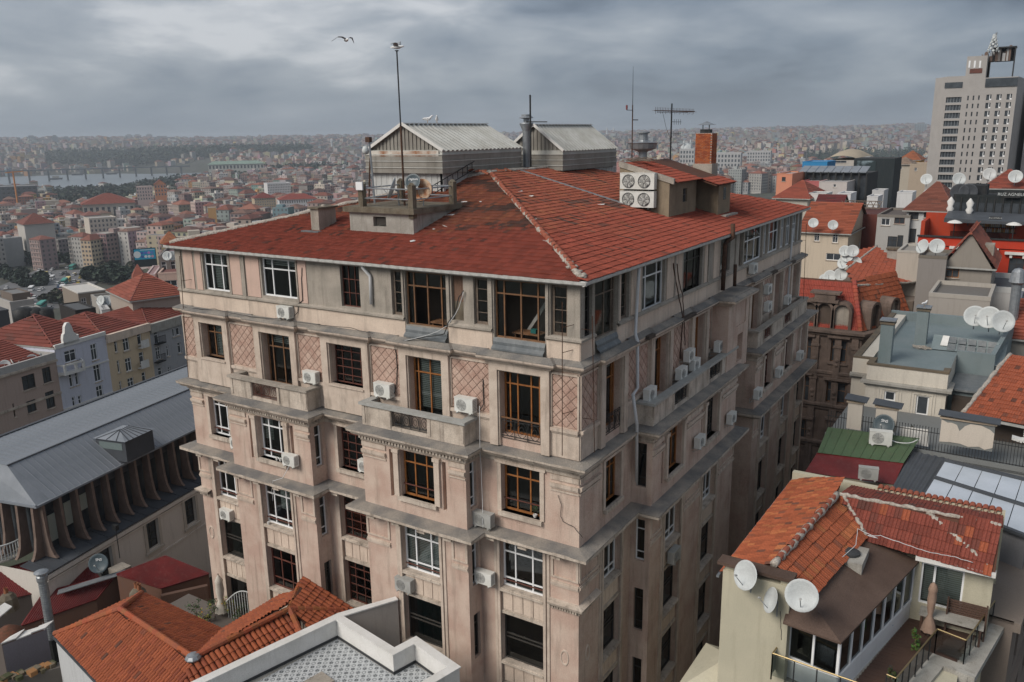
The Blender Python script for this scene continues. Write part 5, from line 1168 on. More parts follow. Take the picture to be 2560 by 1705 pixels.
MB(F).extr([(g0+(g1 - g0)*f_,-.12,zWt+gh*h_) for f_,h_ in ((0,0),(.0,.3),(.06,.5),(.15,.55),(.22,.85),(.36,1),(.52,1),(.64,.8),(.72,.5),(.84,.42),(.9,.3),(1,.34),(1,0))],(0,.3,0)).build('scrolled_gable',K['white'],t)
MB(F).box(0,-.12,zWt - .15,w_,.1,zWt+.25).build('parapet',K['white'],t)
bu0,bu1=onF(*ZW1(700,480),F)[0],onF(*ZW1(995,420),F)[0];bz=onF(*ZW1(850,540),F)[1]
m=MB(F);m.prism([(bu0,0),(bu0+.2,-.8),(bu1 - .6,-1.0),(bu1,0)],bz,bz+.15);m.build('balcony_floor',K['white'],t)
m=MB(F);m.sweep([(bu0,0),(bu0+.2,-.8),(bu1 - .6,-1.0),(bu1,0)][::1],[(-.12,bz+.15),(0,bz+.15),(0,bz+.3)]) ;m.sweep([(bu0,0),(bu0+.2,-.8),(bu1 - .6,-1.0),(bu1,0)],[(-.08,bz+.9),(.04,bz+.9),(.04,bz+1.05),(-.08,bz+1.05)])
for p in ((bu0+.2,-.8),(bu1 - .6,-1.0),((bu0+bu1)/2,-.9)): m.box(p[0] - .12,p[1] - .02,bz,p[0]+.12,p[1]+.15,bz+1.0)
m.build('balcony_rail',K['white'],t)
for z in (bz,bz - 3.4): MB(F).box(0,-.1,z - .15,w_,0,z).build('string_course',K['white'],t)
t,F=rowhouse(uW1,uC1,zC,(.60,.48,.335),[(1395,160,1450,290),(1500,135,1595,265),(1675,65,1745,195),(1430,400,1480,540),(1530,380,1625,515),(1700,305,1775,440),(1460,655,1505,790),(1560,625,1655,750),(1735,550,1800,680)],'cream house with white windows, second from the pink building edge',('hip',1.8,.0,RT_,'strip','x'))
MB(F).box(-.0,-.25,zC - .5,uC1 - uW1,.15,zC+.35).build('parapet',K['cream'],t)
for y in (250,500): a=onF(*ZW1(1690,y - 10),F);b=onF(*ZW1(1790,y),F);m=MB(F);m.box(a[0],-.55,a[1] - .1,b[0],0,a[1]);m.box(a[0],-.55,a[1],b[0],-.48,a[1]+.75);m.build('balcony',K['white'],t)
t,F=rowhouse(uC1,uG1,zG,(.34,.345,.36),[(1885,45,1955,185),(2110,10,2150,100),(2155,0,2210,80),(1905,240,1980,375),(2040,220,2080,340),(2140,195,2165,320),(2175,180,2230,300),(1935,490,2000,610),(2060,480,2100,580)],'grey house with small iron balconies beside the pink building edge',('hip',1.6,.0,RT_,'strip','x'))
MB(F).box(0,-.3,zG - .5,uG1 - uC1,.15,zG+.5).build('parapet',K['concrete'],t)
for y in (205,430):
 a=onF(*ZW1(1890,y - 10),F);b=onF(*ZW1(1990,y - 20),F);m=MB(F);m.box(a[0],-.6,a[1] - .1,b[0],0,a[1])
 for k in range(9): u=a[0]+(b[0] - a[0])*k/8;m.bar((u,-.58,a[1]),(u,-.58,a[1]+.8),.03)
 m.bar((a[0],-.58,a[1]+.8),(b[0],-.58,a[1]+.8),.05);m.build('balcony',K['iron_black'],t)
# ------------------------------------------------------------------ left foreground: dark red sheet roofs
mk('redsheet',(.16,.022,.022),(.115,.02,.02),sc_=.8,rough=.5,bump=.08,fine=.2,streak=.15,stain=(.25,.2,.18))
Z4B=lambda x,y: (x/3.871,1300+y/3.871)
def sheetroof(name,label,A,B_,C_,D_,zs,n,wallc,zlow):
 P=[onZ(*Z4B(*p),z) for p,z in zip((A,B_,C_,D_),zs)];t=thing(name,label,'building',(P[0]+P[2])/2 - Vector((0,0,6)))
 m=MB();corr(m,P[0],P[1],P[2],P[3],n,.018);m.build('roof',K['redsheet'],t)
 m=MB();m.col=wallc;Q=[Vector((p.x,p.y,0)) for p in P]
 for i in range(4): j=(i+1) % 4;m.quad(P[i] - Vector((0,0,.12)),P[j] - Vector((0,0,.12)),Q[j],Q[i])
 m.build('wall',K['paint'],t);m=MB()
 for i in range(4): m.bar(P[i] - Vector((0,0,.03)),P[(i+1) % 4] - Vector((0,0,.03)),.12,.06)
 m.build('edge_trim',K['redsheet'],t);return t,P
sheetroof('sheet_roof_house','low building with dark red ribbed sheet roof beside the finned hall',(-200,545),(745,250),(960,560),(-60,790),(7.6,7.6,6.4,6.4),60,(.12,.10,.09),0)
sheetroof('sheet_roof_house','low building with plain dark red sheet roof against the pink facade',(1130,520),(1600,345),(2020,515),(1560,655),(7.4,7.4,6.6,6.6),44,(.16,.085,.06),0)
sheetroof('sheet_roof_house','narrow dark red lean-to roof behind the corrugated flue',(430,690),(1130,520),(930,760),(210,1015),(6.6,7.0,6.0,5.6),26,(.16,.085,.06),0)
m=MB();a,b=onZ(*Z4B(560,700),6.7),onZ(*Z4B(1210,500),7.3);m.bar(a,b,.55,.05);tag(m.build('gutter_board',K['galv']),'grey metal valley gutter between the dark red sheet roofs','gutter')
# flue with ribbed body
base=onZ(*Z4B(505,1150),7.8);top=onZ(*Z4B(405,520),7.8+3.9)
t=thing('flue','ribbed galvanised flue with mushroom cap beside the orange tiled roof','flue',base);top=Vector((base.x,base.y,onD(*Z4B(405,540),math.hypot(base.x,base.y)).z));Lf=top.z - base.z
MB().lathe([(.22+.012*(k % 2),Lf*k/56) for k in range(57)],(base.x,base.y,base.z),14).build('pipe',K['galv'],t);MB().lathe([(.26,-.3),(.28,-.2),(.28,0),(.22,.06),(.2,.22)],top,14).build('collar',K['galv'],t);MB().lathe([(.36,.2),(.36,.24),(.2,.32),(0,.34)],top,14).build('cap',K['galv'],t)
MB().lathe([(.25,-6),(.25,0)],base,10).build('lower_pipe',K['iron_black'],t)
p=onZ(*Z4B(985,520),7.2);place(di_d2,p,R(38),'black satellite dish with white letters above the dark red roofs',1.35)
for (x,y),lab in (((1335,640),'pair of clay chimney pots where the sheet roof meets the orange roof'),((75,690),'old clay chimney pot on the left sheet roof')):
 p=onZ(*Z4B(x,y+60),7.0);t=thing('chimney',lab,'chimney',p);MB().lathe([(.0,-.8),(.6,-.8),(.5,0),(.3,.25),(0,.3)],p,8).build('stack',K['concrete_dark'],t)
 for k in range(2 if x>1000 else 1): m=MB();m.col=(.30,.12,.06);m.lathe([(.14,0),(.11,.35),(.13,.42),(.1,.42)],p+Vector((k*.28 - .1,0,.2)),10);m.build('pot',K['tile'],t)
p=onZ(*Z4B(1150,500),6.4);o=MB().box(p.x - .5,p.y - .4,p.z - 1.5,p.x+.5,p.y+.6,p.z+.3);o.box(p.x - .35,p.y - .25,p.z+.3,p.x+.35,p.y+.45,p.z+.31);tag(o.build('vent_box',K['cement']),'pale concrete vent box behind the black dish','vent box')
# flood light on an arm
p=onZ(*Z4B(1160,370),6.8);t=thing('flood_light','small black flood light on a thin pole before the pale wall','lamp',p);MB().tube([p,p+Vector((0,0,2.2))],.03,5).build('pole',K['iron_black'],t);MB().box(p.x - .2,p.y - .12,p.z+2.1,p.x+.2,p.y+.12,p.z+2.45).build('head',K['iron_black'],t)
# round balcony rail, far left
cR=onZ(*Z4B(20,300),8.2);t=thing('round_railing','curved white railing at the left edge under the fins','railing',cR);m=MB()
for k in range(26): a=-1.9+k*.12;q=cR+Vector((1.5*math.cos(a),1.5*math.sin(a),0));MB().bar(q,q+Vector((0,0,1)),.05).build('baluster',K['dish'],t)
MB().tube([cR+Vector((1.5*math.cos(-1.9+k*.12),1.5*math.sin(-1.9+k*.12),1.0)) for k in range(26)],.05,6).build('handrail',K['dish'],t);MB().lathe([(0,-.1),(1.6,-.1),(1.6,0),(0,0)],cR,24).build('slab',K['concrete'],t)
# ------------------------------------------------------------------ left foreground: orange roofed house
t=orange=thing('orange_roof_house','low white house with bright orange barrel tile roof before the pink facade','building',(-32,21,0))
e0,e1,b0=Vector((-38.1,18.3,10.8)),Vector((-26.9,16.15,10.8)),Vector((-37.5,22.6,11.0));A_,B_=Vector((-34.8,19.8,12.4)),Vector((-28.3,18.95,12.6));Cc,Dd,Ee,Vv=Vector((-27.2,23.4,12.9)),Vector((-28.6,25.3,12.7)),Vector((-25.7,26.1,11.9)),Vector((-30.8,22.3,11.2))
OC=colv((.31,.085,.036),.14,.03,(.26,.068,.034),.3)
tile_poly(t,[e0,e1,B_,A_],e0,e1,OC,.2,.36,'barrel',120)
tile_poly(t,[b0,Vv,B_,A_],b0,Vv,OC,.2,.36,'barrel',20);tile_poly(t,[e0,A_,b0],b0,e0,OC,.2,.36,'barrel',0)
tile_poly(t,[Vv,B_,Cc,Dd,Vector((-30.6,25.9,11.3))],Vector((-30.6,25.9,11.3)),Vv,OC,.2,.36,'barrel',40)
tile_poly(t,[B_,Vector((-26.1,18.2,11.4)),Vector((-25.2,22.6,11.6)),Cc],Vector((-26.1,18.2,11.4)),Vector((-25.2,22.6,11.6)),OC,.24,.4,'barrel',60)
tile_poly(t,[Cc,Dd,Ee,Vector((-25.0,23.6,11.6))],Vector((-25.0,23.6,11.6)),Ee,OC,.22,.38,'barrel',40)
tile_poly(t,[B_,Vector((-26.1,18.2,11.4)),e1],e1,Vector((-26.1,18.2,11.4)),OC,.22,.38,'barrel',10)
for p,q in ((A_,B_),(e0,A_),(b0,A_),(B_,Cc),(Cc,Dd),(Cc,Ee+Vector((-.3,-.6,.2))),(Cc,Vector((-25.2,22.6,11.75)))): ridge(t,p+Vector((0,0,.06)),q+Vector((0,0,.06)),.13,col=(.33,.10,.045))
o_=MB();o_.lathe([(0,.1),(.25,.06),(.34,-.05),(.34,-.1)],B_+Vector((0,0,.12)),9);o_.build('lead_cap',K['galv'],t)
m=MB();m.col=(.52,.53,.54)
for p,q in ((e0,e1),(b0,e0)): m.quad(p - Vector((0,0,.1)),q - Vector((0,0,.1)),Vector((q.x,q.y,0)),Vector((p.x,p.y,0)))
m.build('wall',K['paint'],t);MB().bar(e0+Vector((0,-.06,-.08)),e1+Vector((0,-.06,-.08)),.14,.12).build('gutter',K['zinc_dark'],t);MB().bar(Vv+Vector((.02,0,.05)),B_+Vector((-.2,.1,-.05)),.3,.05).build('valley',K['zinc_dark'],t)
# ------------------------------------------------------------------ white terrace with the patterned floor
TZ=13.2;T=[(-26.9,14.6),(-24.69,23.97),(-20.82,23.25),(-20.55,24.37),(-17.74,23.64),(-19.9,14.4)]
t=terr=thing('roof_terrace','white walled roof terrace with patterned floor tiles in front of the pink facade','terrace',(-22,19,0))
for a,b in zip(T,T[1:]): MB().sweep([a,b],[(0,12.2),(0,TZ),]).build('x',None) if False else None
pw=MB();pw.sweep(T,[(-.0,0.5),(-.0,TZ - .05)]);pw.sweep(T,[(.3,12.2),(.3,TZ - .05)]);pw.col=(.62,.62,.60);pw.build('parapet',K['white'],t)
MB().sweep(T,[(-.05,TZ - .06),(-.05,TZ),(.36,TZ),(.36,TZ - .06)],jit=.003,step=.8).build('coping',K['white'],t)
MB().sweep(T,[(.31,12.22),(.33,12.25),(.33,12.37),(.31,12.37)]).build('skirting',K['ac_dark'],t)
MB().poly([(x,y,12.2) for x,y in T]).build('floor',K['concrete'],t)
fw2=Vector((-23.39,26.42));T1=Vector(T[1]);dv=(fw2 - T1).normalized();nv_=Vector((dv.y,-dv.x))*.26;m=MB();m.col=(.42,.38,.345);m.prism([T1,fw2,fw2+nv_,T1+nv_],3,TZ - .06);m.build('party_wall',K['paint'],t)
m=MB();m.prism([T1 - nv_*.2,fw2,fw2+nv_*1.2,T1+nv_*1.2],TZ - .06,TZ);m.build('party_coping',K['white'],t)
def rosette():
 m=bpy.data.materials.new('patterned_tile');m.use_nodes=True;q=m.node_tree;b=q.nodes['Principled BSDF']
 def n(k,**kw):
  x=q.nodes.new(k)
  for a_,v in kw.items(): setattr(x,a_,v)
  return x
 def ma(op,*a_):
  x=n('ShaderNodeMath',operation=op)
  for i,v in enumerate(a_):
   if isinstance(v,(int,float)): x.inputs[i].default_value=v
   else: q.links.new(v,x.inputs[i])
  return x.outputs[0]
 tx=n('ShaderNodeTexCoord');sp=n('ShaderNodeSeparateXYZ');q.links.new(tx.outputs['Object'],sp.inputs[0]);X,Y=sp.outputs[0],sp.outputs[1]
 r_=ma('SQRT',ma('ADD',ma('MULTIPLY',X,X),ma('MULTIPLY',Y,Y)));th=ma('ARCTAN2',Y,X);pet=ma('ABSOLUTE',ma('COSINE',ma('MULTIPLY',th,4)))
 p1=ma('LESS_THAN',r_,ma('ADD',.035,ma('MULTIPLY',pet,.075)));p0=ma('GREATER_THAN',r_,.022)
 cx=ma('SUBTRACT',ma('ABSOLUTE',X),.175);cy=ma('SUBTRACT',ma('ABSOLUTE',Y),.175);rc=ma('SQRT',ma('ADD',ma('MULTIPLY',cx,cx),ma('MULTIPLY',cy,cy)));rg=ma('LESS_THAN',ma('ABSOLUTE',ma('SUBTRACT',rc,.075)),.014)
 vo=n('ShaderNodeTexVoronoi');vo.inputs['Scale'].default_value=38;q.links.new(tx.outputs['Object'],vo.inputs['Vector']);dots=ma('MULTIPLY',ma('LESS_THAN',vo.outputs['Distance'],.32),ma('GREATER_THAN',r_,.13))
 f=ma('MINIMUM',1,ma('ADD',ma('ADD',ma('MULTIPLY',p1,p0),ma('MULTIPLY',rg,.8)),ma('MULTIPLY',dots,.45)))
 mx=n('ShaderNodeMix',data_type='RGBA');q.links.new(f,mx.inputs['Factor']);mx.inputs['A'].default_value=(.52,.54,.55,1);mx.inputs['B'].default_value=(.05,.058,.065,1);q.links.new(mx.outputs['Result'],b.inputs['Base Color']);b.inputs['Roughness'].default_value=.6
 return m
K['rosette']=rosette();tm=MB().box(-.174,-.174,-.01,.174,.174,.008).mesh('floor_tile',K['rosette'])
ang=math.atan2(T[2][1] - T[1][1],T[2][0] - T[1][0]);Ft=fr(T[1][0],T[1][1],ang);It=Ft.inverted();TP=[It @ Vector((x,y,0)) for x,y in T]
cnt=0
for j in range(-3,30):
 for i in range(22):
  u,v=.5+i*.352,-.5 - j*.352;w=Ft @ Vector((u,v,0));ins=True
  for k in range(len(T) - 1):
   a,b=Vector(T[k]),Vector(T[k+1]);d=(b - a).normalized();p=Vector((w.x,w.y)) - a;
   sd=d.x*p.y - d.y*p.x
   if k in (0,1,3,4) and sd>-.33 and not (k==1 and p.dot(d)>(b - a).length+.2): ins=False
  if v>-.4 and u<TP[2].x+.35: ins=False
  if ins and cnt<300: o=link('floor_tile',tm,terr);o.matrix_basis=Ft @ Matrix.Translation((u,v,12.21));cnt+=1
p=onZ(810,1695,12.3);m=MB(Ft @ Matrix.Translation(It @ Vector((p.x,p.y,0))));m.box(-.45,-.9,12.22,.45,.2,12.3);tag(m.build('floor_hatch',K['cement']),'tan square hatch lid on the patterned terrace floor','hatch')
# ------------------------------------------------------------------ far left corner: shabby annexe
ZN=lambda x,y: (x/5.14,1400+y/5.14)
t=thing('shabby_annexe','grey annexe with a crumpled white roof edge in the lower left corner','building',onZ(*ZN(300,1200),4));P=[onZ(*ZN(*q),9.6) for q in ((30,1100),(600,890),(545,800),(-100,960))]
m=MB();m.col=(.22,.20,.22);
for i in range(2): a,b=P[i],P[i+1];m.quad(a,b,Vector((b.x,b.y,0)),Vector((a.x,a.y,0)))
m.build('wall',K['paint'],t)
for k in range(3): a,b=P[0].lerp(P[1],k/3),P[0].lerp(P[1],(k+1)/3);c_=Vector((-.3,.55,.05));MB().extr([a+Vector((0,-.05,rnd.uniform(0,.12))),b+Vector((0,-.05,rnd.uniform(0,.1))),b+c_+Vector((0,0,rnd.uniform(-.05,.15))),a+c_],(0,0,.06)).build('white_sheet',K['white'],t)
a=onZ(*ZN(60,560),9.9);MB().extr([a,a+Vector((.55,.1,-.1)),a+Vector((1.2,-1.5,-.25)),a+Vector((.5,-1.6,-.1))],(0,0,.06)).build('white_sheet',K['white'],t)
m=MB();m.lathe([(0,.5),(.3,.42),(.6,.2),(.75,0)],onZ(*ZN(110,960),9.5),12);m.build('rust_mound',mat('mesh_rust',(.16,.06,.035),(.10,.05,.03),sc_=8,bump=.6),t,True)
t=thing('mossy_wall','crumbling wall top with moss at the lower left edge','wall',onZ(*ZN(500,1450),8));a,b=onZ(*ZN(-60,1560),9.0),onZ(*ZN(900,1310),9.0);m=MB();m.col=(.13,.115,.10);m.bar(Vector((a.x,a.y,5)),Vector((b.x,b.y,5)),.5,8);m.build('wall',K['paint'],t)
m=MB()
for k in range(40): p=a.lerp(b,rnd.random())+Vector((rnd.uniform(-.2,.2),rnd.uniform(-.2,.2),rnd.uniform(0,.1)));m.col=rnd.choice([(.10,.085,.05),(.16,.13,.09),(.3,.15,.06),(.06,.065,.03)]);s_=rnd.uniform(.08,.2);m.box(p.x - s_,p.y - s_,p.z - s_*.6,p.x+s_,p.y+s_*.7,p.z+s_*.6)
m.build('rubble',K['paint'],t,kind='stuff')
# ------------------------------------------------------------------ garden corner by the facade
def leafmass(name,P,sx,sy,sz,n,cols,sz_l,label,cat='shrub',stem=True):
 t=thing(name,label,cat,P);P=Vector(P);rr=random.Random(int(abs(P.x*37+P.y*11)));m=MB()
 cl=[Vector((rr.gauss(0,.42)*sx,rr.gauss(0,.42)*sy,rr.uniform(.12,1)*sz)) for _ in range(max(5,n//26))]
 for k in range(n):
  c=rr.choice(cl);q=P+c+Vector((rr.gauss(0,.16)*sx,rr.gauss(0,.16)*sy,rr.gauss(0,.1)*sz));m.col=tuple(x*rr.uniform(.6,1.35) for x in rr.choice(cols));s_=sz_l*rr.uniform(.6,1.4);a=Vector((rr.uniform(-1,1),rr.uniform(-1,1),rr.uniform(-.6,.6))).normalized()*s_;b=a.orthogonal().normalized()*s_*.6
  m.add([q - a,q+b,q+a,q - b],[(0,1,2,3)])
 m.build('crown',K['plain'],t)
 if stem:
  q=MB();q.tube([P - Vector((0,0,.1)),P+Vector((0,0,sz*.5))],[sz*.035+.01,sz*.015],6)
  for c in cl[:6]: q.tube([P+Vector((0,0,sz*.3)),P+c*.9],[.012*sz+.006,.004],4)
  q.build('trunk',K['wood_grey'],t)
 return t
GRN=[(.05,.075,.03),(.035,.06,.025),(.07,.09,.035)];BRN=[(.10,.06,.04),(.07,.045,.03)]
gz=7.6;Z5S=lambda x,y: (480+x/3.463,1300+y/3.463)
t=thing('garden_deck','small paved garden terrace below the left end of the pink facade','terrace',(-39.5,27,0));m=MB();m.col=(.14,.12,.105);m.box(-40.6,23.0,0,-33.5,27.4,gz);m.build('deck',K['paint'],t)
P=onZ(*Z5S(265,835),gz);P=onD(*Z5S(265,835),math.hypot(P.x,P.y));t=thing('parasol','closed beige parasol tied up in the garden below the facade','parasol',P);MB().tube([P - Vector((0,0,.1)),P+Vector((0,0,2.7))],.03,6).build('pole',K['wood_grey'],t)
m=MB();n=16
pr=[(.34,.35),(.26,.7),(.13,1.05),(.16,1.3),(.2,1.7),(.17,2.1),(.2,2.25),(.12,2.45),(.03,2.62)];vs=[P+Vector((r_*(1+.2*(k % 2))*math.cos(2*math.pi*k/n),r_*(1+.2*(k % 2))*math.sin(2*math.pi*k/n),z)) for r_,z in pr for k in range(n)]
m.add(vs,[(i*n+k,i*n+(k+1) % n,(i+1)*n+(k+1) % n,(i+1)*n+k) for i in range(len(pr) - 1) for k in range(n)]);m.build('canopy',mat('canvas',(.58,.54,.47),(.5,.46,.4),sc_=2),t,True)
for k,(x,y,c) in enumerate(((110,840,[(.30,.26,.05),(.2,.2,.05),(.06,.08,.03)]),(330,760,[(.30,.26,.05),(.2,.2,.05)]),(200,790,GRN),(430,790,GRN),(520,760,GRN),(40,800,GRN),(560,730,BRN))): leafmass('garden_shrub',onZ(*Z5S(x,y+60),gz),.5,.5,1.0,260,c,.05,['yellow leaved shrub at the foot of the closed parasol','yellow flowering shrub right of the closed parasol','dark green shrub just behind the parasol','green shrub under the curved garden railing','green shrub at the right end of the curved railing','dark shrub at the brick garden wall','brown wilted shrub beside the curved railing'][k])
t=thing('garden_railing','curved white arched railing in the garden below the facade','railing',onZ(*Z5S(420,760),gz));c0=onZ(*Z5S(285,720),gz+.9);c1=onZ(*Z5S(640,760),gz+.9)
pts=[c0.lerp(c1,k/16)+Vector((0,0,.9*math.sin(math.pi*k/16))) for k in range(17)];MB().tube(pts,.035,6).build('top_rail',K['dish'],t)
for p in pts[1:-1]: MB().bar(p,Vector((p.x,p.y,gz)),.03).build('baluster',K['dish'],t)
bw=MB();bw.col=(.13,.075,.055);a,b=onZ(*Z4B(1580,700),6.5),onZ(*Z4B(2030,600),6.5);bw.bar(Vector((a.x,a.y - .2,3.2)),Vector((b.x,b.y - .2,3.2)),.3,6.4);tag(bw.build('garden_wall',K['brick']),'dark old brick garden wall below the plain red roof','wall')
# ------------------------------------------------------------------ right foreground: yellow rendered house with terrace
ZA=lambda x,y: (1760+x/2.944,1060+y/2.944)
ZB=lambda x,y: (1740+x/4.546,1360+y/4.546)
ZCc=lambda x,y: (2120+x/4.545,1360+y/4.545)
ZD=lambda x,y: (1960+x/3.92,760+y/3.92)
ZE=lambda x,y: (1960+x/3.92,440+y/3.92)
ZF=lambda x,y: (1960+x/6.926,380+y/6.926)
ZG=lambda x,y: (2280+x/5.225,400+y/5.225)
mk('yellow',(.53,.49,.375),(.46,.43,.33),sc_=.5,streak=.35,stain=(.3,.27,.2),bump=.12,fine=.1)
mk('felt',(.085,.055,.042),(.12,.08,.062),sc_=.7,rough=.8,bump=.3,fine=.25)
mk('planks',(.10,.058,.042),(.075,.045,.035),sc_=1,rough=.7,bump=.2,fine=.2)
t=yel=thing('yellow_house','pale yellow rendered house with patched orange tile roof and terrace at lower right','building',(-4,31,0))
m=MB();m.box(-8.17,26.8,0,-5.8,27.2,18.75);m.box(-8.17,27.2,0,-5.8,34,17.9);m.build('wall',K['yellow'],t)
m=MB();m.box(-8.17,34,0,.1,37.5,17.9);m.box(-5.8,27.2,0,-.6,34,14.85);m.box(-.6,31.6,0,.1,34,14.85);m.build('wall',K['yellow'],t)
m=MB();m.box(-8.35,26.65,18.98,-5.7,27.25,19.1);m.build('cap_slab',K['felt'],t);
for x in (-8.1,-6.15): MB().box(x,26.85,18.7,x+.3,27.1,18.98).build('cap_block',K['yellow'],t)
for z in (13.6,13.1): MB().box(-8.0,26.6,z - .1,-5.6,26.8,z+.02).build('string_course',K['yellow'],t)
m=MB();m.box(-9.6,26.6,0,-8.17,30,13.4);m.add([(-9.7,26.5,13.4),(-8.17,26.5,13.4),(-8.17,30,13.4),(-9.7,30,13.4),(-8.17,28.2,14.4)],[(0,1,4),(3,0,4),(2,3,4)]);m.build('side_annexe',K['yellow'],t)
YC1,YC2,YC3=(.31,.085,.038),(.205,.052,.035),(.37,.13,.052)
J,Kk=Vector((-5.78,34.2,19.3)),Vector((-6.5,27.3,19.15));Rr_=Vector((.1,34.3,19.3));Vl=Vector((-4.4,33.2,18.2));Ec=Vector((.12,33.0,18.0));Em=Vector((-2.5,33.0,18.0))
tile_poly(t,[(-8.35,27.2,18.35),(-8.35,38.0,18.1),(-6.0,36.2,19.2),J,Kk],(-8.35,38.0,18.1),(-8.35,27.2,18.35),colv(YC1,.2,.12,YC3,.25),.22,.34,'flat',90,1.4)
tile_poly(t,[Kk,J,Vl,(-5.15,27.4,18.3)],(-5.15,27.4,18.3),Vl,colv(YC1,.2,.06,YC3,.4),.28,.42,'flat',70,1.2)
tile_poly(t,[J,Rr_,Ec,Em,Vl],Vl,Ec,colv(YC2,.15,.12,YC1,.15),.28,.42,'flat',70,1.2)
tile_poly(t,[J,Rr_,(.15,37.0,18.55),(-5.8,37.0,18.6)],(.15,37.0,18.55),(-5.8,37.0,18.6),colv(YC2,.15,.08),.28,.42,'flat',30,1.2)
for a,b,r_,sd in ((Kk,J,.13,31),(J,Rr_,.085,32),(J+Vector((.2,0,0)),Vl,.07,33),(Vector((-2.4,34.25,19.25)),Ec+Vector((-.3,.2,.1)),.11,34)):
 m=MB();lumpy(m,a+Vector((0,0,.04)),b+Vector((0,0,.04)),r_,34,sd);m.build('mortar_line',K['mortar'],t,True)
for k in range(12): o=link('hip_tile',ht,yel);o.matrix_basis=Matrix.Translation(Kk.lerp(J,.05+k*.075)+Vector((0,0,.1))) @ (J - Kk).normalized().to_track_quat('Z','Y').to_matrix().to_4x4()
m=MB();m.box(-8.4,37.5,0,.2,37.8,18.55);m.build('rear_parapet',K['yellow'],t);
for k in range(20): o=link('coping_tile',ht,yel);o.matrix_basis=Matrix.Translation((-4.6+k*.24,37.62,18.55)) @ Matrix.Rotation(R(90),4,'X') @ Matrix.Translation((0,0,-.19))
m=MB();m.bar((-8.42,27.0,18.3),(-8.42,38,18.05),.1,.08);m.build('eave_trim',K['galv'],t)
m=MB();m.box(-2.55,32.9,17.8,.15,33.25,17.98);m.build('eave_board',K['white'],t)
# back wall of the terrace with its window
wt_=MB(fr(0,33.5));wall_grid(wt_,-2.6,.1,14.85,17.85,[(-2.35,-.85,15.75,17.5,.12)]);wt_.F=fr(.1,0,R(90));wall_grid(wt_,33.5,37.6,12,18.1,[(34.5,35.4,15.2,17.4,.2)]);wt_.build('wall',K['yellow'],t)
win(t,fr(0,33.5),-2.35,-.85,15.75,17.5,.05,(0,.32,1),(0,1),'upvc','glass',(.02,.98,15.85),True,.07,.08)
# glazed lean-to
a,b,c_=Vector((-5.8,27.3)),Vector((-4.08,26.95)),Vector((-2.62,33.5))
def glazed(p,q,n,zs,zt,nm):
 d=(q - p);F=fr(p.x,p.y,math.atan2(d.y,d.x));L_=d.length;m=MB(F);m.box(0,-.03,14.9,L_,.05,zs);m.build('apron_panel',K['upvc'],t);m=MB(F)
 for i in range(n+1): u=L_*i/n;m.box(u - .04,-.05,zs,u+.04,.05,zt)
 m.box(0,-.06,zs - .03,L_,.06,zs+.05);m.box(0,-.06,zt - .05,L_,.06,zt+.08);w=m.build('window',K['upvc'],t)
 for i in range(n): MB(F).quad((L_*i/n,0,zs),(L_*(i+1)/n,0,zs),(L_*(i+1)/n,0,zt),(L_*i/n,0,zt)).build('pane',K['glass_dark'],w)
glazed(a,b,2,15.75,17.4,'front');glazed(b,c_,7,15.75,17.4,'side')
MB().add([(-5.9,26.5,17.52),(-3.95,26.3,17.5),(-2.45,33.55,17.5),(-4.4,33.3,18.12),(-5.2,27.3,18.15),(-5.9,27.3,18.0),(-5.9,26.5,17.46),(-3.95,26.3,17.43),(-2.45,33.55,17.43)],[(0,1,4,5),(1,2,3,4),(0,1,7,6),(1,2,8,7)]).build('felt_roof',K['felt'],t)
MB().box(-5.6,27.6,14.9,-4.6,33,17.3).build('interior',K['interior'],t)
p=onZ(*ZA(1085,1010),17.9);tt=thing('roof_vent','pale concrete vent box with round black lid on the brown felt roof','vent',p);MB().box(p.x - .5,p.y - .8,p.z - .5,p.x+.5,p.y+.7,p.z+.35).build('box',K['concrete'],tt);MB().lathe([(.36,0),(.36,.1),(.25,.15),(0,.16)],(p.x - .05,p.y - .1,p.z+.35),14).build('lid',K['ac_dark'],tt)
# terrace floor boards, ledge, railings
m=MB();m.prism([(-6.3,26.2),(-2.3,26.0),(-1.3,30.7),(-.3,30.5),(.2,34),(-2.6,34)],14.6,14.94);fl=m.build('terrace_slab',K['concrete'],t)
for i in range(30):
 y=26.8+i*.235;x0=-4.0+(y - 26.55)*.2;x1=(-2.55+(y - 26.6)*.22) if y<31 else (-.75+(y - 31)*.22)
 x0=x0 if y>26.9 else -5.6
 MB().box(x0+.03,y,14.94,x1,y+.225,14.965).build('floor_board',K['planks'],fl)
RP=[(-2.62,27.63),(-2.32,27.57),(-1.46,31.45),(-.49,31.2),(.24,34.7)];RQ=[(-6.1,26.95),(-6.15,26.4),(-3.1,26.2),(-2.5,26.15)]
def railing(P,label,e=0):
 r_=thing('railing',label,'railing',(*P[0],14.95))
 for a,b in zip(P,P[1:]):
  a,b=Vector(a),Vector(b);n=max(1,int((b - a).length/.62))
  MB().tube([(*a,15.98+e),(*b,15.98+e)],.028,6).build('handrail',mat('brass',(.30,.23,.12),None,rough=.35,metal=.7,bump=0) if 'brass' not in bpy.data.materials else bpy.data.materials['brass'],r_)
  for k in range(n+1): q=a.lerp(b,k/n);MB().bar((*q,14.94+e),(*q,15.97+e),.04).build('post',K['iron_black'],r_)
  MB().quad((*a,15.1+e),(*b,15.1+e),(*b,15.9+e),(*a,15.9+e)).build('glass_panel',K['glass'],r_)
railing(RP,'brass topped railing stepping along the right side of the terrace');railing(RQ,'brass topped railing across the front of the terrace',.3)
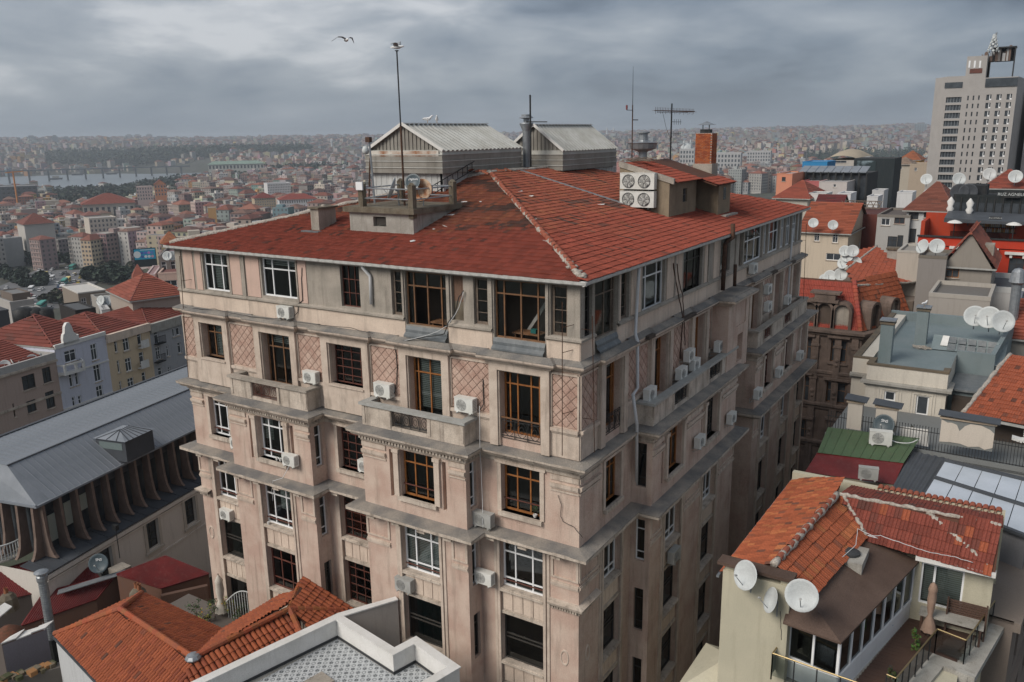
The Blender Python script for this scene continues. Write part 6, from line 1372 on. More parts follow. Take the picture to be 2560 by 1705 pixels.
MB().sweep([(-2.75,26.5),(-2.1,27.4),(-1.25,30.95),(-.25,30.75),(.5,34.9)],[(-.35,14.9),(-.35,15.0),(.22,15.0),(.22,14.75),(-.1,14.7)],jit=.006,step=.6).build('terrace_ledge',K['concrete'],t)
P=onZ(*ZCc(905,1045),14.96);tt=thing('parasol','closed tan parasol standing on the wooden terrace','parasol',P);MB().tube([P,P+Vector((0,0,2.3))],.03,6).build('pole',K['wood_grey'],tt)
n=16;pr=[(.25,.25),(.18,.6),(.07,.9),(.11,1.2),(.14,1.6),(.12,1.9),(.15,2.0),(.1,2.2),(.02,2.3)];m=MB();m.add([P+Vector((r_*(1+.22*(k % 2))*math.cos(2*math.pi*k/n),r_*(1+.22*(k % 2))*math.sin(2*math.pi*k/n),z)) for r_,z in pr for k in range(n)],[(i*n+k,i*n+(k+1) % n,(i+1)*n+(k+1) % n,(i+1)*n+k) for i in range(len(pr) - 1) for k in range(n)]);m.build('canopy',mat('canvas_tan',(.36,.25,.19),(.3,.2,.15),sc_=2),tt,True)
P=onZ(*ZCc(440,1035),14.96);tt=thing('waste_bin','round black bin with a blue rim on the terrace','bin',P);MB().lathe([(.15,0),(.18,.5),(.16,.5),(0,.3)],P,12).build('body',K['iron_black'],tt);MB().lathe([(.18,.48),(.195,.5),(.18,.54)],P,12).build('rim',mat('bluerim',(.05,.2,.4)),tt)
leafmass('potted_plant',onZ(*ZCc(765,1200),14.96),.2,.2,.9,200,[(.06,.11,.025),(.09,.14,.03)],.05,'bright green potted plant beside the terrace railing','plant');leafmass('potted_plant',onZ(*ZCc(500,1540),14.96),.25,.25,.7,160,GRN,.05,'dark potted plant at the front corner of the terrace','plant')
tt=thing('dining_table','dark table under a grey cloth by the terrace back wall','table',(-.9,33.0,14.96));MB().box(-2.2,32.6,15.7,.0,33.3,15.76).build('top',K['concrete'],tt);
for x,y in ((-2.1,32.65),(-.1,32.65),(-2.1,33.2),(-.1,33.2)): MB().box(x - .04,y - .04,14.96,x+.04,y+.04,15.7).build('leg',K['planks'],tt)
tt=thing('bench','high backed dark wooden bench behind the terrace table','bench',(-.6,33.2,14.96));
for k in range(6): MB().box(-1.3,33.32,15.75+k*.1,.05,33.36,15.82+k*.1).build('slat',K['planks'],tt)
MB().box(-1.3,33.0,15.4,.05,33.32,15.46).build('seat',K['planks'],tt);MB().box(-1.32,33.1,14.96,-1.26,33.36,16.4).build('leg',K['planks'],tt);MB().box(0,33.1,14.96,.06,33.36,16.4).build('leg',K['planks'],tt)
for k,(x,y,c) in enumerate(((1150,1490,(.30,.03,.02)),(1250,1520,(.28,.02,.015)))): P=onZ(*ZB(x,y),15.0);o=MB();o.col=c;o.lathe([(.14,0),(.2,.3),(.21,.31),(.17,.3),(0,.1)],P,12);tag(o.build('bucket',K['plain'],None,True),['wide red bucket at the foot of the terrace glazing','smaller red bucket beside the wide one'][k],'bucket')
P=onZ(*ZB(1160,1430),15.2);o=MB();o.col=(.02,.04,.3);o.lathe([(0,.2),(.12,.12),(.18,0),(.1,-.06)],P,9);tag(o.build('blue_cloth',K['plain']),'blue cloth bundle in the wide red bucket','cloth')
for k,(x,y) in enumerate(((1000,1490),(1335,1540),(1400,1560),(1375,1530))): P=onZ(*ZB(x,y),14.97);o=MB();o.col=(.16,.36,.48);o.lathe([(.06,0),(.07,.18),(.03,.25),(.03,.29),(0,.29)],P,8);tag(o.build('water_bottle',K['plain']),'clear blue plastic water bottle on the terrace floor','bottle','bottles on the terrace')
for k,((x,y),rz,s_) in enumerate((((610,350),-30,1.15),((905,650),-55,1.0),((1200,560),8,1.2))):
 p=onY(*ZB(x,y),26.45 if k<2 else 26.2);place(di_w,(p.x,p.y+.1,p.z - .65*s_),R(rz),['white dish with a rust patch on the yellow wall under the dark cap slab','small white dish seen at an angle on the yellow wall','large white dish with faint scrawl at the corner of the felt roof'][k],s_)
wire('cable',sagged([onY(*ZB(960,770),26.4),onY(*ZB(965,900),26.4),onY(*ZB(970,1090),26.5)],4,0,21),.012,'iron_black','thin cable hanging from the small dish on the yellow wall')
wire('cable',sagged([onZ(*ZA(820,1110),18.1),onZ(*ZA(970,1020),18.3),onZ(*ZA(1120,890),18.5),onZ(*ZA(1130,770),18.6),onZ(*ZA(1280,840),18.6),onZ(*ZA(1200,820),18.6),onZ(*ZA(1300,820),18.6),onZ(*ZA(1500,890),18.5),onZ(*ZA(1650,940),18.4),onZ(*ZA(1850,980),18.3),onZ(*ZA(1980,1020),18.2)],6,.01,22),.014,'pipe_white','pale cable looping over the patched orange roof')
# ------------------------------------------------------------------ right: green sheet roof, dark corrugated lean-to, glass roof
mk('greensheet',(.085,.135,.07),(.075,.115,.06),sc_=.8,rough=.6,bump=.1,fine=.15,streak=.2,stain=(.16,.1,.08))
t=thing('green_roof_annexe','annexe with green sheet roof and dark red lower slope','building',(-6.6,46,0))
MB().add([(-8.86,47.5,17.55),(-4.17,48.1,17.55),(-4.55,45.2,17.05),(-8.74,44.5,17.05)],[(0,1,2,3)]).build('roof',K['greensheet'],t);MB().add([(-8.76,44.6,17.03),(-4.55,45.25,17.03),(-4.7,43.4,16.5),(-8.95,42.8,16.5)],[(0,1,2,3)]).build('lower_roof',K['redsheet'],t)
for i in range(9): f_=(i+.5)/9;MB().bar(Vector((-8.86,47.5,17.57)).lerp(Vector((-4.17,48.1,17.57)),f_),Vector((-8.74,44.5,17.07)).lerp(Vector((-4.55,45.2,17.07)),f_),.03,.02).build('seam',K['greensheet'],t)
m=MB();m.col=(.3,.26,.2);m.prism([(-8.9,42.9),(-4.75,43.45),(-4.3,48),(-8.8,47.4)],0,16.45);m.build('wall',K['paint'],t)
p=onZ(*ZD(940,1375),17.35);place(ac_w,p,R(12),'white air conditioner standing on the green sheet roof',1.35)
p=onZ(*ZA(1205,405),16.9);place(ac_g,p,R(12),'air conditioner behind the broken parapet, below the green roof',1.1)
wire('cable',sagged([onZ(*ZD(1040,1330),17.6),onZ(*ZD(1200,1365),17.6),onZ(*ZD(1310,1330),17.8)],5,.05,23),.03,'pipe_white','white pipe trailing across the green roof')
t=thing('dark_lean_to','dark corrugated lean-to roof between green roof and glass roof','roof',(-3.6,44,0));m=MB();corr(m,(-4.4,47.4,17.0),(-2.6,47.2,17.0),(-3.3,40.5,16.7),(-4.7,41.5,16.7),5,.025);m.build('sheet',K['zinc_dark'],t);m=MB();m.col=(.2,.18,.16);m.prism([(-4.6,41.5),(-3.3,40.5),(-2.7,47),(-4.4,47.3)],0,16.6);m.build('wall',K['paint'],t)
t=thing('glass_roof','pale translucent glass roof with dark steel beams','roof',(-1,43,0));gA,gB,gC,gD=Vector((-2.71,46.0,17.25)),Vector((1.6,45.0,17.25)),Vector((1.2,39.2,16.9)),Vector((-3.2,41.5,16.9))
pg=mat('polycarb',(.50,.55,.62),(.44,.49,.55),sc_=.8,rough=.35,bump=0,fine=.06)
for i in range(5):
 for j in range(2): q=lambda u,v: gA.lerp(gB,u).lerp(gD.lerp(gC,u),v);e_=.004;MB().extr([q(i/5+e_,j/2+e_),q((i+1)/5 - e_,j/2+e_),q((i+1)/5 - e_,(j+1)/2 - e_),q(i/5+e_,(j+1)/2 - e_)],(0,0,.02)).build('pane',pg,t)
for v in (0,.5,1): MB().bar(gA.lerp(gD,v)+Vector((0,0,.06)),gB.lerp(gC,v)+Vector((0,0,.06)),.22,.14).build('beam',K['zinc_dark'],t)
m=MB();m.col=(.2,.2,.21);m.prism([(-3.1,41.6),(1.1,39.4),(1.5,44.9),(-2.7,45.9)],0,16.8);m.build('wall',K['paint'],t)
# ------------------------------------------------------------------ right: white house with grey-green flat roof behind a railed yard
mk('teal',(.17,.215,.225),(.20,.24,.25),sc_=.6,rough=.6,bump=.1,fine=.15,streak=.3,stain=(.12,.13,.12))
mk('cap_brown',(.16,.125,.085),(.12,.10,.075),sc_=1.5,bump=.3)
t=white=thing('white_flat_house','white house with grey green flat roof and chimneys behind an iron fence','building',(-6,60,0))
FWh=fr(0,55.1);wins_=[]
for a,b in (((985,850),(1085,960)),((1300,895),(1405,1100))): p,q=onY(*ZD(*a),55.1),onY(*ZD(*b),55.1);wins_.append((p.x,q.x,q.z,p.z))
m=MB(FWh);m.col=(.62,.575,.50);wall_grid(m,-8.2,-3.6,10,19.55,[(*q,.2) for q in wins_]);m.F=None;m.quad((-3.6,55.1,10),(-3.6,60.5,10),(-3.6,60.5,19.55),(-3.6,55.1,19.55));m.quad((-8.2,55.1,10),(-8.2,56.4,10),(-8.2,56.4,19.55),(-8.2,55.1,19.55));m.box(-9.3,56.4,8,-8.2,72,19.5);m.build('wall',K['paint'],t)
for q in wins_:
 ww=win(t,FWh,*q,.1,(0,1),(0,1),'upvc','pane_far',None,False,.09);m=MB(FWh);m.col=(.66,.62,.55)
 for o_ in (.14,.3): 
  for b in ((q[0] - o_ - .05,q[0] - o_,q[2] - .2,q[3]+o_),(q[1]+o_,q[1]+o_+.05,q[2] - .2,q[3]+o_),(q[0] - o_,q[1]+o_,q[3]+o_ - .05,q[3]+o_)): m.box(b[0],-.05,b[2],b[1],0,b[3])
 m.build('surround',K['paint'],ww)
zc_=onY(*ZD(800,755),55.1).z;MB().sweep([(-9.4,56.4),(-8.2,56.4),(-8.2,55.1),(-3.6,55.1),(-3.6,57)],[(0,zc_ - .25),(.1,zc_ - .2),(.12,zc_ - .1),(.3,zc_ - .05),(.3,zc_+.1),(0,zc_+.15)]).build('cornice',K['concrete'],t)
MB().poly([(-9.2,56.4,19.05),(-8.2,56.4,19.05),(-8.2,55.3,19.05),(-3.6,55.3,19.05),(-3.6,60.4,19.05),(-.9,60.4,19.05),(-.9,72,19.05),(-9.2,72,19.05)]).build('roof',K['teal'],t)
MB().sweep([(-9.3,72.3),(-9.3,56.4),(-8.25,56.4),(-8.25,55.05),(-3.55,55.05),(-3.55,56.2)],[(-.38,19.05),(-.38,19.6),(0,19.62),(0,19.5)],jit=.006,step=.8).build('parapet_cap',K['cap_brown'],t)
MB().sweep([(-3.6,60.4),(-1.4,60.4),(-.7,72.3),(-9.3,72.3)],[(-.3,19.05),(-.3,19.75),(0,19.77),(0,15)],jit=.004,step=.8).build('parapet',K['teal'],t)
MB().box(-3.6,56.5,12,-1.3,60.3,18.2).build('side_block',K['teal'],t);MB().box(-3.5,56.2,18.2,-1.5,60.3,18.32).build('side_roof',K['lead'],t);MB().box(-3.3,56.0,15.5,-2.0,56.4,17.9).build('dark_opening',K['interior'],t)
for (x,y),hh,lab in (((985,560),2.75,'near teal chimney on the grey green flat roof'),((1335,385),2.6,'far teal chimney on the grey green flat roof, with a gull')):
 p=onZ(*ZD(x,y),19.05);tt=thing('chimney',lab,'chimney',p);MB().box(p.x - .38,p.y - .3,19.05,p.x+.38,p.y+.5,19.05+hh - .2).build('stack',K['teal'],tt);MB().box(p.x - .44,p.y - .36,19.05+hh - .2,p.x+.44,p.y+.56,19.05+hh - .06).build('collar',K['cap_brown'],tt);MB().box(p.x - .48,p.y - .4,19.05+hh+.02,p.x+.48,p.y+.6,19.05+hh+.1).build('cap',K['galv'],tt)
 MB().box(p.x - .2,p.y - .2,19.05+hh - .1,p.x+.2,p.y+.3,19.05+hh+.05).build('flue_gap',K['iron_black'],tt)
 if hh<2.7: gull((p.x,p.y,19.05+hh+.1),R(60),'stand','white gull standing on the far teal chimney')
pp=[onZ(*ZD(*a),z) for a,z in (((1470,295),19.9),((2110,380),19.9),((2095,505),19.1),((1440,440),19.1))]
tt=thing('skylight','long grey glazed skylight on the grey green flat roof','skylight',pp[3]);m=MB();m.add(pp+[Vector((p.x,p.y,19.05)) for p in pp],[(0,1,2,3),(4,5,6,7),(0,3,7,4),(1,2,6,5),(0,1,5,4)]);m.build('base',K['teal'],tt)
for i in range(6):
 for j in range(2):
  if i==0: continue
  q=lambda u,v: pp[0].lerp(pp[1],u).lerp(pp[3].lerp(pp[2],u),v)+Vector((0,0,.03));u0,u1=.24+(i - 1)*.15,.24+i*.15 - .025;MB().poly([q(u0,j/2+.05),q(u1,j/2+.05),q(u1,(j+1)/2 - .03),q(u0,(j+1)/2 - .03)]).build('pane',K['lead'],tt)
q=lambda u,v: pp[0].lerp(pp[1],u).lerp(pp[3].lerp(pp[2],u),v)+Vector((0,0,.05));MB().extr([q(.15,.1),q(.25,.1),q(.24,.75),q(.13,.75)],(0,0,.06)).build('open_vent',K['white'],tt)
for k,(x,y,rz,s_) in enumerate(((1855,250,5,1.65),(2000,275,-8,1.75),(2110,310,20,1.7),(2110,250,30,1.3))): p=onZ(*ZD(x,y),19.8);place(di_w,p,R(rz),['lone big white dish above the grey green roof, left of the overlapping ones','middle big white dish of the overlapping group above the grey green roof','rightmost big white dish above the grey green roof','smaller white dish overlapping the rightmost big one'][k],s_)
tt=thing('coil_of_cable','tangled pale cable lying on the grey green roof','cable',onZ(*ZD(1350,430),19.1));m=MB();c0=onZ(*ZD(1350,430),19.1);m.tube([c0+Vector((rnd.uniform(-.7,.7),rnd.uniform(-.5,.5),rnd.uniform(0,.1))) for k in range(40)],.02,4);m.build('coil',K['mortar'],tt)
# railed yard in front
t=thing('yard_wall','grey yard wall carrying the iron fence below the white house','wall',(-4,48.4,0));m=MB();m.col=(.20,.21,.21);m.prism([(-9.1,48.0),(2.4,47.6),(2.4,55),(-9.1,55)],0,16.75);m.prism([(-9.1,48.0),(2.4,47.6),(2.4,47.8),(-9.1,48.2)],16.6,17.0);m.build('wall',K['paint'],t)
def post(x0,x1,y0,y1,zlow,zt,lab,cap='zinc_dark',body=(.55,.50,.44)):
 tt=thing('gate_post',lab,'post',((x0+x1)/2,y0,zlow));m=MB();m.col=body;m.box(x0,y0,zlow,x1,y1,zt);m.build('pillar',K['paint'],tt);m=MB();m.col=(.45,.36,.27);m.box(x0 - .08,y0 - .08,zt,x1+.08,y1+.08,zt+.1);m.build('collar',K['paint'],tt)
 MB().extr([(x0 - .18,y0 - .2,zt+.2),(x1+.22,y0 - .2,zt+.12),(x1+.22,y1+.2,zt+.18),(x0 - .18,y1+.2,zt+.26)],(0,0,.05)).build('cap',K[cap],tt);return tt
def pxz(zm,x,y,Y): p=onY(*zm(x,y),Y);return p.x,p.z
for (a,b,c0,d),lab in (((630,960,750,1240),'narrow white gate post with dark tilted cap in the iron fence'),((905,1010,1090,1260),'white gate post with tilted cap behind the dark dish')):
 x0,zt=pxz(ZD,a,b,48.0);x1,zl=pxz(ZD,c0,d,48.0);post(x0,x1,48.0,48.5,zl,zt,lab)
x0,zt=pxz(ZD,1550,1110,47.9);x1,zl=pxz(ZD,2040,1440,47.9);tw=post(x0,x1,47.75,48.2,zl,zt,'wide white wall panel with peeled plaster and dark cap in the iron fence',body=(.19,.20,.195))
w_=x1 - x0;h_=zt - zl;pts=[(0,.95),(.12,.86),(.2,.88),(.3,.82),(.36,.6),(.45,.82),(.55,.93),(.75,.93),(.92,.82),(1,.7),(1,.15),(.86,.04),(.75,.12),(.55,.05),(.4,.12),(.2,.12),(0,.08)]
m=MB();m.col=(.58,.52,.45);m.extr([(x0+u*w_,47.745,zl+v*h_) for u,v in pts],(0,-.02,0));m.build('plaster_skin',K['paint'],tw)
ft=thing('iron_fence','black spear topped iron fence along the yard wall','fence',(-3,48.1,16.9))
fm2=MB().bar((0,0,0),(0,0,1.35),.028).lathe([(.0,1.42),(.03,1.36),(.0,1.33)],n=4).mesh('bar',K['iron_black'])
for i in range(78):
 x=-9.0+i*.145;o=link('bar',fm2,ft);o.matrix_basis=Matrix.Translation((x,48.1 - (x+9)*.035,16.95))
for z in (17.05,18.05): MB().bar((-9.05,48.1,z),(2.4,47.7,z),.035).build('rail',K['iron_black'],ft)
MB().extr([(onY(*ZD(1140,1110),48.6).x,48.6,17.9),(onY(*ZD(1430,1110),48.6).x,48.6,17.95),(onY(*ZD(1430,1250),48.6).x,48.5,17.0),(onY(*ZD(1150,1240),48.6).x,48.5,17.05)],(0,.05,0)).build('white_sheet',K['white']);tag(bpy.data.objects['white_sheet'] if 'white_sheet' in bpy.data.objects and bpy.data.objects['white_sheet'].parent is None else [o for o in bpy.data.objects if o.name.startswith('white_sheet') and o.parent is None][-1],'white sheet hung behind the iron fence','sheet')
p=onY(*ZD(990,1180),47.7);place(dup(di_d2,(0,0,-50),0,'x'),(p.x,47.7,p.z - .75),R(-8),'dark dish with white mark before the fence of the white house',1.25)
leafmass('potted_plant',onZ(*ZD(1240,1310),16.9),.25,.25,.6,90,BRN,.05,'withered potted plant behind the iron fence','plant')
# open roofed terrace at the right edge
t=thing('roofed_terrace','dark open terrace under an orange tiled roof at the right edge','building',(1.5,54,0));A2_=[Vector(p) for p in ((-2.4,51.5,18.3),(3.5,50.3,18.3),(3.5,58,20.4),(-.6,58.6,20.3))]
tile_poly(t,A2_,A2_[0],A2_[1],colv((.36,.10,.05),.15,.08),.26,.42,'flat',30);lumpy(q :=MB(),A2_[0]+Vector((0,0,.05)),A2_[3]+Vector((0,0,.05)),.12,20,41);q.build('mortar_line',K['mortar'],t,True)
MB().bar(A2_[0]+Vector((0,-.1,-.1)),A2_[1]+Vector((0,-.1,-.1)),.14,.12).build('gutter',K['ac_grey'],t);MB().tube([A2_[0]+Vector((.5,-.1,-.2)),A2_[0]+Vector((.3,-.1,-.5)),A2_[0]+Vector((.2,-.1,-1.5))],.06,7).build('downpipe',K['pipe_white'],t)
MB().box(-1.8,52.2,14,3.6,58,18.2).build('dark_room',K['interior'],t);MB().box(-2.5,51.8,14,-1.8,52.5,18.2).build('pillar',K['teal'],t);MB().box(.8,51.6,14,.95,51.75,18.2).build('post',K['planks'],t)
tt=thing('lounge_chair','white slatted lounge chair on the dark terrace at the right edge','chair',onY(*ZD(2250,1330),48.8));P=onY(*ZD(2230,1330),48.8);m=MB();m.extr([P,P+Vector((.45,0,-.1)),P+Vector((1.2,0,.1)),P+Vector((1.2,0,.2)),P+Vector((.4,0,.05)),P+Vector((0,0,.12))],(0,.5,0));m.build('seat',K['white'],tt)
for k in range(4): MB().box(P.x+.5,48.9,P.z+.25+k*.12,P.x+1.3,48.93,P.z+.33+k*.12).build('slat',K['white'],tt)
# ------------------------------------------------------------------ far side of the alley: dark ornate block with mansard
mk('soot',(.19,.14,.115),(.12,.09,.075),sc_=.9,streak=.7,stain=(.045,.036,.03),bump=.6,fine=.3)
t=bar=thing('ornate_block','soot darkened ornate block with arched dormers at the end of the alley','building',(-14,84,0));FB=fr(0,80);XB0,XB1=-20.5,-12.6
bw_=[]
for (a,b) in (((465,350),(600,580)),((185,330),(260,560)),((420,760),(590,985)),((160,700),(235,960)),((150,1130),(240,1380)),((430,1150),(560,1400))): p,q=onY(*ZD(*a),80),onY(*ZD(*b),80);bw_.append((p.x,q.x,q.z,p.z))
m=MB(FB);wall_grid(m,XB0,XB1,0,16,[(*q,.4) for q in bw_]);m.F=None;m.quad((XB1,80,0),(-9.5,88,0),(-9.5,88,16),(XB1,80,16));m.build('wall',K['soot'],t)
for q in bw_: win(t,FB,*q,.25,(0,.5,1),(0,.6,1),'wood_old','pane_far',None,False,.08);
for q in bw_: m=MB(FB);m.box(q[0] - .3,-.35,q[3]+.25,q[1]+.3,0,q[3]+.45);m.box(q[0] - .2,-.12,q[2] - .25,q[1]+.2,0,q[2] - .1);m.build('window_hood',K['soot'],t)
for x in (-18.2,-16.6,-14.6,-13.1):
 m=MB(FB);m.box(x - .3,-.18,0,x+.3,0,15.4)
 for z in (14.2,11.0,7.0): m.box(x - .38,-.26,z,x+.38,0,z+.2);m.lathe([(.0,.1),(.18,.06),(.22,0)],(x,-.18,z - 1.2),8,(0,-1,0));m.lathe([(.0,.1),(.12,.06),(.16,0)],(x,-.18,z - 1.7),8,(0,-1,0))
 m.build('pilaster',K['soot'],t)
PB=[(XB0,80),(XB1,80),(-9.5,88)]
for z,o_ in ((15.6,.5),(8.4,.3),(11.6,.2),(4.6,.35)): MB().sweep(PB,[(0,z - .5),(o_*.5,z - .3),(o_*.6,z - .1),(o_,z),(o_,z+.22),(0,z+.3)],jit=.01,step=1).build('cornice',K['soot'],t)
MS=[(XB0,80.3,15.9),(XB1 - .2,80.3,15.9),(XB1 - 1.2,82.0,20.3),(XB0,82.0,20.3)];zr0=onY(*ZE(690,1030),82).z;MS[2]=(MS[2][0],82,zr0);MS[3]=(MS[3][0],82,zr0)
xh=onY(*ZE(690,1030),82).x;MS[2]=(xh,82,zr0)
tile_poly(t,MS,MS[0],MS[1],colv((.30,.06,.04),.12,.03),.3,.45,'flat',0);ridge(t,MS[1],MS[2],.22,col=(.36,.08,.05))
m=MB();m.poly([MS[1],(-9.6,88.2,15.9),(-11.5,88,zr0),MS[2]]);rs=[Vector(p) for p in ((XB1 - .2,80.3,15.9),(-9.6,88.2,15.9),(-11.4,89.2,zr0),MS[2])];tile_poly(t,rs,rs[0],rs[1],colv((.30,.085,.04),.15,.05),.3,.45,'flat',0)
# upper roof behind the mansard
U=[Vector(MS[2]),rs[2],onY(*ZE(1240,1205),92),onY(*ZE(1310,1050),97),onY(*ZE(1000,700),108),onY(*ZE(930,620),112),onY(*ZE(690,740),104),onY(*ZE(600,950),90)]
def fan(poly,h=.45,c=(.29,.075,.042)):
 """tiled skin over a gently warped outline"""
 o=sum(poly,Vector())/len(poly)
 n=sum(((poly[i] - o).cross(poly[(i+1) % len(poly)] - o) for i in range(len(poly))),Vector()).normalized()
 if n.z<0: n=-n
 flat_=[p - n*(p - o).dot(n) for p in poly];fall=Vector((n.x,n.y,0)).normalized();ex=fall.cross(Vector((0,0,1))).normalized();lowp=min(flat_,key=lambda p: p.z);return flat_,lowp,lowp+ex
fl_,a_,b_=fan(U);tile_poly(t,fl_,a_,b_,colv((.29,.075,.042),.16,.05),.3,.45,'flat',0)
for p,q in ((fl_[7],fl_[5]),(fl_[2],fl_[0])): lumpy(mq :=MB(),p,q,.14,24,51);mq.build('mortar_line',K['mortar'],t,True)
m=MB();m.col=(.2,.16,.13);m.prism([(XB0,82),(-9.6,89),(-9,112),(XB0,112)],0,17.5);m.build('rear_wall',K['paint'],t)
def dormer(F,u,z,w,h,ped=False,filled=True):
 d=MB(F);d.box(u - w/2 - .25,-.1,z,u - w/2,1.2,z+h);d.box(u+w/2,-.1,z,u+w/2+.25,1.2,z+h);n=8
 ar=[(w/2*math.cos(math.pi*k/n),w/2*math.sin(math.pi*k/n)) for k in range(n+1)];ro=1+.5/w
 for k in range(n): (x1,z1),(x2,z2)=ar[k],ar[k+1];d.add([(u+x1,-.1,z+h+z1),(u+x2,-.1,z+h+z2),(u+x2*ro,-.1,z+h+z2*ro),(u+x1*ro,-.1,z+h+z1*ro),(u+x1,1.4,z+h+z1),(u+x2,1.4,z+h+z2),(u+x2*ro,1.6,z+h+z2*ro),(u+x1*ro,1.6,z+h+z1*ro)],[(0,1,2,3),(3,2,6,7),(0,1,5,4)])
 dd=d.build('dormer',K['soot'],bar);q=MB(F);q.poly([(u - w/2,.25,z),(u+w/2,.25,z)]+[(u+x,.25,z+h+y) for x,y in ar]);q.build('infill',K['concrete_dark' if not filled else 'cement'] if filled else K['interior'],dd)
 if ped: p=MB(F);p.box(u - w/2 - .6,-.25,z+h+w/2+.1,u+w/2+.6,1.0,z+h+w/2+.35);p.box(u - w/2 - .3,-.2,z+h+w/2+.35,u+w/2+.3,.8,z+h+w/2+.9);p.box(u - w/2 - .7,-.3,z+h+w/2+.9,u+w/2+.7,.9,z+h+w/2+1.1);p.build('pediment',K['soot'],dd)
FD=fr(0,80.15)
for x,ped,fil in ((235,False,False),(385,True,False),(560,False,True)): u=onY(*ZE(x,1450),80.15).x;dormer(FD,u,15.95,1.25,1.7,ped,fil)
FD2=fr(XB1,80.15,math.atan2(8,3.1));
for u,fil in ((1.9,False),(5.2,True)): dormer(FD2,u,15.95,1.2,1.7,False,fil)
for k,(x,y,s_) in enumerate(((600,720,1.35),(670,725,1.45),(630,775,1.35),(595,845,1.5),(700,835,1.4),(455,975,1.5),(555,960,1.55),(400,985,1.2))): p=onY(*ZE(x,y),96);place(di_w,(p.x,p.y,p.z - 1.0),R([5,20,-5,-20,15,0,10,-15][k]),['uppermost left dish of the cluster beside the ornate block roof','uppermost right dish of the cluster beside the ornate block roof','stained dish in the middle of the cluster beside the ornate block roof','lower left dish of the cluster beside the ornate block roof','lower right dish of the cluster beside the ornate block roof','white dish nearest the mansard ridge end','larger dish right of the one nearest the mansard ridge','half hidden dish at the mansard ridge by the side wing'][k],s_)
for x,y0,y1,wd,Y,lab in ((1170,940,1110,110,93,'rendered chimney standing on the ornate block roof'),(1060,720,880,90,104,'round topped dormer chimney near the ornate block ridge')):
 a=onY(*ZE(x - wd/2,y0),Y);b=onY(*ZE(x+wd/2,y1),Y);tt=thing('chimney',lab,'chimney',(a.x,Y,b.z - 2));MB().box(a.x,Y,b.z - 2,b.x,Y+1.2,a.z).build('stack',K['concrete'],tt);MB().box(a.x - .15,Y - .15,a.z,b.x+.15,Y+1.35,a.z+.2).build('cap',K['concrete_dark'],tt)
# ------------------------------------------------------------------ right middle distance
def boxpx(name,label,zm,Y,x0,y0,x1,y1,depth,col,zl,wins=(),roof=None,swins=(),cat='building',frame='upvc',glass='pane_far',angle=0):
 """house whose front fills the rectangle seen between two corners, at distance Y"""
 F0=fr(0,Y);a,b=onF(*zm(x0,y0),F0),onF(*zm(x1,y1),F0);F=fr(a[0],Y);w=b[0] - a[0]
 ws=[]
 for q in wins: p,r_=onF(*zm(q[0],q[1]),F0),onF(*zm(q[2],q[3]),F0);ws.append((p[0] - a[0],r_[0] - a[0],r_[1],p[1],*q[4:]))
 ws=[q for q in ws if q[0]>.05 and q[1]<w - .05 and q[1]>q[0]]
 return house(name,label,F,w,depth,zl,a[1],col,ws,swins,roof,cat,frame=frame,glass=glass),F,w,a[1]
RBR=(.22,.06,.04)
boxpx('gable_house','grey rendered gable house with orange shuttered window before the red building',ZE,86,1560,880,2000,1240,9,(.27,.245,.215),6,[(1590,885,1710,1000,'wood')],('gable',3.1,.3,(.29,.085,.05),'strip','y'))
boxpx('stair_tower','blank grey rendered tower left of the orange shuttered house',ZE,85,1320,800,1560,1130,5,(.245,.225,.21),6,(),('flat',.25,(.2,.19,.17),(.17,.15,.125)))
boxpx('pale_wall_house','pale blank sided house behind the blank grey tower',ZE,92,1110,745,1340,960,6,(.46,.415,.36),6,(),('flat',.2,(.3,.28,.25),(.42,.40,.36)))
p0,p1=onY(*ZE(1880,770),89),onY(*ZE(2010,960),89);tt=thing('chimney','broad pale chimney right of the orange shuttered gable','chimney',p0);MB().box(p0.x,89,p1.z - 2,p1.x,90.5,p0.z).build('stack',K['concrete'],tt);MB().box(p0.x - .15,88.85,p0.z,p1.x+.15,90.65,p0.z+1.0).build('crown',K['cement'],tt)
for k,(x,y) in enumerate(((1370,790),(1485,785))): p=onY(*ZE(x,y),85.5);place(di_w,p,R([-40,10][k]),['white dish turned sideways on the blank grey tower','round white dish on the blank grey tower'][k],1.5)
boxpx('low_terrace_house','low grey house with walled roof yard below the orange shuttered gable',ZE,78,1420,1180,2000,1400,7,(.36,.33,.30),4,(),('flat',.35,(.16,.15,.14),(.40,.37,.33)))
boxpx('walled_terrace','white walled corner terrace below the red building',ZE,88,1990,1130,2400,1330,9,(.45,.44,.43),5,(),('flat',.5,(.10,.11,.12),(.5,.5,.49)))
boxpx('beige_gable_house','beige house with orange roof and two front windows behind the ornate block',ZE,122,160,545,605,900,14,(.56,.475,.375),0,[(300,560,345,640),(478,570,525,655),(415,755,555,830)],('gable',3.6,.4,(.30,.085,.045),'strip','x'),[(3.2,4.4,16.2,18),(8.5,9.7,16.2,18)])
for k,(x,y) in enumerate(((335,470),(520,490))): p=onY(*ZE(x,y),124);place(di_w,(p.x,p.y - 3,p.z - .5),R(10+k*8),['white dish by the tank on the beige house roof','white dish at the right of the beige house roof'][k],1.5)
boxpx('grey_bay_house','grey house with flat eaves and small white window behind the ornate block roof',ZE,126,915,400,1205,720,12,(.40,.39,.375),0,[(955,415,1035,485),(1085,400,1180,470,'iron_red'),(1020,590,1100,720,'darkframe'),(1115,580,1160,700,'darkframe')],('flat',.35,(.12,.10,.09),(.2,.18,.16)))
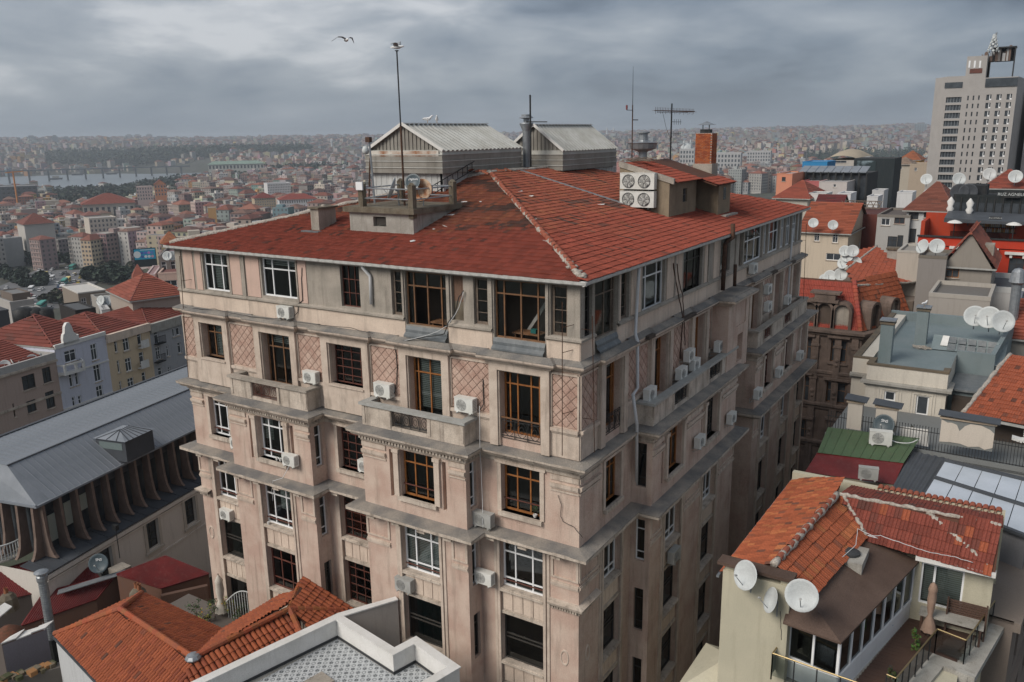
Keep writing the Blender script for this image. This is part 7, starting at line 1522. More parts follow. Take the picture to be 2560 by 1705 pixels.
boxpx('white_corner_house','white house with brown hip roof and skylights before the tower',ZE,127,1205,335,1600,720,16,(.52,.52,.515),0,[(1225,355,1315,425,'darkframe'),(1375,345,1465,410,'darkframe'),(1235,515,1285,655,'darkframe'),(1530,345,1600,400,'darkframe')],('hip',3.4,.5,(.21,.075,.05),'strip','x'))
boxpx('brown_roof_house','long house under a flat dark red sheet roof behind the beige house',ZE,132,540,365,925,520,12,(.15,.045,.035),0,(),('flat',.0,(.10,.035,.03)))
boxpx('red_gable_shed','small pale shed with dark red roof among the white roof boxes',ZE,138,290,350,530,440,8,(.5,.46,.38),0,(),('gable',2.4,.3,(.13,.03,.03),'strip','x'))
for k,(x0,y0,x1,y1,Y,c,lab) in enumerate(((240,175,400,290,150,(.58,.58,.57),'large white rooftop box left of the lattice fence'),(525,175,640,305,148,(.62,.62,.63),'tall white rooftop box beside the lattice fence'),(815,205,910,275,150,(.6,.6,.6),'small white rooftop box right of the lattice fence'),(1110,165,1250,210,160,(.6,.6,.6),'white parapet box with slots above the brown hip roof'),(1370,185,1560,260,160,(.58,.58,.58),'wide white box with slots behind the brown hip roof'),(865,145,970,200,165,(.5,.5,.5),'pale lean-to wall under the dark canopy'))):
 boxpx('roof_box',lab,ZE,Y,x0,y0,x1,y1+60,5,c,8,(),('flat',.15,(.4,.4,.4)))
boxpx('tile_roof_house','low house with orange hip roof and roof light left of the white boxes',ZE,148,-80,215,225,330,14,(.45,.42,.37),0,(),('hip',2.6,.5,(.30,.08,.05),'strip','x'))
boxpx('pink_house','crimson pink walled house under the dark glazed restaurant',ZE,172,175,55,345,300,14,(.42,.13,.13),0,[(275,118,315,165,'wood_old')],('flat',.2,(.3,.3,.3)))
boxpx('pale_annexe','pale rough walled annexe right of the crimson pink house',ZE,170,345,60,600,300,12,(.50,.46,.44),0,[(485,80,510,110)],('flat',.15,(.3,.3,.3)))
boxpx('salmon_house','salmon pink house with scaffolding left of the crimson one',ZE,168,-70,-15,65,260,10,(.60,.25,.16),0,[(-20,10,15,50,'darkframe')],('flat',.2,(.35,.35,.35)))
t,F,w,z=boxpx('glazed_restaurant','dark glazed rooftop restaurant with sloping awning panels',ZF,178,280,360,1440,520,12,(.035,.038,.04),12,(),('flat',0,(.05,.05,.05)))
for i in range(8): a,b=w*i/8,w*(i+.92)/8;MB(F).extr([(a,-1.2,z+.2),(b,-1.2,z+.2),(b,3,z+1.2),(a,3,z+1.2)],(0,0,.12)).build('awning_panel',K['zinc'],t)
for i in range(10): MB(F).box(w*i/9 - .1,-1.25,z - 6,w*i/9+.1,-1.0,z+.3).build('post',K['iron_black'],t)
for i in range(9): MB(F).box(w*i/9+.2,-.05,z - 5,w*(i+1)/9 - .2,.02,z - .4).build('pane',K['pane_far'],t)
boxpx('blue_container','bright blue ribbed metal box on a roof before the hills',ZF,205,320,180,740,330,9,(.03,.22,.46),12,(),('flat',.2,(.2,.3,.4)))
t,F,w,z=boxpx('domed_hall','low hall with beige shell roof and curved glazing',ZF,225,760,140,1240,330,22,(.45,.42,.38),8,[(880,150,1080,190,'galv')],('flat',0,(.45,.4,.33)))
m=MB(F);nn_=14;vs=[]
for i in range(nn_+1):
 for j in range(7): u=i/nn_;v=j/6;vs.append((-.5+u*(w+1),-.6+v*23,z+2.5*(math.sin(math.pi*min(max(u,.02),.98))**.5)*(math.sin(math.pi*min(max(v,.06),.94))**.5)))
m.add(vs,[(i*7+j,(i+1)*7+j,(i+1)*7+j+1,i*7+j+1) for i in range(nn_) for j in range(6)]);m.build('shell_roof',mat('shell',(.46,.39,.29),(.4,.34,.26),sc_=.2),t,True)
t,F,w,z=boxpx('black_screen_block','black rooftop block carrying a dark picture screen',ZF,200,1215,110,1890,480,10,(.022,.03,.034),8,(),('flat',.0,(.05,.05,.05)))
MB(F).box(w*.08,-.12,z - 6.2,w*.55,-.05,z - .5).build('screen',mat('screen_art',(.03,.045,.05),(.35,.45,.5),sc_=.45,thr=.62,bump=0),t)
boxpx('orange_house','long bright orange house before the dark wooded slope',ZF,330,1990,140,2330,330,14,(.62,.29,.05),-10,[(2110,155,2150,195),(2230,160,2260,195)],('hip',3,.5,(.33,.12,.06),'strip','x'))
boxpx('low_roof_house','low beige house with pale roof before the orange house',ZF,290,1880,215,2180,480,12,(.42,.38,.32),-8,[(1990,250,2040,300)],('hip',2,.5,(.30,.22,.17),'strip','x'))
boxpx('low_roof_house','low tan house right of the beige one at the tower foot',ZF,275,2180,225,2480,480,12,(.40,.33,.26),-8,[(2260,270,2300,330)],('flat',.4,(.3,.28,.26)))
# red building with bar terrace
t,F,w,z=boxpx('red_house','vivid red house with white window hoods and rooftop bar terrace',ZE,100,1315,590,2420,1010,6,(.46,.042,.018),0,[(2210,800,2335,1010,'darkframe'),(2010,770,2065,900,'darkframe')],None,frame='darkframe')
for x0,y0,x1 in ((1365,655,1545),(1625,685,2105),(2165,740,2420)):
 a,b=onF(*ZE(x0,y0),fr(0,100)),onF(*ZE(x1,y0+30),fr(0,100));hd=MB(fr(0,100)).box(a[0],-.45,a[1] - .25,b[0],0,a[1]).build('window_hood',K['white'],t)
 n_=max(2,int((b[0] - a[0])/1.6))
 for k in range(n_): u=a[0]+(b[0] - a[0])*(k+.5)/n_;MB(fr(0,100)).box(u - .12,-.35,a[1] - .6,u+.12,0,a[1] - .25).build('bracket',K['white'],hd)
m=MB(F);m.col=(.10,.09,.09);m.box(0,0,z - 1,w,6,z - .9);m.build('terrace_floor',K['paint'],t)
m=MB(F);m.box(-.1,-.15,z - .02,w,.35,z+.14);m.build('parapet_cap',K['iron_black'],t);m=MB(F);m.box(w*.28,-.05,z+.14,w*.78,.0,z+.75);m.build('glass_screen',K['glass'],t)
m=MB(F);m.col=(.40,.05,.02);m.box(0,5.5,z - 1,w,6,z+2.1);m.box(0,1.5,z - 1,.4,5.5,z+1.5);m.build('bar_wall',K['paint'],t)
MB(F).box(w*.45,5.2,z+.15,w*.82,5.5,z+.22).build('bar_shelf',K['iron_black'],t);MB(F).box(w*.45,5.2,z+.7,w*.82,5.5,z+.77).build('bar_shelf',K['iron_black'],t)
for k in range(44):
 o=MB(F);o.col=rnd.choice([(.6,.55,.45),(.3,.2,.08),(.5,.5,.5),(.15,.25,.12),(.6,.3,.1)]);u=w*(.455+.36*(k % 22)/22);zz=z+(.22 if k<22 else .77);o.lathe([(.07,0),(.07,.3),(.03,.38),(.03,.5),(0,.5)],(u,5.3,zz),6);tag(o.build('bottle',K['plain']),'bottle on the shelves of the red rooftop bar','bottle','bottles behind the red rooftop bar')
MB(F).extr([(w*.2,1.8,z+1.75),(w,1.8,z+1.55),(w,6,z+2.05),(w*.2,6,z+2.25)],(0,0,.12)).build('awning',K['zinc_dark'],t);MB(F).box(w*.2,1.7,z+1.45,w,1.8,z+1.75).build('awning_valance',K['zinc_dark'],t)
for k,x in enumerate((1655,2235)): p=onY(*ZE(x,620),101.5);q=thing('heat_lamp',['white topped patio heater at the left of the red bar terrace','white topped patio heater at the right of the red bar terrace'][k],'heater',(p.x,p.y,z - .9));MB().tube([(p.x,p.y,z - .9),(p.x,p.y,z+1.5)],.06,6).build('post',K['iron_black'],q);MB().lathe([(.75,0),(.5,.18),(.1,.3),(0,.3)],(p.x,p.y,z+1.45),12).build('hood',K['white'],q)
# black glasshouse on top
t,F2,w2,z2=boxpx('black_glasshouse','black glazed rooftop bar above the red house',ZG,108,545,480,1500,800,9,(.02,.025,.027),10,(),('flat',.3,(.03,.03,.03)))
for i in range(9): MB(F2).box(w2*i/9+.12,-.05,z2 - 4.6,w2*(i+1)/9 - .1,.0,z2 - .6).build('pane',K['pane_far'],t);MB(F2).box(w2*i/9 - .06,-.1,z2 - 5,w2*i/9+.06,.0,z2).build('mullion',K['iron_black'],t)
def sign(zm,x0,y0,x1,y1,Y,text,label):
 a,b=onF(*zm(x0,y0),fr(0,Y)),onF(*zm(x1,y1),fr(0,Y));tt=thing('sign',label,'sign',(a[0],Y,b[1]));MB(fr(0,Y)).box(a[0],-.1,b[1],b[0],.05,a[1]).build('board',K['iron_black'],tt);cu=bpy.data.curves.new('lettering','FONT');cu.body=text;cu.align_x='CENTER';cu.align_y='CENTER';cu.size=(a[1] - b[1])*.62;cu.materials.append(K['dish']);o=txt(cu);o.parent=tt;o.matrix_parent_inverse=WM[tt.name].inverted();o.matrix_basis=Matrix.Translation(((a[0]+b[0])/2,Y - .12,(a[1]+b[1])/2)) @ Matrix.Rotation(R(90),4,'X')
sign(ZG,1205,405,1415,495,107.6,'RUZ AGNELIA','black sign with pale letters above the black glasshouse');sign(ZG,1015,735,1165,780,99.8,'ALZ AGNELIA','small black sign on the red parapet')
boxpx('speaker_stack','black boxy plant enclosure on top of the black glasshouse',ZG,109,690,330,970,480,4,(.02,.022,.025),16,(),('flat',.0,(.02,.02,.02)))
for k,x in enumerate((625,735)): p=onY(*ZG(x,420),108.5);q=thing('roof_fan',['left round dark fan above the black glasshouse','right round dark fan above the black glasshouse'][k],'fan',p);MB().lathe([(0,-.1),(.9,-.1),(1.0,.2),(.9,.25),(0,.05)],p,16,(0,-1,0)).build('drum',K['zinc_dark'],q);MB().box(p.x - .6,p.y,p.z - 1.6,p.x+.6,p.y+.6,p.z - .6).build('stand',K['iron_black'],q)
for k,(x,y0,y1,Y) in enumerate(((490,480,720,106),(740,500,740,105))):
 a,b=onY(*ZG(x,y0),Y),onY(*ZG(x,y1),Y);q=thing('parasol',['closed white parasol left of the black glasshouse','closed white parasol before the black glasshouse'][k],'parasol',b);MB().lathe([(.05,0),(.4,(a.z - b.z)*.35),(.25,(a.z - b.z)*.5),(.4,(a.z - b.z)*.75),(.05,a.z - b.z)],b,10).build('canopy',K['white'],q,True);MB().tube([b - Vector((0,0,1)),b+Vector((0,0,1))],.06,6).build('pole',K['iron_black'],q)
boxpx('stone_house','house with red tiled roof and stone parapet at the foot of the tower',ZG,150,960,370,1500,470,10,(.34,.30,.25),8,(),('hip',2.6,.4,(.26,.07,.045),'strip','x'))
for k,(x,y,Y) in enumerate(((235,490,140),(190,280,170),(1345,250,150),(1000,215,158),(600,280,150),(470,480,145))): p=onY(*ZG(x,y),Y);place(di_w,(p.x,p.y,p.z - 1),R(-10+8*k),['white dish above the brown hip roof before the tower','large tilted dish left of the tower foot','white dish on the red tiled roof at the right edge','white dish on the stone parapet at the tower foot','small white dish beside the roof fans','dish by the closed parasol over the brown roof'][k],2.2)
# lattice fence
tt=thing('lattice_fence','rickety wooden lattice fence on a rooftop among white boxes','fence',onY(*ZE(770,300),140));a,b=onY(*ZE(605,240),140),onY(*ZE(945,320),140)
for k in range(13): x=a.x+(b.x - a.x)*k/12;MB().bar((x,140,b.z),(x+(.6 if k % 2 else -.6),140,a.z),.09).build('slat',K['wood_grey'],tt)
for z in (a.z,b.z,(a.z+b.z)/2): MB().bar((a.x,139.9,z),(b.x,139.9,z),.12).build('rail',K['wood_grey'],tt)
# rotating cowl chimney etc. over the alley roofs
tt=thing('flue','dark metal flue with conical cap right of the big dishes','flue',onY(*ZD(2215,300),74));p=onY(*ZD(2215,330),74);MB().lathe([(.35,0),(.35,4.2),(.6,4.4),(.45,5.2),(.3,5.4),(0,5.5)],p,14).build('pipe',K['galv'],tt)
m=MB();m.col=(.4,.38,.35);
boxpx('white_shed','white shed with grey roof at the right edge behind the big dishes',ZD,80,2290,20,2420,240,6,(.5,.5,.49),6,(),('flat',.3,(.12,.13,.15),(.16,.17,.2)))
boxpx('tiled_edge_house','house with red tiled roof cut by the right edge behind the big dishes',ZD,72,2200,330,2420,420,9,(.3,.28,.25),6,(),('gable',2.2,.3,(.28,.075,.045),'strip','x'))
t=thing('edge_block','dark brown block with shuttered windows at the lower right edge','building',(3,44,0));FE=fr(.9,34,R(84));ew=[(u,u+1.1,z,z+2.0) for u in (2.5,5.2,8) for z in (12.2,8.6,5.0)]
m=MB(FE);m.col=(.20,.165,.14);wall_grid(m,.6,12,0,15.3,[(*q,.25) for q in ew]);m.box(.6,-.25,14.9,12,0,15.3);m.box(.6,-.15,11.3,12,0,11.6);m.box(.6,0,0,.7,5,15.3);m.box(.6,0,15.2,12,5,15.3);m.build('wall',K['paint'],t)
for q in ew: win(t,FE,*q,.15,(0,.5,1),(0,1),'darkframe','pane_far',None,False)
# ------------------------------------------------------------------ hotel tower
t=tow=thing('hotel_tower','tall grey slab hotel tower with grid of small windows at upper right','tower',(0,250,0));ZT=lambda x,y: (1980+x/3.921,60+y/3.921);YT=250
def tp(x,y): return onF(*ZT(x,y),fr(0,YT))
TC=(.37,.35,.335);ztop=tp(1430,520)[1]
xA,xB,xC,xD,xE=tp(1335,1000)[0],tp(1470,1000)[0],tp(1645,1000)[0],tp(1840,1000)[0],tp(2160,1000)[0]
zl=-20;zt2=tp(1700,320)[1];zt3=tp(2050,520)[1]
b0=MB();b0.col=(.42,.395,.375);b0.add([(xA,YT+6,zl),(xB,YT,zl),(xB,YT,ztop),(xA,YT+6,ztop),(xA+1,YT+22,zl),(xA+1,YT+22,ztop)],[(0,1,2,3),(0,4,5,3)]);b0.build('corner_wall',K['cityp'],t)  # corner face toned lighter: the light on it is put into the colour
b1=MB(fr(0,YT));b1.col=TC
nrow=12;zrow0=tp(1560,745)[1];dzr=(tp(1560,745)[1] - tp(1520,1430)[1])/9
slots=[]
for i in range(nrow): zc2=zrow0 - i*dzr;slots.append((xB+.3,xC - .3,zc2 - dzr*.36,zc2+dzr*.36,.5))
wall_grid(b1,xB,xC,zl,ztop,slots);
sm=[];lg=[]
zr2=tp(1900,720)[1];d2=(tp(1900,720)[1] - tp(1820,1430)[1])/9
for i in range(nrow):
 zc2=zr2 - i*d2
 for k in range(3): u=xC+(xD - xC)*(.22+.27*k);sm.append((u,u+.34,zc2 - d2*.28,zc2+d2*.28,.3))
 for k in range(3): u=xD+(xE - xD)*(.10+.31*k);lg.append((u,u+.155*(xE - xD),zc2 - d2*.34,zc2+d2*.34,.4))
wall_grid(b1,xC,xD,zl,zt2,sm);wall_grid(b1,xD,xE,zl,zt3,lg)
b1.F=None;b1.quad((xE,YT,zl),(xE+2.5,YT+30,zl),(xE+2.5,YT+30,zt3),(xE,YT,zt3));b1.box(xC,YT+.02,zt3 - 2,xD,YT+12,zt2);b1.box(xD,YT+4,zt3 - 1,xE - 8,YT+14,tp(2050,330)[1]);b1.box(xB,YT+.6,zl,xE,YT+24,zt3 - .5);b1.box(xB,YT+.5,ztop - 2,xC,YT+22,ztop)
b1.build('wall',K['cityp'],t)
for q in slots:
 w=MB(fr(0,YT));w.box(q[0],.42,q[2],q[1],.5,q[3]);w=w.build('window_band',K['pane_far'],t);m=MB(fr(0,YT))
 for k in range(5): u=q[0]+(q[1] - q[0])*(k+.5)/5;m.box(u - .04,.32,q[2],u+.04,.43,q[3])
 m.box(q[0],.3,q[2],q[1],.44,q[2]+.12);m.build('mullions',K['galv'],w)
for q in sm: MB(fr(0,YT)).box(q[0],.25,q[2],q[1],.32,q[3]).build('window',K['pane_far'],t)
for q in lg: w=MB(fr(0,YT)).box(q[0],.3,q[2],q[1],.4,q[3]).build('window',K['pane_far'],t);MB(fr(0,YT)).box(q[0]+(q[1] - q[0])*.6,.12,q[2],q[0]+(q[1] - q[0])*.72,.3,q[3]).build('mullion',K['upvc'],w);MB(fr(0,YT)).box(q[0]+(q[1] - q[0])*.72,.16,q[2],q[1],.3,q[2]+(q[3] - q[2])*.25).build('panel',K['upvc'],w)
for k in range(3): a=tp(1735+k*52,360);MB(fr(0,YT)).box(a[0],-.1,a[1] - 1.7,a[0]+.4,.1,a[1]).build('light_slot',K['upvc'],t)
a,b=tp(1745,440),tp(1862,480);MB(fr(0,YT)).box(a[0],-.1,b[1],b[0],.1,a[1]).build('sign_recess',K['iron_red'],t)
a,b=tp(1900,535),tp(2210,605);MB(fr(0,YT)).box(a[0],-.3,b[1],b[0],.0,a[1]).build('top_glazing',K['pane_far'],t)
a,b=tp(1500,575),tp(1670,625);MB(fr(0,YT)).box(a[0],-.1,b[1],b[0],.0,a[1]).build('top_glazing',K['pane_far'],t)
a,b=tp(1960,215),tp(2160,520);m=MB(fr(0,YT));m.box(b[0] - .35,4,b[1],b[0] - .1,6,a[1]);m.box(a[0],4,a[1] - .3,b[0],8,a[1]);m.box(a[0],7,a[1] - 3.4,b[0] - .4,7.2,a[1] - .3);m.build('roof_frame',K['iron_black'],t)
m=MB(fr(0,YT));rr=random.Random(77)
for k in range(40): a=tp(1780+rr.uniform(0,340),300);u=a[0];m.col=rr.choice([(.2,.18,.17),(.4,.4,.4),(.15,.1,.08)]);h_=rr.uniform(.3,2.6 if u>tp(1960,300)[0] else 1.3);m.box(u,4.5+rr.uniform(0,3),zt2 - 1.2,u+rr.uniform(.2,.7),8,zt2+h_)
m.build('roof_plant',K['plain'],t,kind='stuff')
tt=thing('aerial_mast','stubby aerial mast crowded with drums on top of the hotel tower','aerial',(tp(1950,300)[0],YT+3,zt2));xm=tp(1945,300)[0];zm1=tp(1955,75)[1];MB().tube([(xm,YT+3,zt2),(xm+.6,YT+3,zm1)],.25,6).build('mast',K['galv'],tt)
for k in range(34): z=zt2+1+(zm1 - zt2 - 1.5)*k/34;a=k*2.4;r_=1.3*(1 - k/40);MB().lathe([(0,.15),(.3,.12),(.32,-.12),(0,-.15)],(xm+.3+r_*math.cos(a),YT+3+r_*math.sin(a),z),7,(math.cos(a),math.sin(a),.1)).build('drum',K['dish'],tt)
t=thing('hotel_wing','shaded grey wing of the hotel tower at the right edge','tower',(xE+6,YT+20,0));m=MB(fr(0,YT+14));m.col=(.26,.25,.26);ws=[(xE+6.2,xE+7.4,zr2 - i*d2 - 1.0,zr2 - i*d2+1.2,.3) for i in range(11)];wall_grid(m,xE+2.6,xE+22,zl,zt3 - 3,ws);m.F=None;m.quad((xE+2.6,YT+14,zl),(xE+2.6,YT+34,zl),(xE+2.6,YT+34,zt3 - 3),(xE+2.6,YT+14,zt3 - 3));m.build('wall',K['cityp'],t)  # wing wall darker than the front, its shade painted into the grey
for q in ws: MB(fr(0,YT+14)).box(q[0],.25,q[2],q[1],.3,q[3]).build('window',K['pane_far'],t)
# ------------------------------------------------------------------ terrain, water, city
def lerpt(tab,d):
 for (a,za),(b,zb) in zip(tab,tab[1:]):
  if d<=b: t=(d - a)/(b - a);t=t*t*(3 - 2*t);return za+(zb - za)*t
 return tab[-1][1]
TL=[(0,0),(70,0),(130,-8),(260,-30),(450,-47),(700,-56),(1500,-60),(1850,-63),(1950,-68),(2750,-68),(2850,-61),(3400,-30),(4300,8),(5600,33),(12000,34)]
TM=[(0,0),(120,0),(260,-14),(500,-36),(900,-46),(1500,-44),(2300,-38),(3200,-22),(4600,6),(6800,31),(12000,33)]
TR=[(0,0),(420,0),(800,-28),(1300,-42),(2000,-40),(3000,-18),(4500,14),(6500,37),(12000,38)]
def heading(x,y): return math.atan2(-x,y)            # radians left of +Y
def hpx(px): return PSI - math.atan((px - 1280)/FPX)
HL,HM0,HM1,HR=hpx(330),hpx(560),hpx(1500),hpx(1900)
def terrain(x,y):
 d=math.hypot(x,y);h=heading(x,y)
 l,m_,r_=lerpt(TL,d),lerpt(TM,d),lerpt(TR,d)
 if h>HL: z=l
 elif h>HM0: z=m_+(l - m_)*(h - HM0)/(HL - HM0)
 elif h>HM1: z=m_
 elif h>HR: z=m_+(r_ - m_)*(HM1 - h)/(HM1 - HR)
 else: z=r_
 if d>500: k=min(1,(d - 500)/2500);z+=k*7*mnoise.noise((x/900,y/900,.3))+k*3*mnoise.noise((x/260,y/260,5.3))
 if h>HM0 and 1950<d<2750: z=min(z,-64)
 return z
rs_=[0,15,40,70,100,140,190,250,320,400,500,620,760,920,1100,1300,1500,1700,1850,1950,2100,2300,2500,2700,2800,2950,3150,3400,3700,4000,4400,4900,5500,6200,7200,9000,12000]
angs=[PSI+math.radians(a) for a in list(np.arange(-40,40.01,1.0))+list(np.arange(46,320,6.0))]
m=MB();na=len(angs);vs=[]
for r_ in rs_:
 for a in angs: x,y=-math.sin(a)*r_,math.cos(a)*r_;vs.append((x,y,terrain(x,y)))
m.add(vs,[(i*na+k,i*na+(k+1) % na,(i+1)*na+(k+1) % na,(i+1)*na+k) for i in range(len(rs_) - 1) for k in range(na)])
mk('ground',(.085,.078,.068),(.06,.068,.048),sc_=.012,rough=.95,bump=0,fine=.3,bs=.06)
m.build('ground',K['ground'],None,True,kind='structure')
mk('water',(.17,.20,.22),None,rough=.3,bump=.05,fine=.05,bs=.01,spec=.5)
wz=-62.0;m=MB();q=[]
for a in np.linspace(HM0 - .06,HL+.5,24): q.append((-math.sin(a)*1780,math.cos(a)*1780,wz))
for a in np.linspace(HL+.5,HM0 - .06,24): q.append((-math.sin(a)*2860,math.cos(a)*2860,wz))
m.poly(q);m.build('water',K['water'],None,kind='structure')
def dirp(px,D,z=None):
 h=hpx(px);x,y=-math.sin(h)*D,math.cos(h)*D;return Vector((x,y,terrain(x,y) if z is None else z))
# alley and yards between the near houses
m=MB();m.box(-13.5,-10,.02,-8.2,120,.03);m.build('alley',K['asphalt'],None,kind='structure')
PAL=[(.50,.44,.38),(.56,.50,.42),(.46,.38,.33),(.52,.40,.36),(.58,.56,.53),(.42,.42,.42),(.36,.33,.31),(.60,.52,.38),(.48,.50,.50),(.40,.30,.28),(.55,.47,.45),(.44,.47,.46)]
HOT=[(.55,.30,.12),(.50,.22,.18),(.24,.36,.40),(.60,.46,.18),(.34,.18,.16)]
RFS=[(.22,.085,.06),(.18,.075,.058),(.25,.11,.078),(.14,.08,.068),(.20,.12,.095)]
FLT=[(.30,.29,.28),(.22,.21,.21),(.38,.36,.33),(.16,.16,.165)]
cr=random.Random(2024)
def hmask(px):
 for (a,ya),(b,yb) in zip(MSK,MSK[1:]):
  if a<=px<=b: return ya+(yb - ya)*(px - a)/(b - a)
 return 0
MSK=[(-120,600),(330,600),(440,610),(460,612),(760,545),(900,505),(1050,420),(1300,395),(1440,400),(1555,405),(1680,430),(1840,455),(1990,455),(2060,440),(2330,430),(2360,0),(2700,0)]
woods=[]                                    # (px0, px1, D0, D1): belts kept free of houses for trees
WOODB=[(150,345,1180,1800),(345,470,1250,1900),(470,660,1550,1760),(660,900,1840,2050),(150,470,3050,3700),(330,800,3000,3500),(2000,2300,1700,2500),(900,1000,1480,1640)]
def inwood(px,D): return any(a<=px<=b and c<=D<=d for a,b,c,d in WOODB)
cand=[]
for D0,D1,n in ((330,600,420),(600,1000,4500),(1000,1700,7000),(1700,2600,5000),(2600,4200,4200),(4200,7000,5200)):
 for k in range(n):
  px=cr.uniform(-60,2400);D=math.sqrt(cr.uniform(D0**2,D1**2));h=hpx(px)
  if inwood(px,D): continue
  if h>HM0 and (1820<D<2880): continue
  if px<345 and D<640: continue
  if px>1500 and D<950: continue
  if px<120 and D<1000 and cr.random()<.6: continue
  x,y=-math.sin(h)*D,math.cos(h)*D;z=terrain(x,y)
  g=1 if D<2600 else (1.25 if D<4200 else 1.9);w,d=cr.uniform(9,17)*g,cr.uniform(9,15)*g;hh=cr.choice([9,11,13,15,17,19,22,26])*(1 if D<2600 else 1.05)*cr.uniform(.8,1.1)
  tp_=proj((x,y,z+hh))
  if tp_[1]>hmask(px): continue
  cand.append([D,x,y,z,w,d,hh,px,tp_[1]])
cand.sort(key=lambda c: c[0])
# thin out houses standing in one another
grid={};keep=[]
for c in cand:
 s_=12 if c[0]<2600 else (17 if c[0]<4200 else 26);key=(int(c[1]//s_),int(c[2]//s_),s_)
 if key in grid: continue
 grid[key]=1;keep.append(c)
def house_geo(c,rr,full):
 """walls, roof, windows of one town house as plain lists"""
 D,x,y,z,w,d,hh=c[:7];an=mnoise.noise((x/300,y/300,9))*1.6+rr.choice([0,math.pi/2])+rr.uniform(-.1,.1);ca,sa=math.cos(an),math.sin(an)
 T=lambda u,v,zz: (x+ca*u - sa*v,y+sa*u+ca*v,zz)
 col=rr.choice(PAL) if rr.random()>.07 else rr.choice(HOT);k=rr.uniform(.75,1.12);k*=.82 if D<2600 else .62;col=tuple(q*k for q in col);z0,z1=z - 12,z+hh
 W,Q,Wc=[T(-w/2,-d/2,z0),T(w/2,-d/2,z0),T(w/2,d/2,z0),T(-w/2,d/2,z0),T(-w/2,-d/2,z1),T(w/2,-d/2,z1),T(w/2,d/2,z1),T(-w/2,d/2,z1)],[(0,1,5,4),(1,2,6,5),(2,3,7,6),(3,0,4,7)],[]
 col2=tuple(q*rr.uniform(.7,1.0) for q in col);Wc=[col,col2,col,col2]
 if rr.random()<.52:
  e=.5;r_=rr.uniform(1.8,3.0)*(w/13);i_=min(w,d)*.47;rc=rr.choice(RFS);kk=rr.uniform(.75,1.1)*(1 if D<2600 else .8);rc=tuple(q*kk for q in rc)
  RV=[T(-w/2 - e,-d/2 - e,z1),T(w/2+e,-d/2 - e,z1),T(w/2+e,d/2+e,z1),T(-w/2 - e,d/2+e,z1),T(-w/2+i_,-d/2+i_,z1+r_),T(w/2 - i_,-d/2+i_,z1+r_),T(w/2 - i_,d/2 - i_,z1+r_),T(-w/2+i_,d/2 - i_,z1+r_)]
  RQ=[(0,1,5,4),(1,2,6,5),(2,3,7,6),(3,0,4,7),(4,5,6,7)];RC=[rc]*5
 else:
  rc=rr.choice(FLT);pc=tuple(min(1,q*1.1) for q in col);RV=[T(-w/2,-d/2,z1),T(w/2,-d/2,z1),T(w/2,d/2,z1),T(-w/2,d/2,z1)];RQ=[(0,1,2,3)];RC=[rc]
  bx,by,s_=rr.uniform(-w/4,w/4),rr.uniform(-d/4,d/4),rr.uniform(1.2,2.6);n=len(RV);RV+=[T(bx+i*s_,by+j*s_,zz) for zz in (z1,z1+rr.uniform(1.5,3)) for i,j in ((-1,-1),(1,-1),(1,1),(-1,1))];RQ+=[(n,n+1,n+5,n+4),(n+1,n+2,n+6,n+5),(n+2,n+3,n+7,n+6),(n+3,n,n+4,n+7),(n+4,n+5,n+6,n+7)];RC+=[pc]*5
 NV,NQ,NC=[],[],[]
 if full:
  gl=rr.choice([(.06,.065,.075),(.09,.09,.095),(.045,.045,.05)]);cols_={0: (w,lambda u,zz,o: T(u,-d/2 - o,zz)),1: (d,lambda u,zz,o: T(w/2+o,u,zz)),2: (w,lambda u,zz,o: T(u,d/2+o,zz)),3: (d,lambda u,zz,o: T(-w/2 - o,u,zz))}
  fh=rr.uniform(2.9,3.4);nf=int(hh/fh);ww=rr.uniform(.9,1.7);sp=rr.uniform(2.3,3.3)
  for f_,(L_,fn) in cols_.items():
   c0=Vector(fn(0,z,0));nrm=Vector(fn(0,z,1)) - c0
   if nrm.dot(CAM - c0)<0 or rr.random()<.12: continue
   nc=max(1,int((L_ - 1)/sp));bal=rr.random()<.35
   for i in range(nf):
    zz=z1 - .9 - i*fh
    for j in range(nc):
     u=-L_/2+L_*(j+.5)/nc;n=len(NV);NV+=[fn(u - ww/2,zz - 1.5,.06),fn(u+ww/2,zz - 1.5,.06),fn(u+ww/2,zz,.06),fn(u - ww/2,zz,.06)];NQ.append((n,n+1,n+2,n+3));g=rr.uniform(.7,1.6);NC.append(tuple(q*g for q in gl))
    if bal and full:
     n=len(NV);u0,u1=-L_*.42,L_*.42;NV+=[fn(u0,zz - 2.3,.7),fn(u1,zz - 2.3,.7),fn(u1,zz - 1.5,.7),fn(u0,zz - 1.5,.7),fn(u0,zz - 2.3,0),fn(u1,zz - 2.3,0)];NQ+=[(n,n+1,n+2,n+3),(n+4,n+5,n+1,n)];NC+=[tuple(q*1.08 for q in col)]*2
 return (W,Q,Wc),(RV,RQ,RC),(NV,NQ,NC)
ind=[c for c in keep if c[0]<1500][:300];ids={id(c) for c in ind}
big={'w': ([],[],[])}
def acc(store,g):
 V,Q,C_=store;n=len(V);V+=g[0];Q+=[tuple(i+n for i in q) for q in g[1]];C_+=g[2]
mass=([],[],[]);far=([],[],[])
CN={}
def cname(c):
 mx,mn=max(c),min(c);l=sum(c)/3
 if mx - mn<.05: return 'white' if l>.52 else ('pale grey' if l>.4 else ('grey' if l>.28 else 'dark grey'))
 if c[0]>c[2]*2: return 'ochre' if c[1]>c[2]*1.6 else 'brick red'
 if c[2]>=c[0]: return 'bluish'
 return 'beige' if c[1]>c[2]*1.1 else 'pinkish'
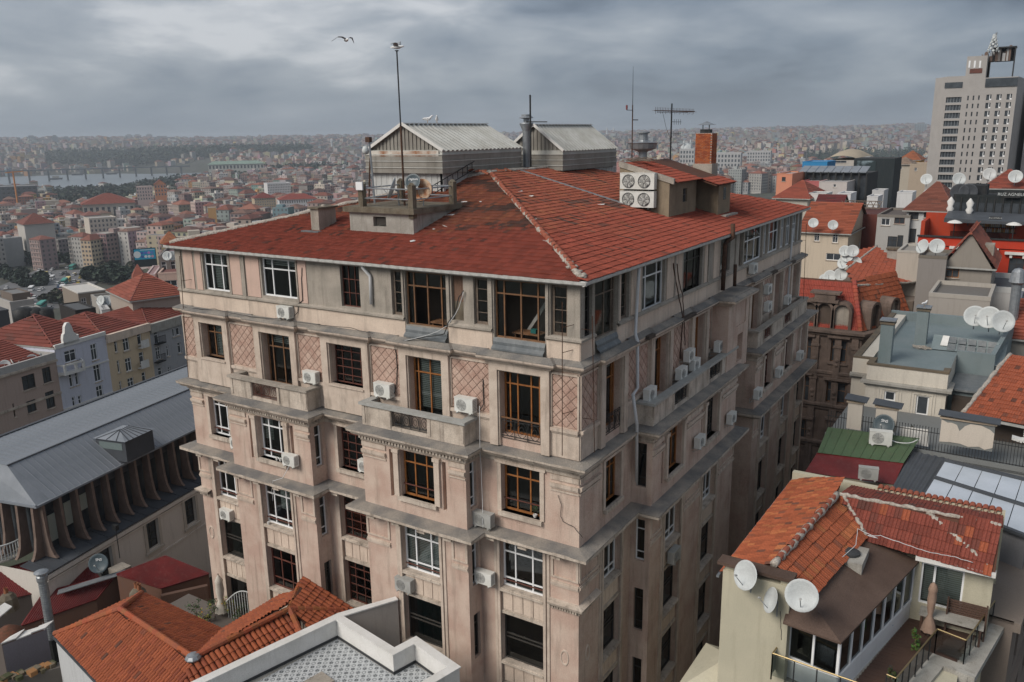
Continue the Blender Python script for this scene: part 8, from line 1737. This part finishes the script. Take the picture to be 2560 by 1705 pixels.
for c in keep:
 rr=random.Random(int(c[1]*7+c[2]*13));gs=house_geo(c,rr,c[0]<1750)
 if id(c) in ids:
  flat_=gs[1][1][0]==(0,1,2,3);px=c[7];where='in the valley' if px<460 else ('on the slope left of the sheds' if px<900 else ('behind the sheds' if px<1560 else 'beyond the stairhouse'))
  t=thing('town_house',f"{cname(gs[0][2][0])} {['two','three','four','five','six','seven','eight','nine','ten'][min(8, max(0, int(c[6] / 3.1) - 2))]} storey {'flat' if flat_ else 'red'} roofed town house {where}",'house',(c[1],c[2],c[3]),group='town houses on the slopes')
  for nm,g in (('wall',gs[0]),('roof',gs[1]),('windows',gs[2])):
   if not g[0]: continue
   o=link(nm,np_mesh(nm,g[0],g[1],np.array(g[2]),K['cityp']),t)
   if nm=='windows': o['kind']='stuff'
 else:
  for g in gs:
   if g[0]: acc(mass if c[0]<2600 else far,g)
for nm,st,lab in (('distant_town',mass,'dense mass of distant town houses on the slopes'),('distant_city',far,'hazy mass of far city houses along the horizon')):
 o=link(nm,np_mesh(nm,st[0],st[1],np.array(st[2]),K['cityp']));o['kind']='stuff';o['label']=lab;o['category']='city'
# ---- woods: tree shapes from many small leaf faces
def treegeo(P,h,r_,rr,n,conic,cols):
 V,Q,C_=[],[],[];P=Vector(P)
 for k in range(n):
  t=rr.random();rad=r_*((1 - t)**.8 if conic else math.sqrt(max(.05,1 - (2*t - .9)**2)))*rr.uniform(.35,1.05);a=rr.uniform(0,6.28);q=P+Vector((math.cos(a)*rad,math.sin(a)*rad,h*(.12+.88*t)));s_=r_*rr.uniform(.16,.38)
  u=Vector((rr.uniform(-1,1),rr.uniform(-1,1),rr.uniform(-.5,.5))).normalized()*s_;v=u.orthogonal().normalized()*s_*.8;nn=len(V);V+=[tuple(q - u),tuple(q+v),tuple(q+u),tuple(q - v)];Q.append((nn,nn+1,nn+2,nn+3));c=rr.choice(cols);g=rr.uniform(.6,1.35);C_.append(tuple(x*g for x in c))
 return V,Q,C_
PINE=[(.022,.040,.026),(.030,.048,.030),(.018,.032,.024)];LEAF=[(.05,.06,.035),(.07,.07,.045),(.035,.05,.03),(.085,.075,.06)]
wd=([],[],[]);tr=random.Random(11)
for (p0,p1,D0,D1),n in zip(WOODB,(900,460,420,300,700,1500,800,60)):
 for k in range(n):
  px,D=tr.uniform(p0,p1),tr.uniform(D0,D1);P=dirp(px,D);con=tr.random()<.6;h=tr.uniform(12,22)*(1.7 if D>2900 else 1);acc(wd,treegeo(P - Vector((0,0,1)),h,h*(.22 if con else .42),tr,46 if D<2000 else 22,con,PINE if tr.random()<.75 else LEAF))
for k in range(340):
 px,D=tr.uniform(0,2300),tr.uniform(500,2600);P=dirp(px,D)
 if hpx(px)>HM0 and D>1800: continue
 if proj(P)[1]>hmask(px): continue
 h=tr.uniform(6,12);acc(wd,treegeo(P,h,h*.4,tr,30,False,PINE if tr.random()<.5 else LEAF))
o=link('distant_woods',np_mesh('distant_woods',wd[0],wd[1],np.array(wd[2]),K['plain']));o['kind']='stuff';o['label']='dark belts of cypress and pine wood among the distant houses';o['category']='wood'
def gpt(px,py):
 d=_ray(px,py);k=60.0
 while k<9000:
  P=CAM+d*k
  if P.z<terrain(P.x,P.y): return Vector((P.x,P.y,terrain(P.x,P.y)))
  k*=1.008
 return P
# park trees near the traffic
def park_tree(P,h,r_,cols,label,n=420):
 t=thing('park_tree',label,'tree',P,group='trees of the park by the avenue');rr=random.Random(int(P.x*3+P.y));g=treegeo(P+Vector((0,0,h*.12)),h*.9,r_,rr,n,False,cols);link('crown',np_mesh('crown',g[0],g[1],np.array(g[2]),K['plain']),t)
 m=MB();m.tube([P - Vector((0,0,1)),P+Vector((0,0,h*.5)),P+Vector((.2,.1,h*.8))],[h*.035,h*.022,h*.008],6)
 for k in range(4): a=k*1.6;m.tube([P+Vector((0,0,h*(.3+.1*k))),P+Vector((math.cos(a)*r_*.6,math.sin(a)*r_*.6,h*(.5+.1*k)))],[h*.014,h*.004],4)
 m.build('trunk',K['wood_grey'],t)
k=0
for (x0,y0,x1,y1,n,cols,hh) in ((-10,690,110,725,16,PINE,13),(60,645,210,665,20,PINE,13),(200,700,330,712,12,PINE,14),(110,745,170,770,9,LEAF,9),(230,650,330,680,10,LEAF,10),(255,690,320,705,6,PINE,15),(0,750,60,760,3,LEAF,8),(340,655,440,690,8,LEAF,10)):
 for _ in range(n):
  P=gpt(tr.uniform(x0,x1),tr.uniform(y0,y1));dense=cols is PINE;hh_=hh*.62;park_tree(P,hh_*tr.uniform(.7,1.15),hh_*tr.uniform(.4,.55),cols,'broad dark evergreen tree in the park by the avenue' if dense else 'thin brownish winter tree near the avenue',460 if dense else 170)
# ---- avenue with traffic
road=[gpt(-40,800),gpt(60,745),gpt(110,715),gpt(160,690),gpt(200,668),gpt(235,645),gpt(262,625)]
m=MB();vs=[]
for i,p in enumerate(road): d=(road[min(i+1,6)] - road[max(i - 1,0)]);d.z=0;d.normalize();n=Vector((d.y,-d.x,0));vs+=[p+n*30+Vector((0,0,.8)),p - n*26+Vector((0,0,.8))]
m.add(vs,[(2*i,2*i+2,2*i+3,2*i+1) for i in range(6)]);m.build('avenue',mat('avenue',(.15,.15,.155),None,fine=.1,bump=0,bs=.5),None,kind='structure')
def carmesh(c,l,w,h,van=False):
 m=MB();m.col=c;m.box(-l/2,-w/2,.35,l/2,w/2,h*(.9 if van else .58));m.col=(.03,.035,.04)
 if van: m.box(-l/2 - .02,-w/2 - .02,h*.55,l/2+.02,w/2+.02,h*.78);m.col=c;m.box(-l/2,-w/2,h*.9,l/2,w/2,h)
 else: m.add([(-l*.36,-w*.47,h*.58),(l*.24,-w*.47,h*.58),(l*.24,w*.47,h*.58),(-l*.36,w*.47,h*.58),(-l*.26,-w*.4,h),(l*.1,-w*.4,h),(l*.1,w*.4,h),(-l*.26,w*.4,h)],[(0,1,5,4),(1,2,6,5),(2,3,7,6),(3,0,4,7)]);m.col=c;m.box(-l*.26,-w*.4,h,l*.1,w*.4,h+.03)
 m.col=(.02,.02,.02)
 for x in (-l*.32,l*.32):
  for y in (-w/2,w/2): m.lathe([(0,-.1),(.33,-.1),(.33,.1),(0,.1)],(x,y,.33),8,(0,1,0))
 return m.mesh('car',K['plain'])
CC=[((.7,.7,.7),'white'),((.65,.66,.68),'pale grey'),((.3,.31,.33),'grey'),((.04,.04,.045),'black'),((.35,.05,.04),'red'),((.05,.1,.22),'blue'),((.55,.4,.05),'yellow')]
cms=[carmesh(c,4.6,1.9,1.5) for c,_ in CC];vans=[carmesh((.72,.72,.72),6.5,2.2,2.7,True),carmesh((.08,.3,.26),11,2.5,3.1,True),carmesh((.68,.55,.2),7,2.3,3.0,True)]
for i in range(170):
 t_=tr.uniform(.12,5.9);k_=int(t_);f_=t_ - k_;p=road[k_].lerp(road[k_+1],f_);d=road[k_+1] - road[k_];an=math.atan2(d.y,d.x);n=Vector((d.y,-d.x,0)).normalized();lane=tr.choice([-22,-18,-14,-10,-6,-1,4,8,12,16,20,25]);q=p+n*lane+Vector((0,0,.85))
 if i % 11==0: j=(i//11) % 3;o=link('bus' if j==1 else 'van',vans[j]);tag(o,['white van in the traffic on the far avenue','green and white bus in the traffic on the far avenue','yellow van in the traffic on the far avenue'][j],'bus' if j==1 else 'van','vehicles on the far avenue')
 else: j=tr.choice([0,0,0,1,1,2,2,3,4,5,6]);o=link('car',cms[j]);tag(o,f'{CC[j][1]} car in the traffic on the far avenue','car','vehicles on the far avenue')
 o.matrix_basis=Matrix.Translation(q) @ Matrix.Rotation(an+(math.pi if lane<0 else 0),4,'Z') @ Matrix.Rotation(0,4,'X')
# ---- hand placed distant buildings, fronts turned to the view
def boxcam(name,label,px0,py0,px1,py1,D,depth,col,zl=None,nw=0,nf=0,roof=None,turn=0,cat='building',frame='upvc',drop=6):
 pc=(px0+px1)/2;h=hpx(pc)+turn;c=dirp(pc,D,0);F0=fr(c.x,c.y,h);a,b=onF(px0,py0,F0),onF(px1,py1,F0);w=b[0] - a[0];z1,zb=a[1],b[1]
 F=F0 @ fr(a[0],0);ws=[]
 for i in range(nf):
  for j in range(nw): u=w*(j+.5)/nw;zz=z1 - (z1 - zb)*(i+.5)/nf;ws.append((u - w/nw*.27,u+w/nw*.27,zz - (z1 - zb)/nf*.3,zz+(z1 - zb)/nf*.3))
 return house(name,label,F,w,depth,zb - drop,z1,col,ws,(),roof,cat,frame=frame),F,w,z1,zb
TR1=(.25,.075,.05)
boxcam('brown_block','plain brown block with flat white roof above the street houses',195,735,272,780,150,10,(.25,.21,.175),nw=3,nf=1,roof=('flat',.2,(.55,.53,.5),(.55,.53,.5)),turn=.25)
boxcam('tank_house','low grey roof room carrying a row of white dishes',252,757,318,778,120,6,(.33,.31,.285),roof=('flat',.25,(.3,.29,.27)),turn=.2)
for k_,x in enumerate((256,266,278,293,302)): p=onD(x,752,119);place(di_w,p - Vector((0,0,.9)),hpx(x)+R([-50,-10,5,-20,30][k_]),['first dish from the left in the row of five on the grey roof room','second dish from the left in the row of five on the grey roof room','middle dish of the row of five on the grey roof room','fourth dish from the left in the row of five on the grey roof room','last dish on the right of the row of five on the grey roof room'][k_],1.5)
boxcam('dark_shed','dark shed with slate grey roof between the street house roofs',188,778,243,798,112,6,(.03,.028,.028),roof=('flat',.1,(.10,.105,.11)),turn=.3)
boxcam('white_roof_box','white panelled roof box right of the dark shed',254,776,278,800,110,3,(.5,.5,.5),roof=('flat',.1,(.3,.3,.3)),turn=.1)
boxcam('grey_tank_block','grey block with black water tanks behind the red roofs',75,782,118,806,118,5,(.3,.29,.27),roof=('flat',.1,(.3,.3,.3)),turn=.2)
for k_,x in enumerate((60,68,90,113)): p=onD(x,806,108);tk=MB();tk.lathe([(0,0),(1.0,0),(1.05,.8),(1.0,1.5),(.4,1.75),(0,1.75)],p,14);tag(tk.build('water_tank',K['iron_black'],None,True),['leftmost black water tank behind the red roofs','second black water tank from the left behind the red roofs','black water tank in front of the grey block','rightmost black water tank behind the red roofs'][k_],'water tank')
boxcam('pale_wall_block','blank pale wall behind the street houses with a small hut on top',25,760,92,800,135,8,(.40,.38,.36),roof=('flat',.3,(.2,.2,.2)),turn=.3)
boxcam('roof_hut','brown roof hut on the blank pale wall',30,737,80,762,137,5,(.17,.14,.12),roof=('flat',.1,(.2,.2,.2)),turn=.3)
boxcam('far_left_shed','dark glazed shed roof at the left edge above the street houses',-30,785,30,830,118,8,(.08,.085,.095),roof=('flat',.2,(.10,.11,.12)),turn=.3)
boxcam('pink_side_block','pink block peeping out behind the left edge of the main building',395,686,520,760,125,12,(.56,.40,.335),nw=2,nf=1,roof=('flat',.2,(.2,.1,.09)),turn=-.12)
boxcam('pale_pink_wall','blank pale pink wall left of the pink block',364,688,396,760,128,9,(.52,.42,.42),roof=('flat',.1,(.3,.2,.2)),turn=-.12)
boxcam('dish_house','house with dark roof room and dishes beside the pink block',396,645,470,690,130,10,(.2,.18,.17),nw=3,nf=1,roof=('flat',.3,(.15,.1,.1)),turn=-.12)
for k_,x in enumerate((420,430,442)): p=onD(x,640,129);place(di_w,p - Vector((0,0,.9)),hpx(x)+R([-20,10,35][k_]),['left dish of three above the pink block','middle dish of three above the pink block','right dish of three above the pink block'][k_],1.5)
boxcam('pink_villa','small pink villa with red roof left of the blank pink wall',334,698,364,724,300,10,(.6,.42,.40),nw=4,nf=2,roof=('hip',4,.5,TR1,'strip','x'))
boxcam('red_roof_terrace','house with low red roof right behind the grey street house',330,752,470,775,104,9,(.35,.3,.26),roof=('hip',2.2,.3,TR1,'strip','x'),turn=.3)
boxcam('yellow_school','yellow building with rows of windows behind the billboard',403,610,452,640,430,14,(.55,.42,.22),nw=7,nf=3,roof=('hip',5,.5,(.33,.12,.05),'strip','x'))
t,F,w,z1,zb=boxcam('billboard','wide bright blue billboard on a roof left of the main building',332,623,392,648,400,1.2,(.02,.03,.035),cat='billboard',drop=3)
m=MB(F);m.col=(.02,.30,.48);m.box(.3,-.15,zb+.3,w - .3,0,z1 - .2);m.build('panel',K['plain'],t)
for j in range(2):
 for i in range(4): m=MB(F);m.col=[(.05,.12,.4),(.1,.15,.5),(.45,.2,.5),(.1,.2,.5),(.05,.1,.35),(.6,.65,.7),(.6,.65,.7),(.5,.3,.4)][j*4+i];m.lathe([(0,.02),(.62,.02),(.62,0)],(w*(.38+.15*i),-.16,zb+(z1 - zb)*(.62 - .32*j)),10,(0,-1,0));m.build('roundel',K['plain'],t)
m=MB(F);m.col=(.6,.65,.68);m.lathe([(0,.02),(1.5,.02),(1.5,0)],(w*.16,-.16,(z1+zb)/2),14,(0,-1,0));m.box(w*.3,-.17,z1 - .75,w*.95,-.14,z1 - .5);m.build('print',K['plain'],t)
boxcam('red_roof_barracks','large pale building with broad red hip roof in the valley',205,512,340,545,900,40,(.48,.44,.38),nw=9,nf=1,roof=('hip',9,1.5,TR1,'strip','x'),drop=30)
boxcam('red_roof_barracks','second red roofed hall up left of the hotel block',60,562,140,590,720,25,(.46,.44,.41),nw=0,nf=0,roof=('hip',7,1,(.2,.07,.05),'strip','x'),drop=10,turn=.2)
boxcam('hillside_block','tall cream apartment block with balconies below the red roofed hall',222,548,298,600,680,18,(.52,.47,.41),nw=7,nf=5,roof=('flat',.6,(.4,.38,.36)),drop=10,turn=.2)
boxcam('hillside_block','orange gabled block on the wooded ridge',385,462,418,490,1000,15,(.50,.22,.12),nw=4,nf=3,roof=('gable',5,.4,TR1,'strip','y'))
boxcam('hillside_block','pink block with white stair tower on the wooded ridge',340,468,384,500,950,15,(.50,.40,.38),nw=6,nf=4,roof=('flat',.5,(.4,.36,.33)))
boxcam('construction_block','dark unfinished concrete block at the left edge by the water',-40,470,98,505,1250,50,(.10,.11,.12),nw=10,nf=4,roof=('flat',.5,(.2,.2,.2)),frame='galv',drop=20)
t=thing('tower_crane','orange tower crane over the unfinished block','crane',dirp(42,1200));b_,tp_=onD(43,500,1200),onD(38,428,1200);MB().tube([b_ - Vector((0,0,20)),Vector((b_.x,b_.y,tp_.z))],1.0,4).build('mast',mat('crane',(.55,.22,.06)),t);a,b=onD(12,432,1200),onD(58,428,1200);MB().bar(a,b,1.2).build('jib',bpy.data.materials['crane'],t)
# viaduct ramp with an arch
t=thing('viaduct','curved pale concrete viaduct wall with arch above the avenue','viaduct',dirp(220,620));pts=[onD(x,y,D) for x,y,D in ((140,588,800),(150,584,780),(185,586,760),(230,602,745),(275,614,730),(330,624,720))]
for a,b in zip(pts,pts[1:]): m=MB();m.col=(.30,.285,.26);d=(b - a);n=Vector((d.y,-d.x,0)).normalized()*1.2;m.extr([a,b,Vector((b.x,b.y,max(terrain(b.x,b.y) - 1,b.z - 16))),Vector((a.x,a.y,max(terrain(a.x,a.y) - 1,a.z - 16)))],n*4);m.build('span',K['paint'],t);MB().bar(a+Vector((0,0,.6)),b+Vector((0,0,.6)),.5,1.0).build('parapet',K['concrete'],t)
c0=onD(160,596,790);m=MB(fr(c0.x,c0.y,hpx(163)));n=16;m.add([((13 if j else 9.5)*math.cos(math.pi*k_/n),i*5,c0.z - 14+(13 if j else 9.5)*1.25*math.sin(math.pi*k_/n)) for k_ in range(n+1) for j in (0,1) for i in (0,1)],[(4*k_,4*k_+4,4*k_+6,4*k_+2) for k_ in range(n)]+[(4*k_+2,4*k_+3,4*k_+7,4*k_+6) for k_ in range(n)]+[(4*k_,4*k_+1,4*k_+5,4*k_+4) for k_ in range(n)]);m.build('arch',K['concrete'],t)
# bridge over the water
t=thing('long_bridge','long low bridge crossing the water at left','bridge',dirp(200,2350,wz));A0,B0=onD(-60,430,2350),onD(470,415,2650);MB().bar(A0,B0,18,3).build('deck',mat('bridge',(.10,.115,.125),None,bump=0),t)
for k_ in range(12): p=A0.lerp(B0,(k_+.5)/12);MB().box(p.x - 1.6,p.y - 1.6,wz - 4,p.x+1.6,p.y+1.6,p.z).build('pier',bpy.data.materials['bridge'],t)
for k_,(x,y) in enumerate(((193,438),(279,436),(140,449))): p=onZ(x,y,wz);t=thing('ferry',['left of two small boats near the bridge','right of two small boats near the bridge','long moored boat by the shore'][k_],'boat',p);MB(fr(p.x,p.y,hpx(x),wz)).extr([(-14,0,0),(14,0,0),(17,0,4),(-16,0,4)],(0,7,0)).build('hull',K['zinc_dark'],t);MB(fr(p.x,p.y,hpx(x),wz)).box(-8,1,4,8,6,9).build('cabin',K['concrete'],t)
# civic blocks on the middle slope to the right
for k_,(x0,y0,x1,y1,D,nw,nf,lab) in enumerate(((1745,385,1850,430,1350,13,4,'long civic block with vertical dark glazing right of the brick chimney'),(1868,380,1925,412,1500,9,4,'second civic block with vertical dark glazing farther right'),(1700,375,1735,408,1380,5,3,'glass fronted civic block left of the brick chimney'))): boxcam('civic_block',lab,x0,y0,x1,y1,D,30,(.42,.42,.42),nw=nw,nf=nf,roof=('flat',1.5,(.5,.5,.5)),frame='galv',drop=20,turn=-.1)
boxcam('long_white_hall','white long building with green roof on the ridge behind the wood',520,412,660,422,1700,20,(.5,.5,.46),nw=16,nf=1,roof=('hip',6,1,(.30,.40,.34),'strip','x'),drop=20)
boxcam('white_block','large white apartment block in the middle of the slope',668,460,728,482,900,18,(.62,.62,.62),nw=14,nf=4,roof=('flat',.6,(.4,.4,.4)),drop=12,turn=.2)
boxcam('striped_block','white and blue striped apartment block low on the slope',698,500,795,530,700,18,(.55,.57,.58),nw=16,nf=3,roof=('hip',4,.6,(.30,.08,.06),'strip','x'),drop=14,turn=.1)
boxcam('ochre_block','tall ochre apartment block low on the slope',636,496,692,532,720,16,(.44,.36,.25),nw=9,nf=6,roof=('hip',4,.6,(.22,.06,.05),'strip','x'),drop=14,turn=.15)
boxcam('orange_wall_house','house with blank orange end wall in the lower slope',519,520,541,534,640,10,(.50,.30,.13),drop=8,roof=('flat',.2,(.3,.3,.3)))
# skyline
for k_,(x0,y0,x1,D) in enumerate(((0,340,26,5200),(26,346,37,5200),(114,341,131,5200),(137,346,168,5300),(174,340,185,5000),(200,343,214,5300),(352,337,367,6800),(372,337,388,6800),(402,336,415,6800),(422,342,456,5400),(1910,332,1930,6200),(1973,329,1982,5600),(1982,324,1990,5600),(1990,321,2000,5600),(2012,330,2022,5600),(2016,323,2031,5500),(2046,323,2063,5500),(2210,338,2268,4300),(2267,310,2291,4200),(2305,312,2322,5000),(1830,336,1850,6200),(1815,338,1828,6200))):
 P=dirp((x0+x1)/2,D);tz=onD((x0+x1)/2,y0,D).z;w=(x1 - x0)/FPX*D;F=fr(P.x,P.y,hpx((x0+x1)/2));m=MB(F);m.col=cr.choice([(.25,.26,.28),(.32,.31,.31),(.2,.24,.26)]);m.box(-w/2,0,P.z - 30,w/2,30,tz);m.col=(.2,.2,.21);m.box(-w*.3,5,tz,w*.3,20,tz+6);m.col=(.13,.14,.16)
 for i in range(5): m.box(-w/2+w*(i+.2)/5,-.5,P.z,-w/2+w*(i+.7)/5,0,tz - 3)
 tag(m.build('skyline_tower',K['plain']),'hazy tower block standing on the left skyline' if x0<500 else 'hazy tower block standing on the right skyline','tower','tower blocks on the skyline')
for k_,(x,y0,y1,D) in enumerate(((1517.5,318,338,5200),(1533.5,318,338,5200),(1846,324,346,5000),(1862,321,345,5000),(1863,350,374,2600),(1709,350,372,1900),(1726,348,372,1900),(2168,332,352,3800),(830,345,372,3600),(592,432,445,1300))):
 a,b=onD(x,y0,D),onD(x,y1,D);r_=D*.0011;H_=a.z - b.z;m=MB();m.lathe([(r_*1.3,-H_*.6),(r_,0),(r_,H_*.62),(r_*1.5,H_*.63),(r_*1.5,H_*.67),(r_*.8,H_*.68),(r_*.8,H_*.82),(r_*.95,H_*.83),(0,H_)],b,8);tag(m.build('minaret',K['dish']),['left minaret of the pair above the second shed','right minaret of the pair above the second shed','left minaret of the pair on the ridge right of the brick chimney','right minaret of the pair on the ridge right of the brick chimney','lone minaret below the ridge right of the brick chimney','left minaret of the white mosque beside the brick chimney','right minaret of the white mosque beside the brick chimney','minaret on the wooded ridge left of the tower','tall minaret on the far slope left of the sheds','small minaret at the edge of the cypress belt'][k_],'minaret')
p=onD(1717,372,1910);t=thing('mosque','white domed mosque between its two minarets','mosque',p - Vector((0,0,20)));m=MB();m.lathe([(14,0),(13,5),(8,10),(0,13)],p,14);m.build('dome',K['dish'],t,True);MB(fr(p.x,p.y,hpx(1717))).box(-16,-8,p.z - 25,16,20,p.z+1).build('wall',K['concrete'],t)
# ---- haze: one even volume round everything
hm=bpy.data.materials.new('haze');hm.use_nodes=True;h_=hm.node_tree;h_.nodes.clear();ho=h_.nodes.new('ShaderNodeOutputMaterial');pv=h_.nodes.new('ShaderNodeVolumePrincipled');pv.inputs['Color'].default_value=(.80,.88,.97,1);pv.inputs['Density'].default_value=1.5e-4;pv.inputs['Anisotropy'].default_value=.15;h_.links.new(pv.outputs[0],ho.inputs['Volume'])
o=MB().box(-12300,-12300,-82,12300,12300,130).build('haze',hm);o['kind']='stuff';o['label']='thin pale haze over the whole town'
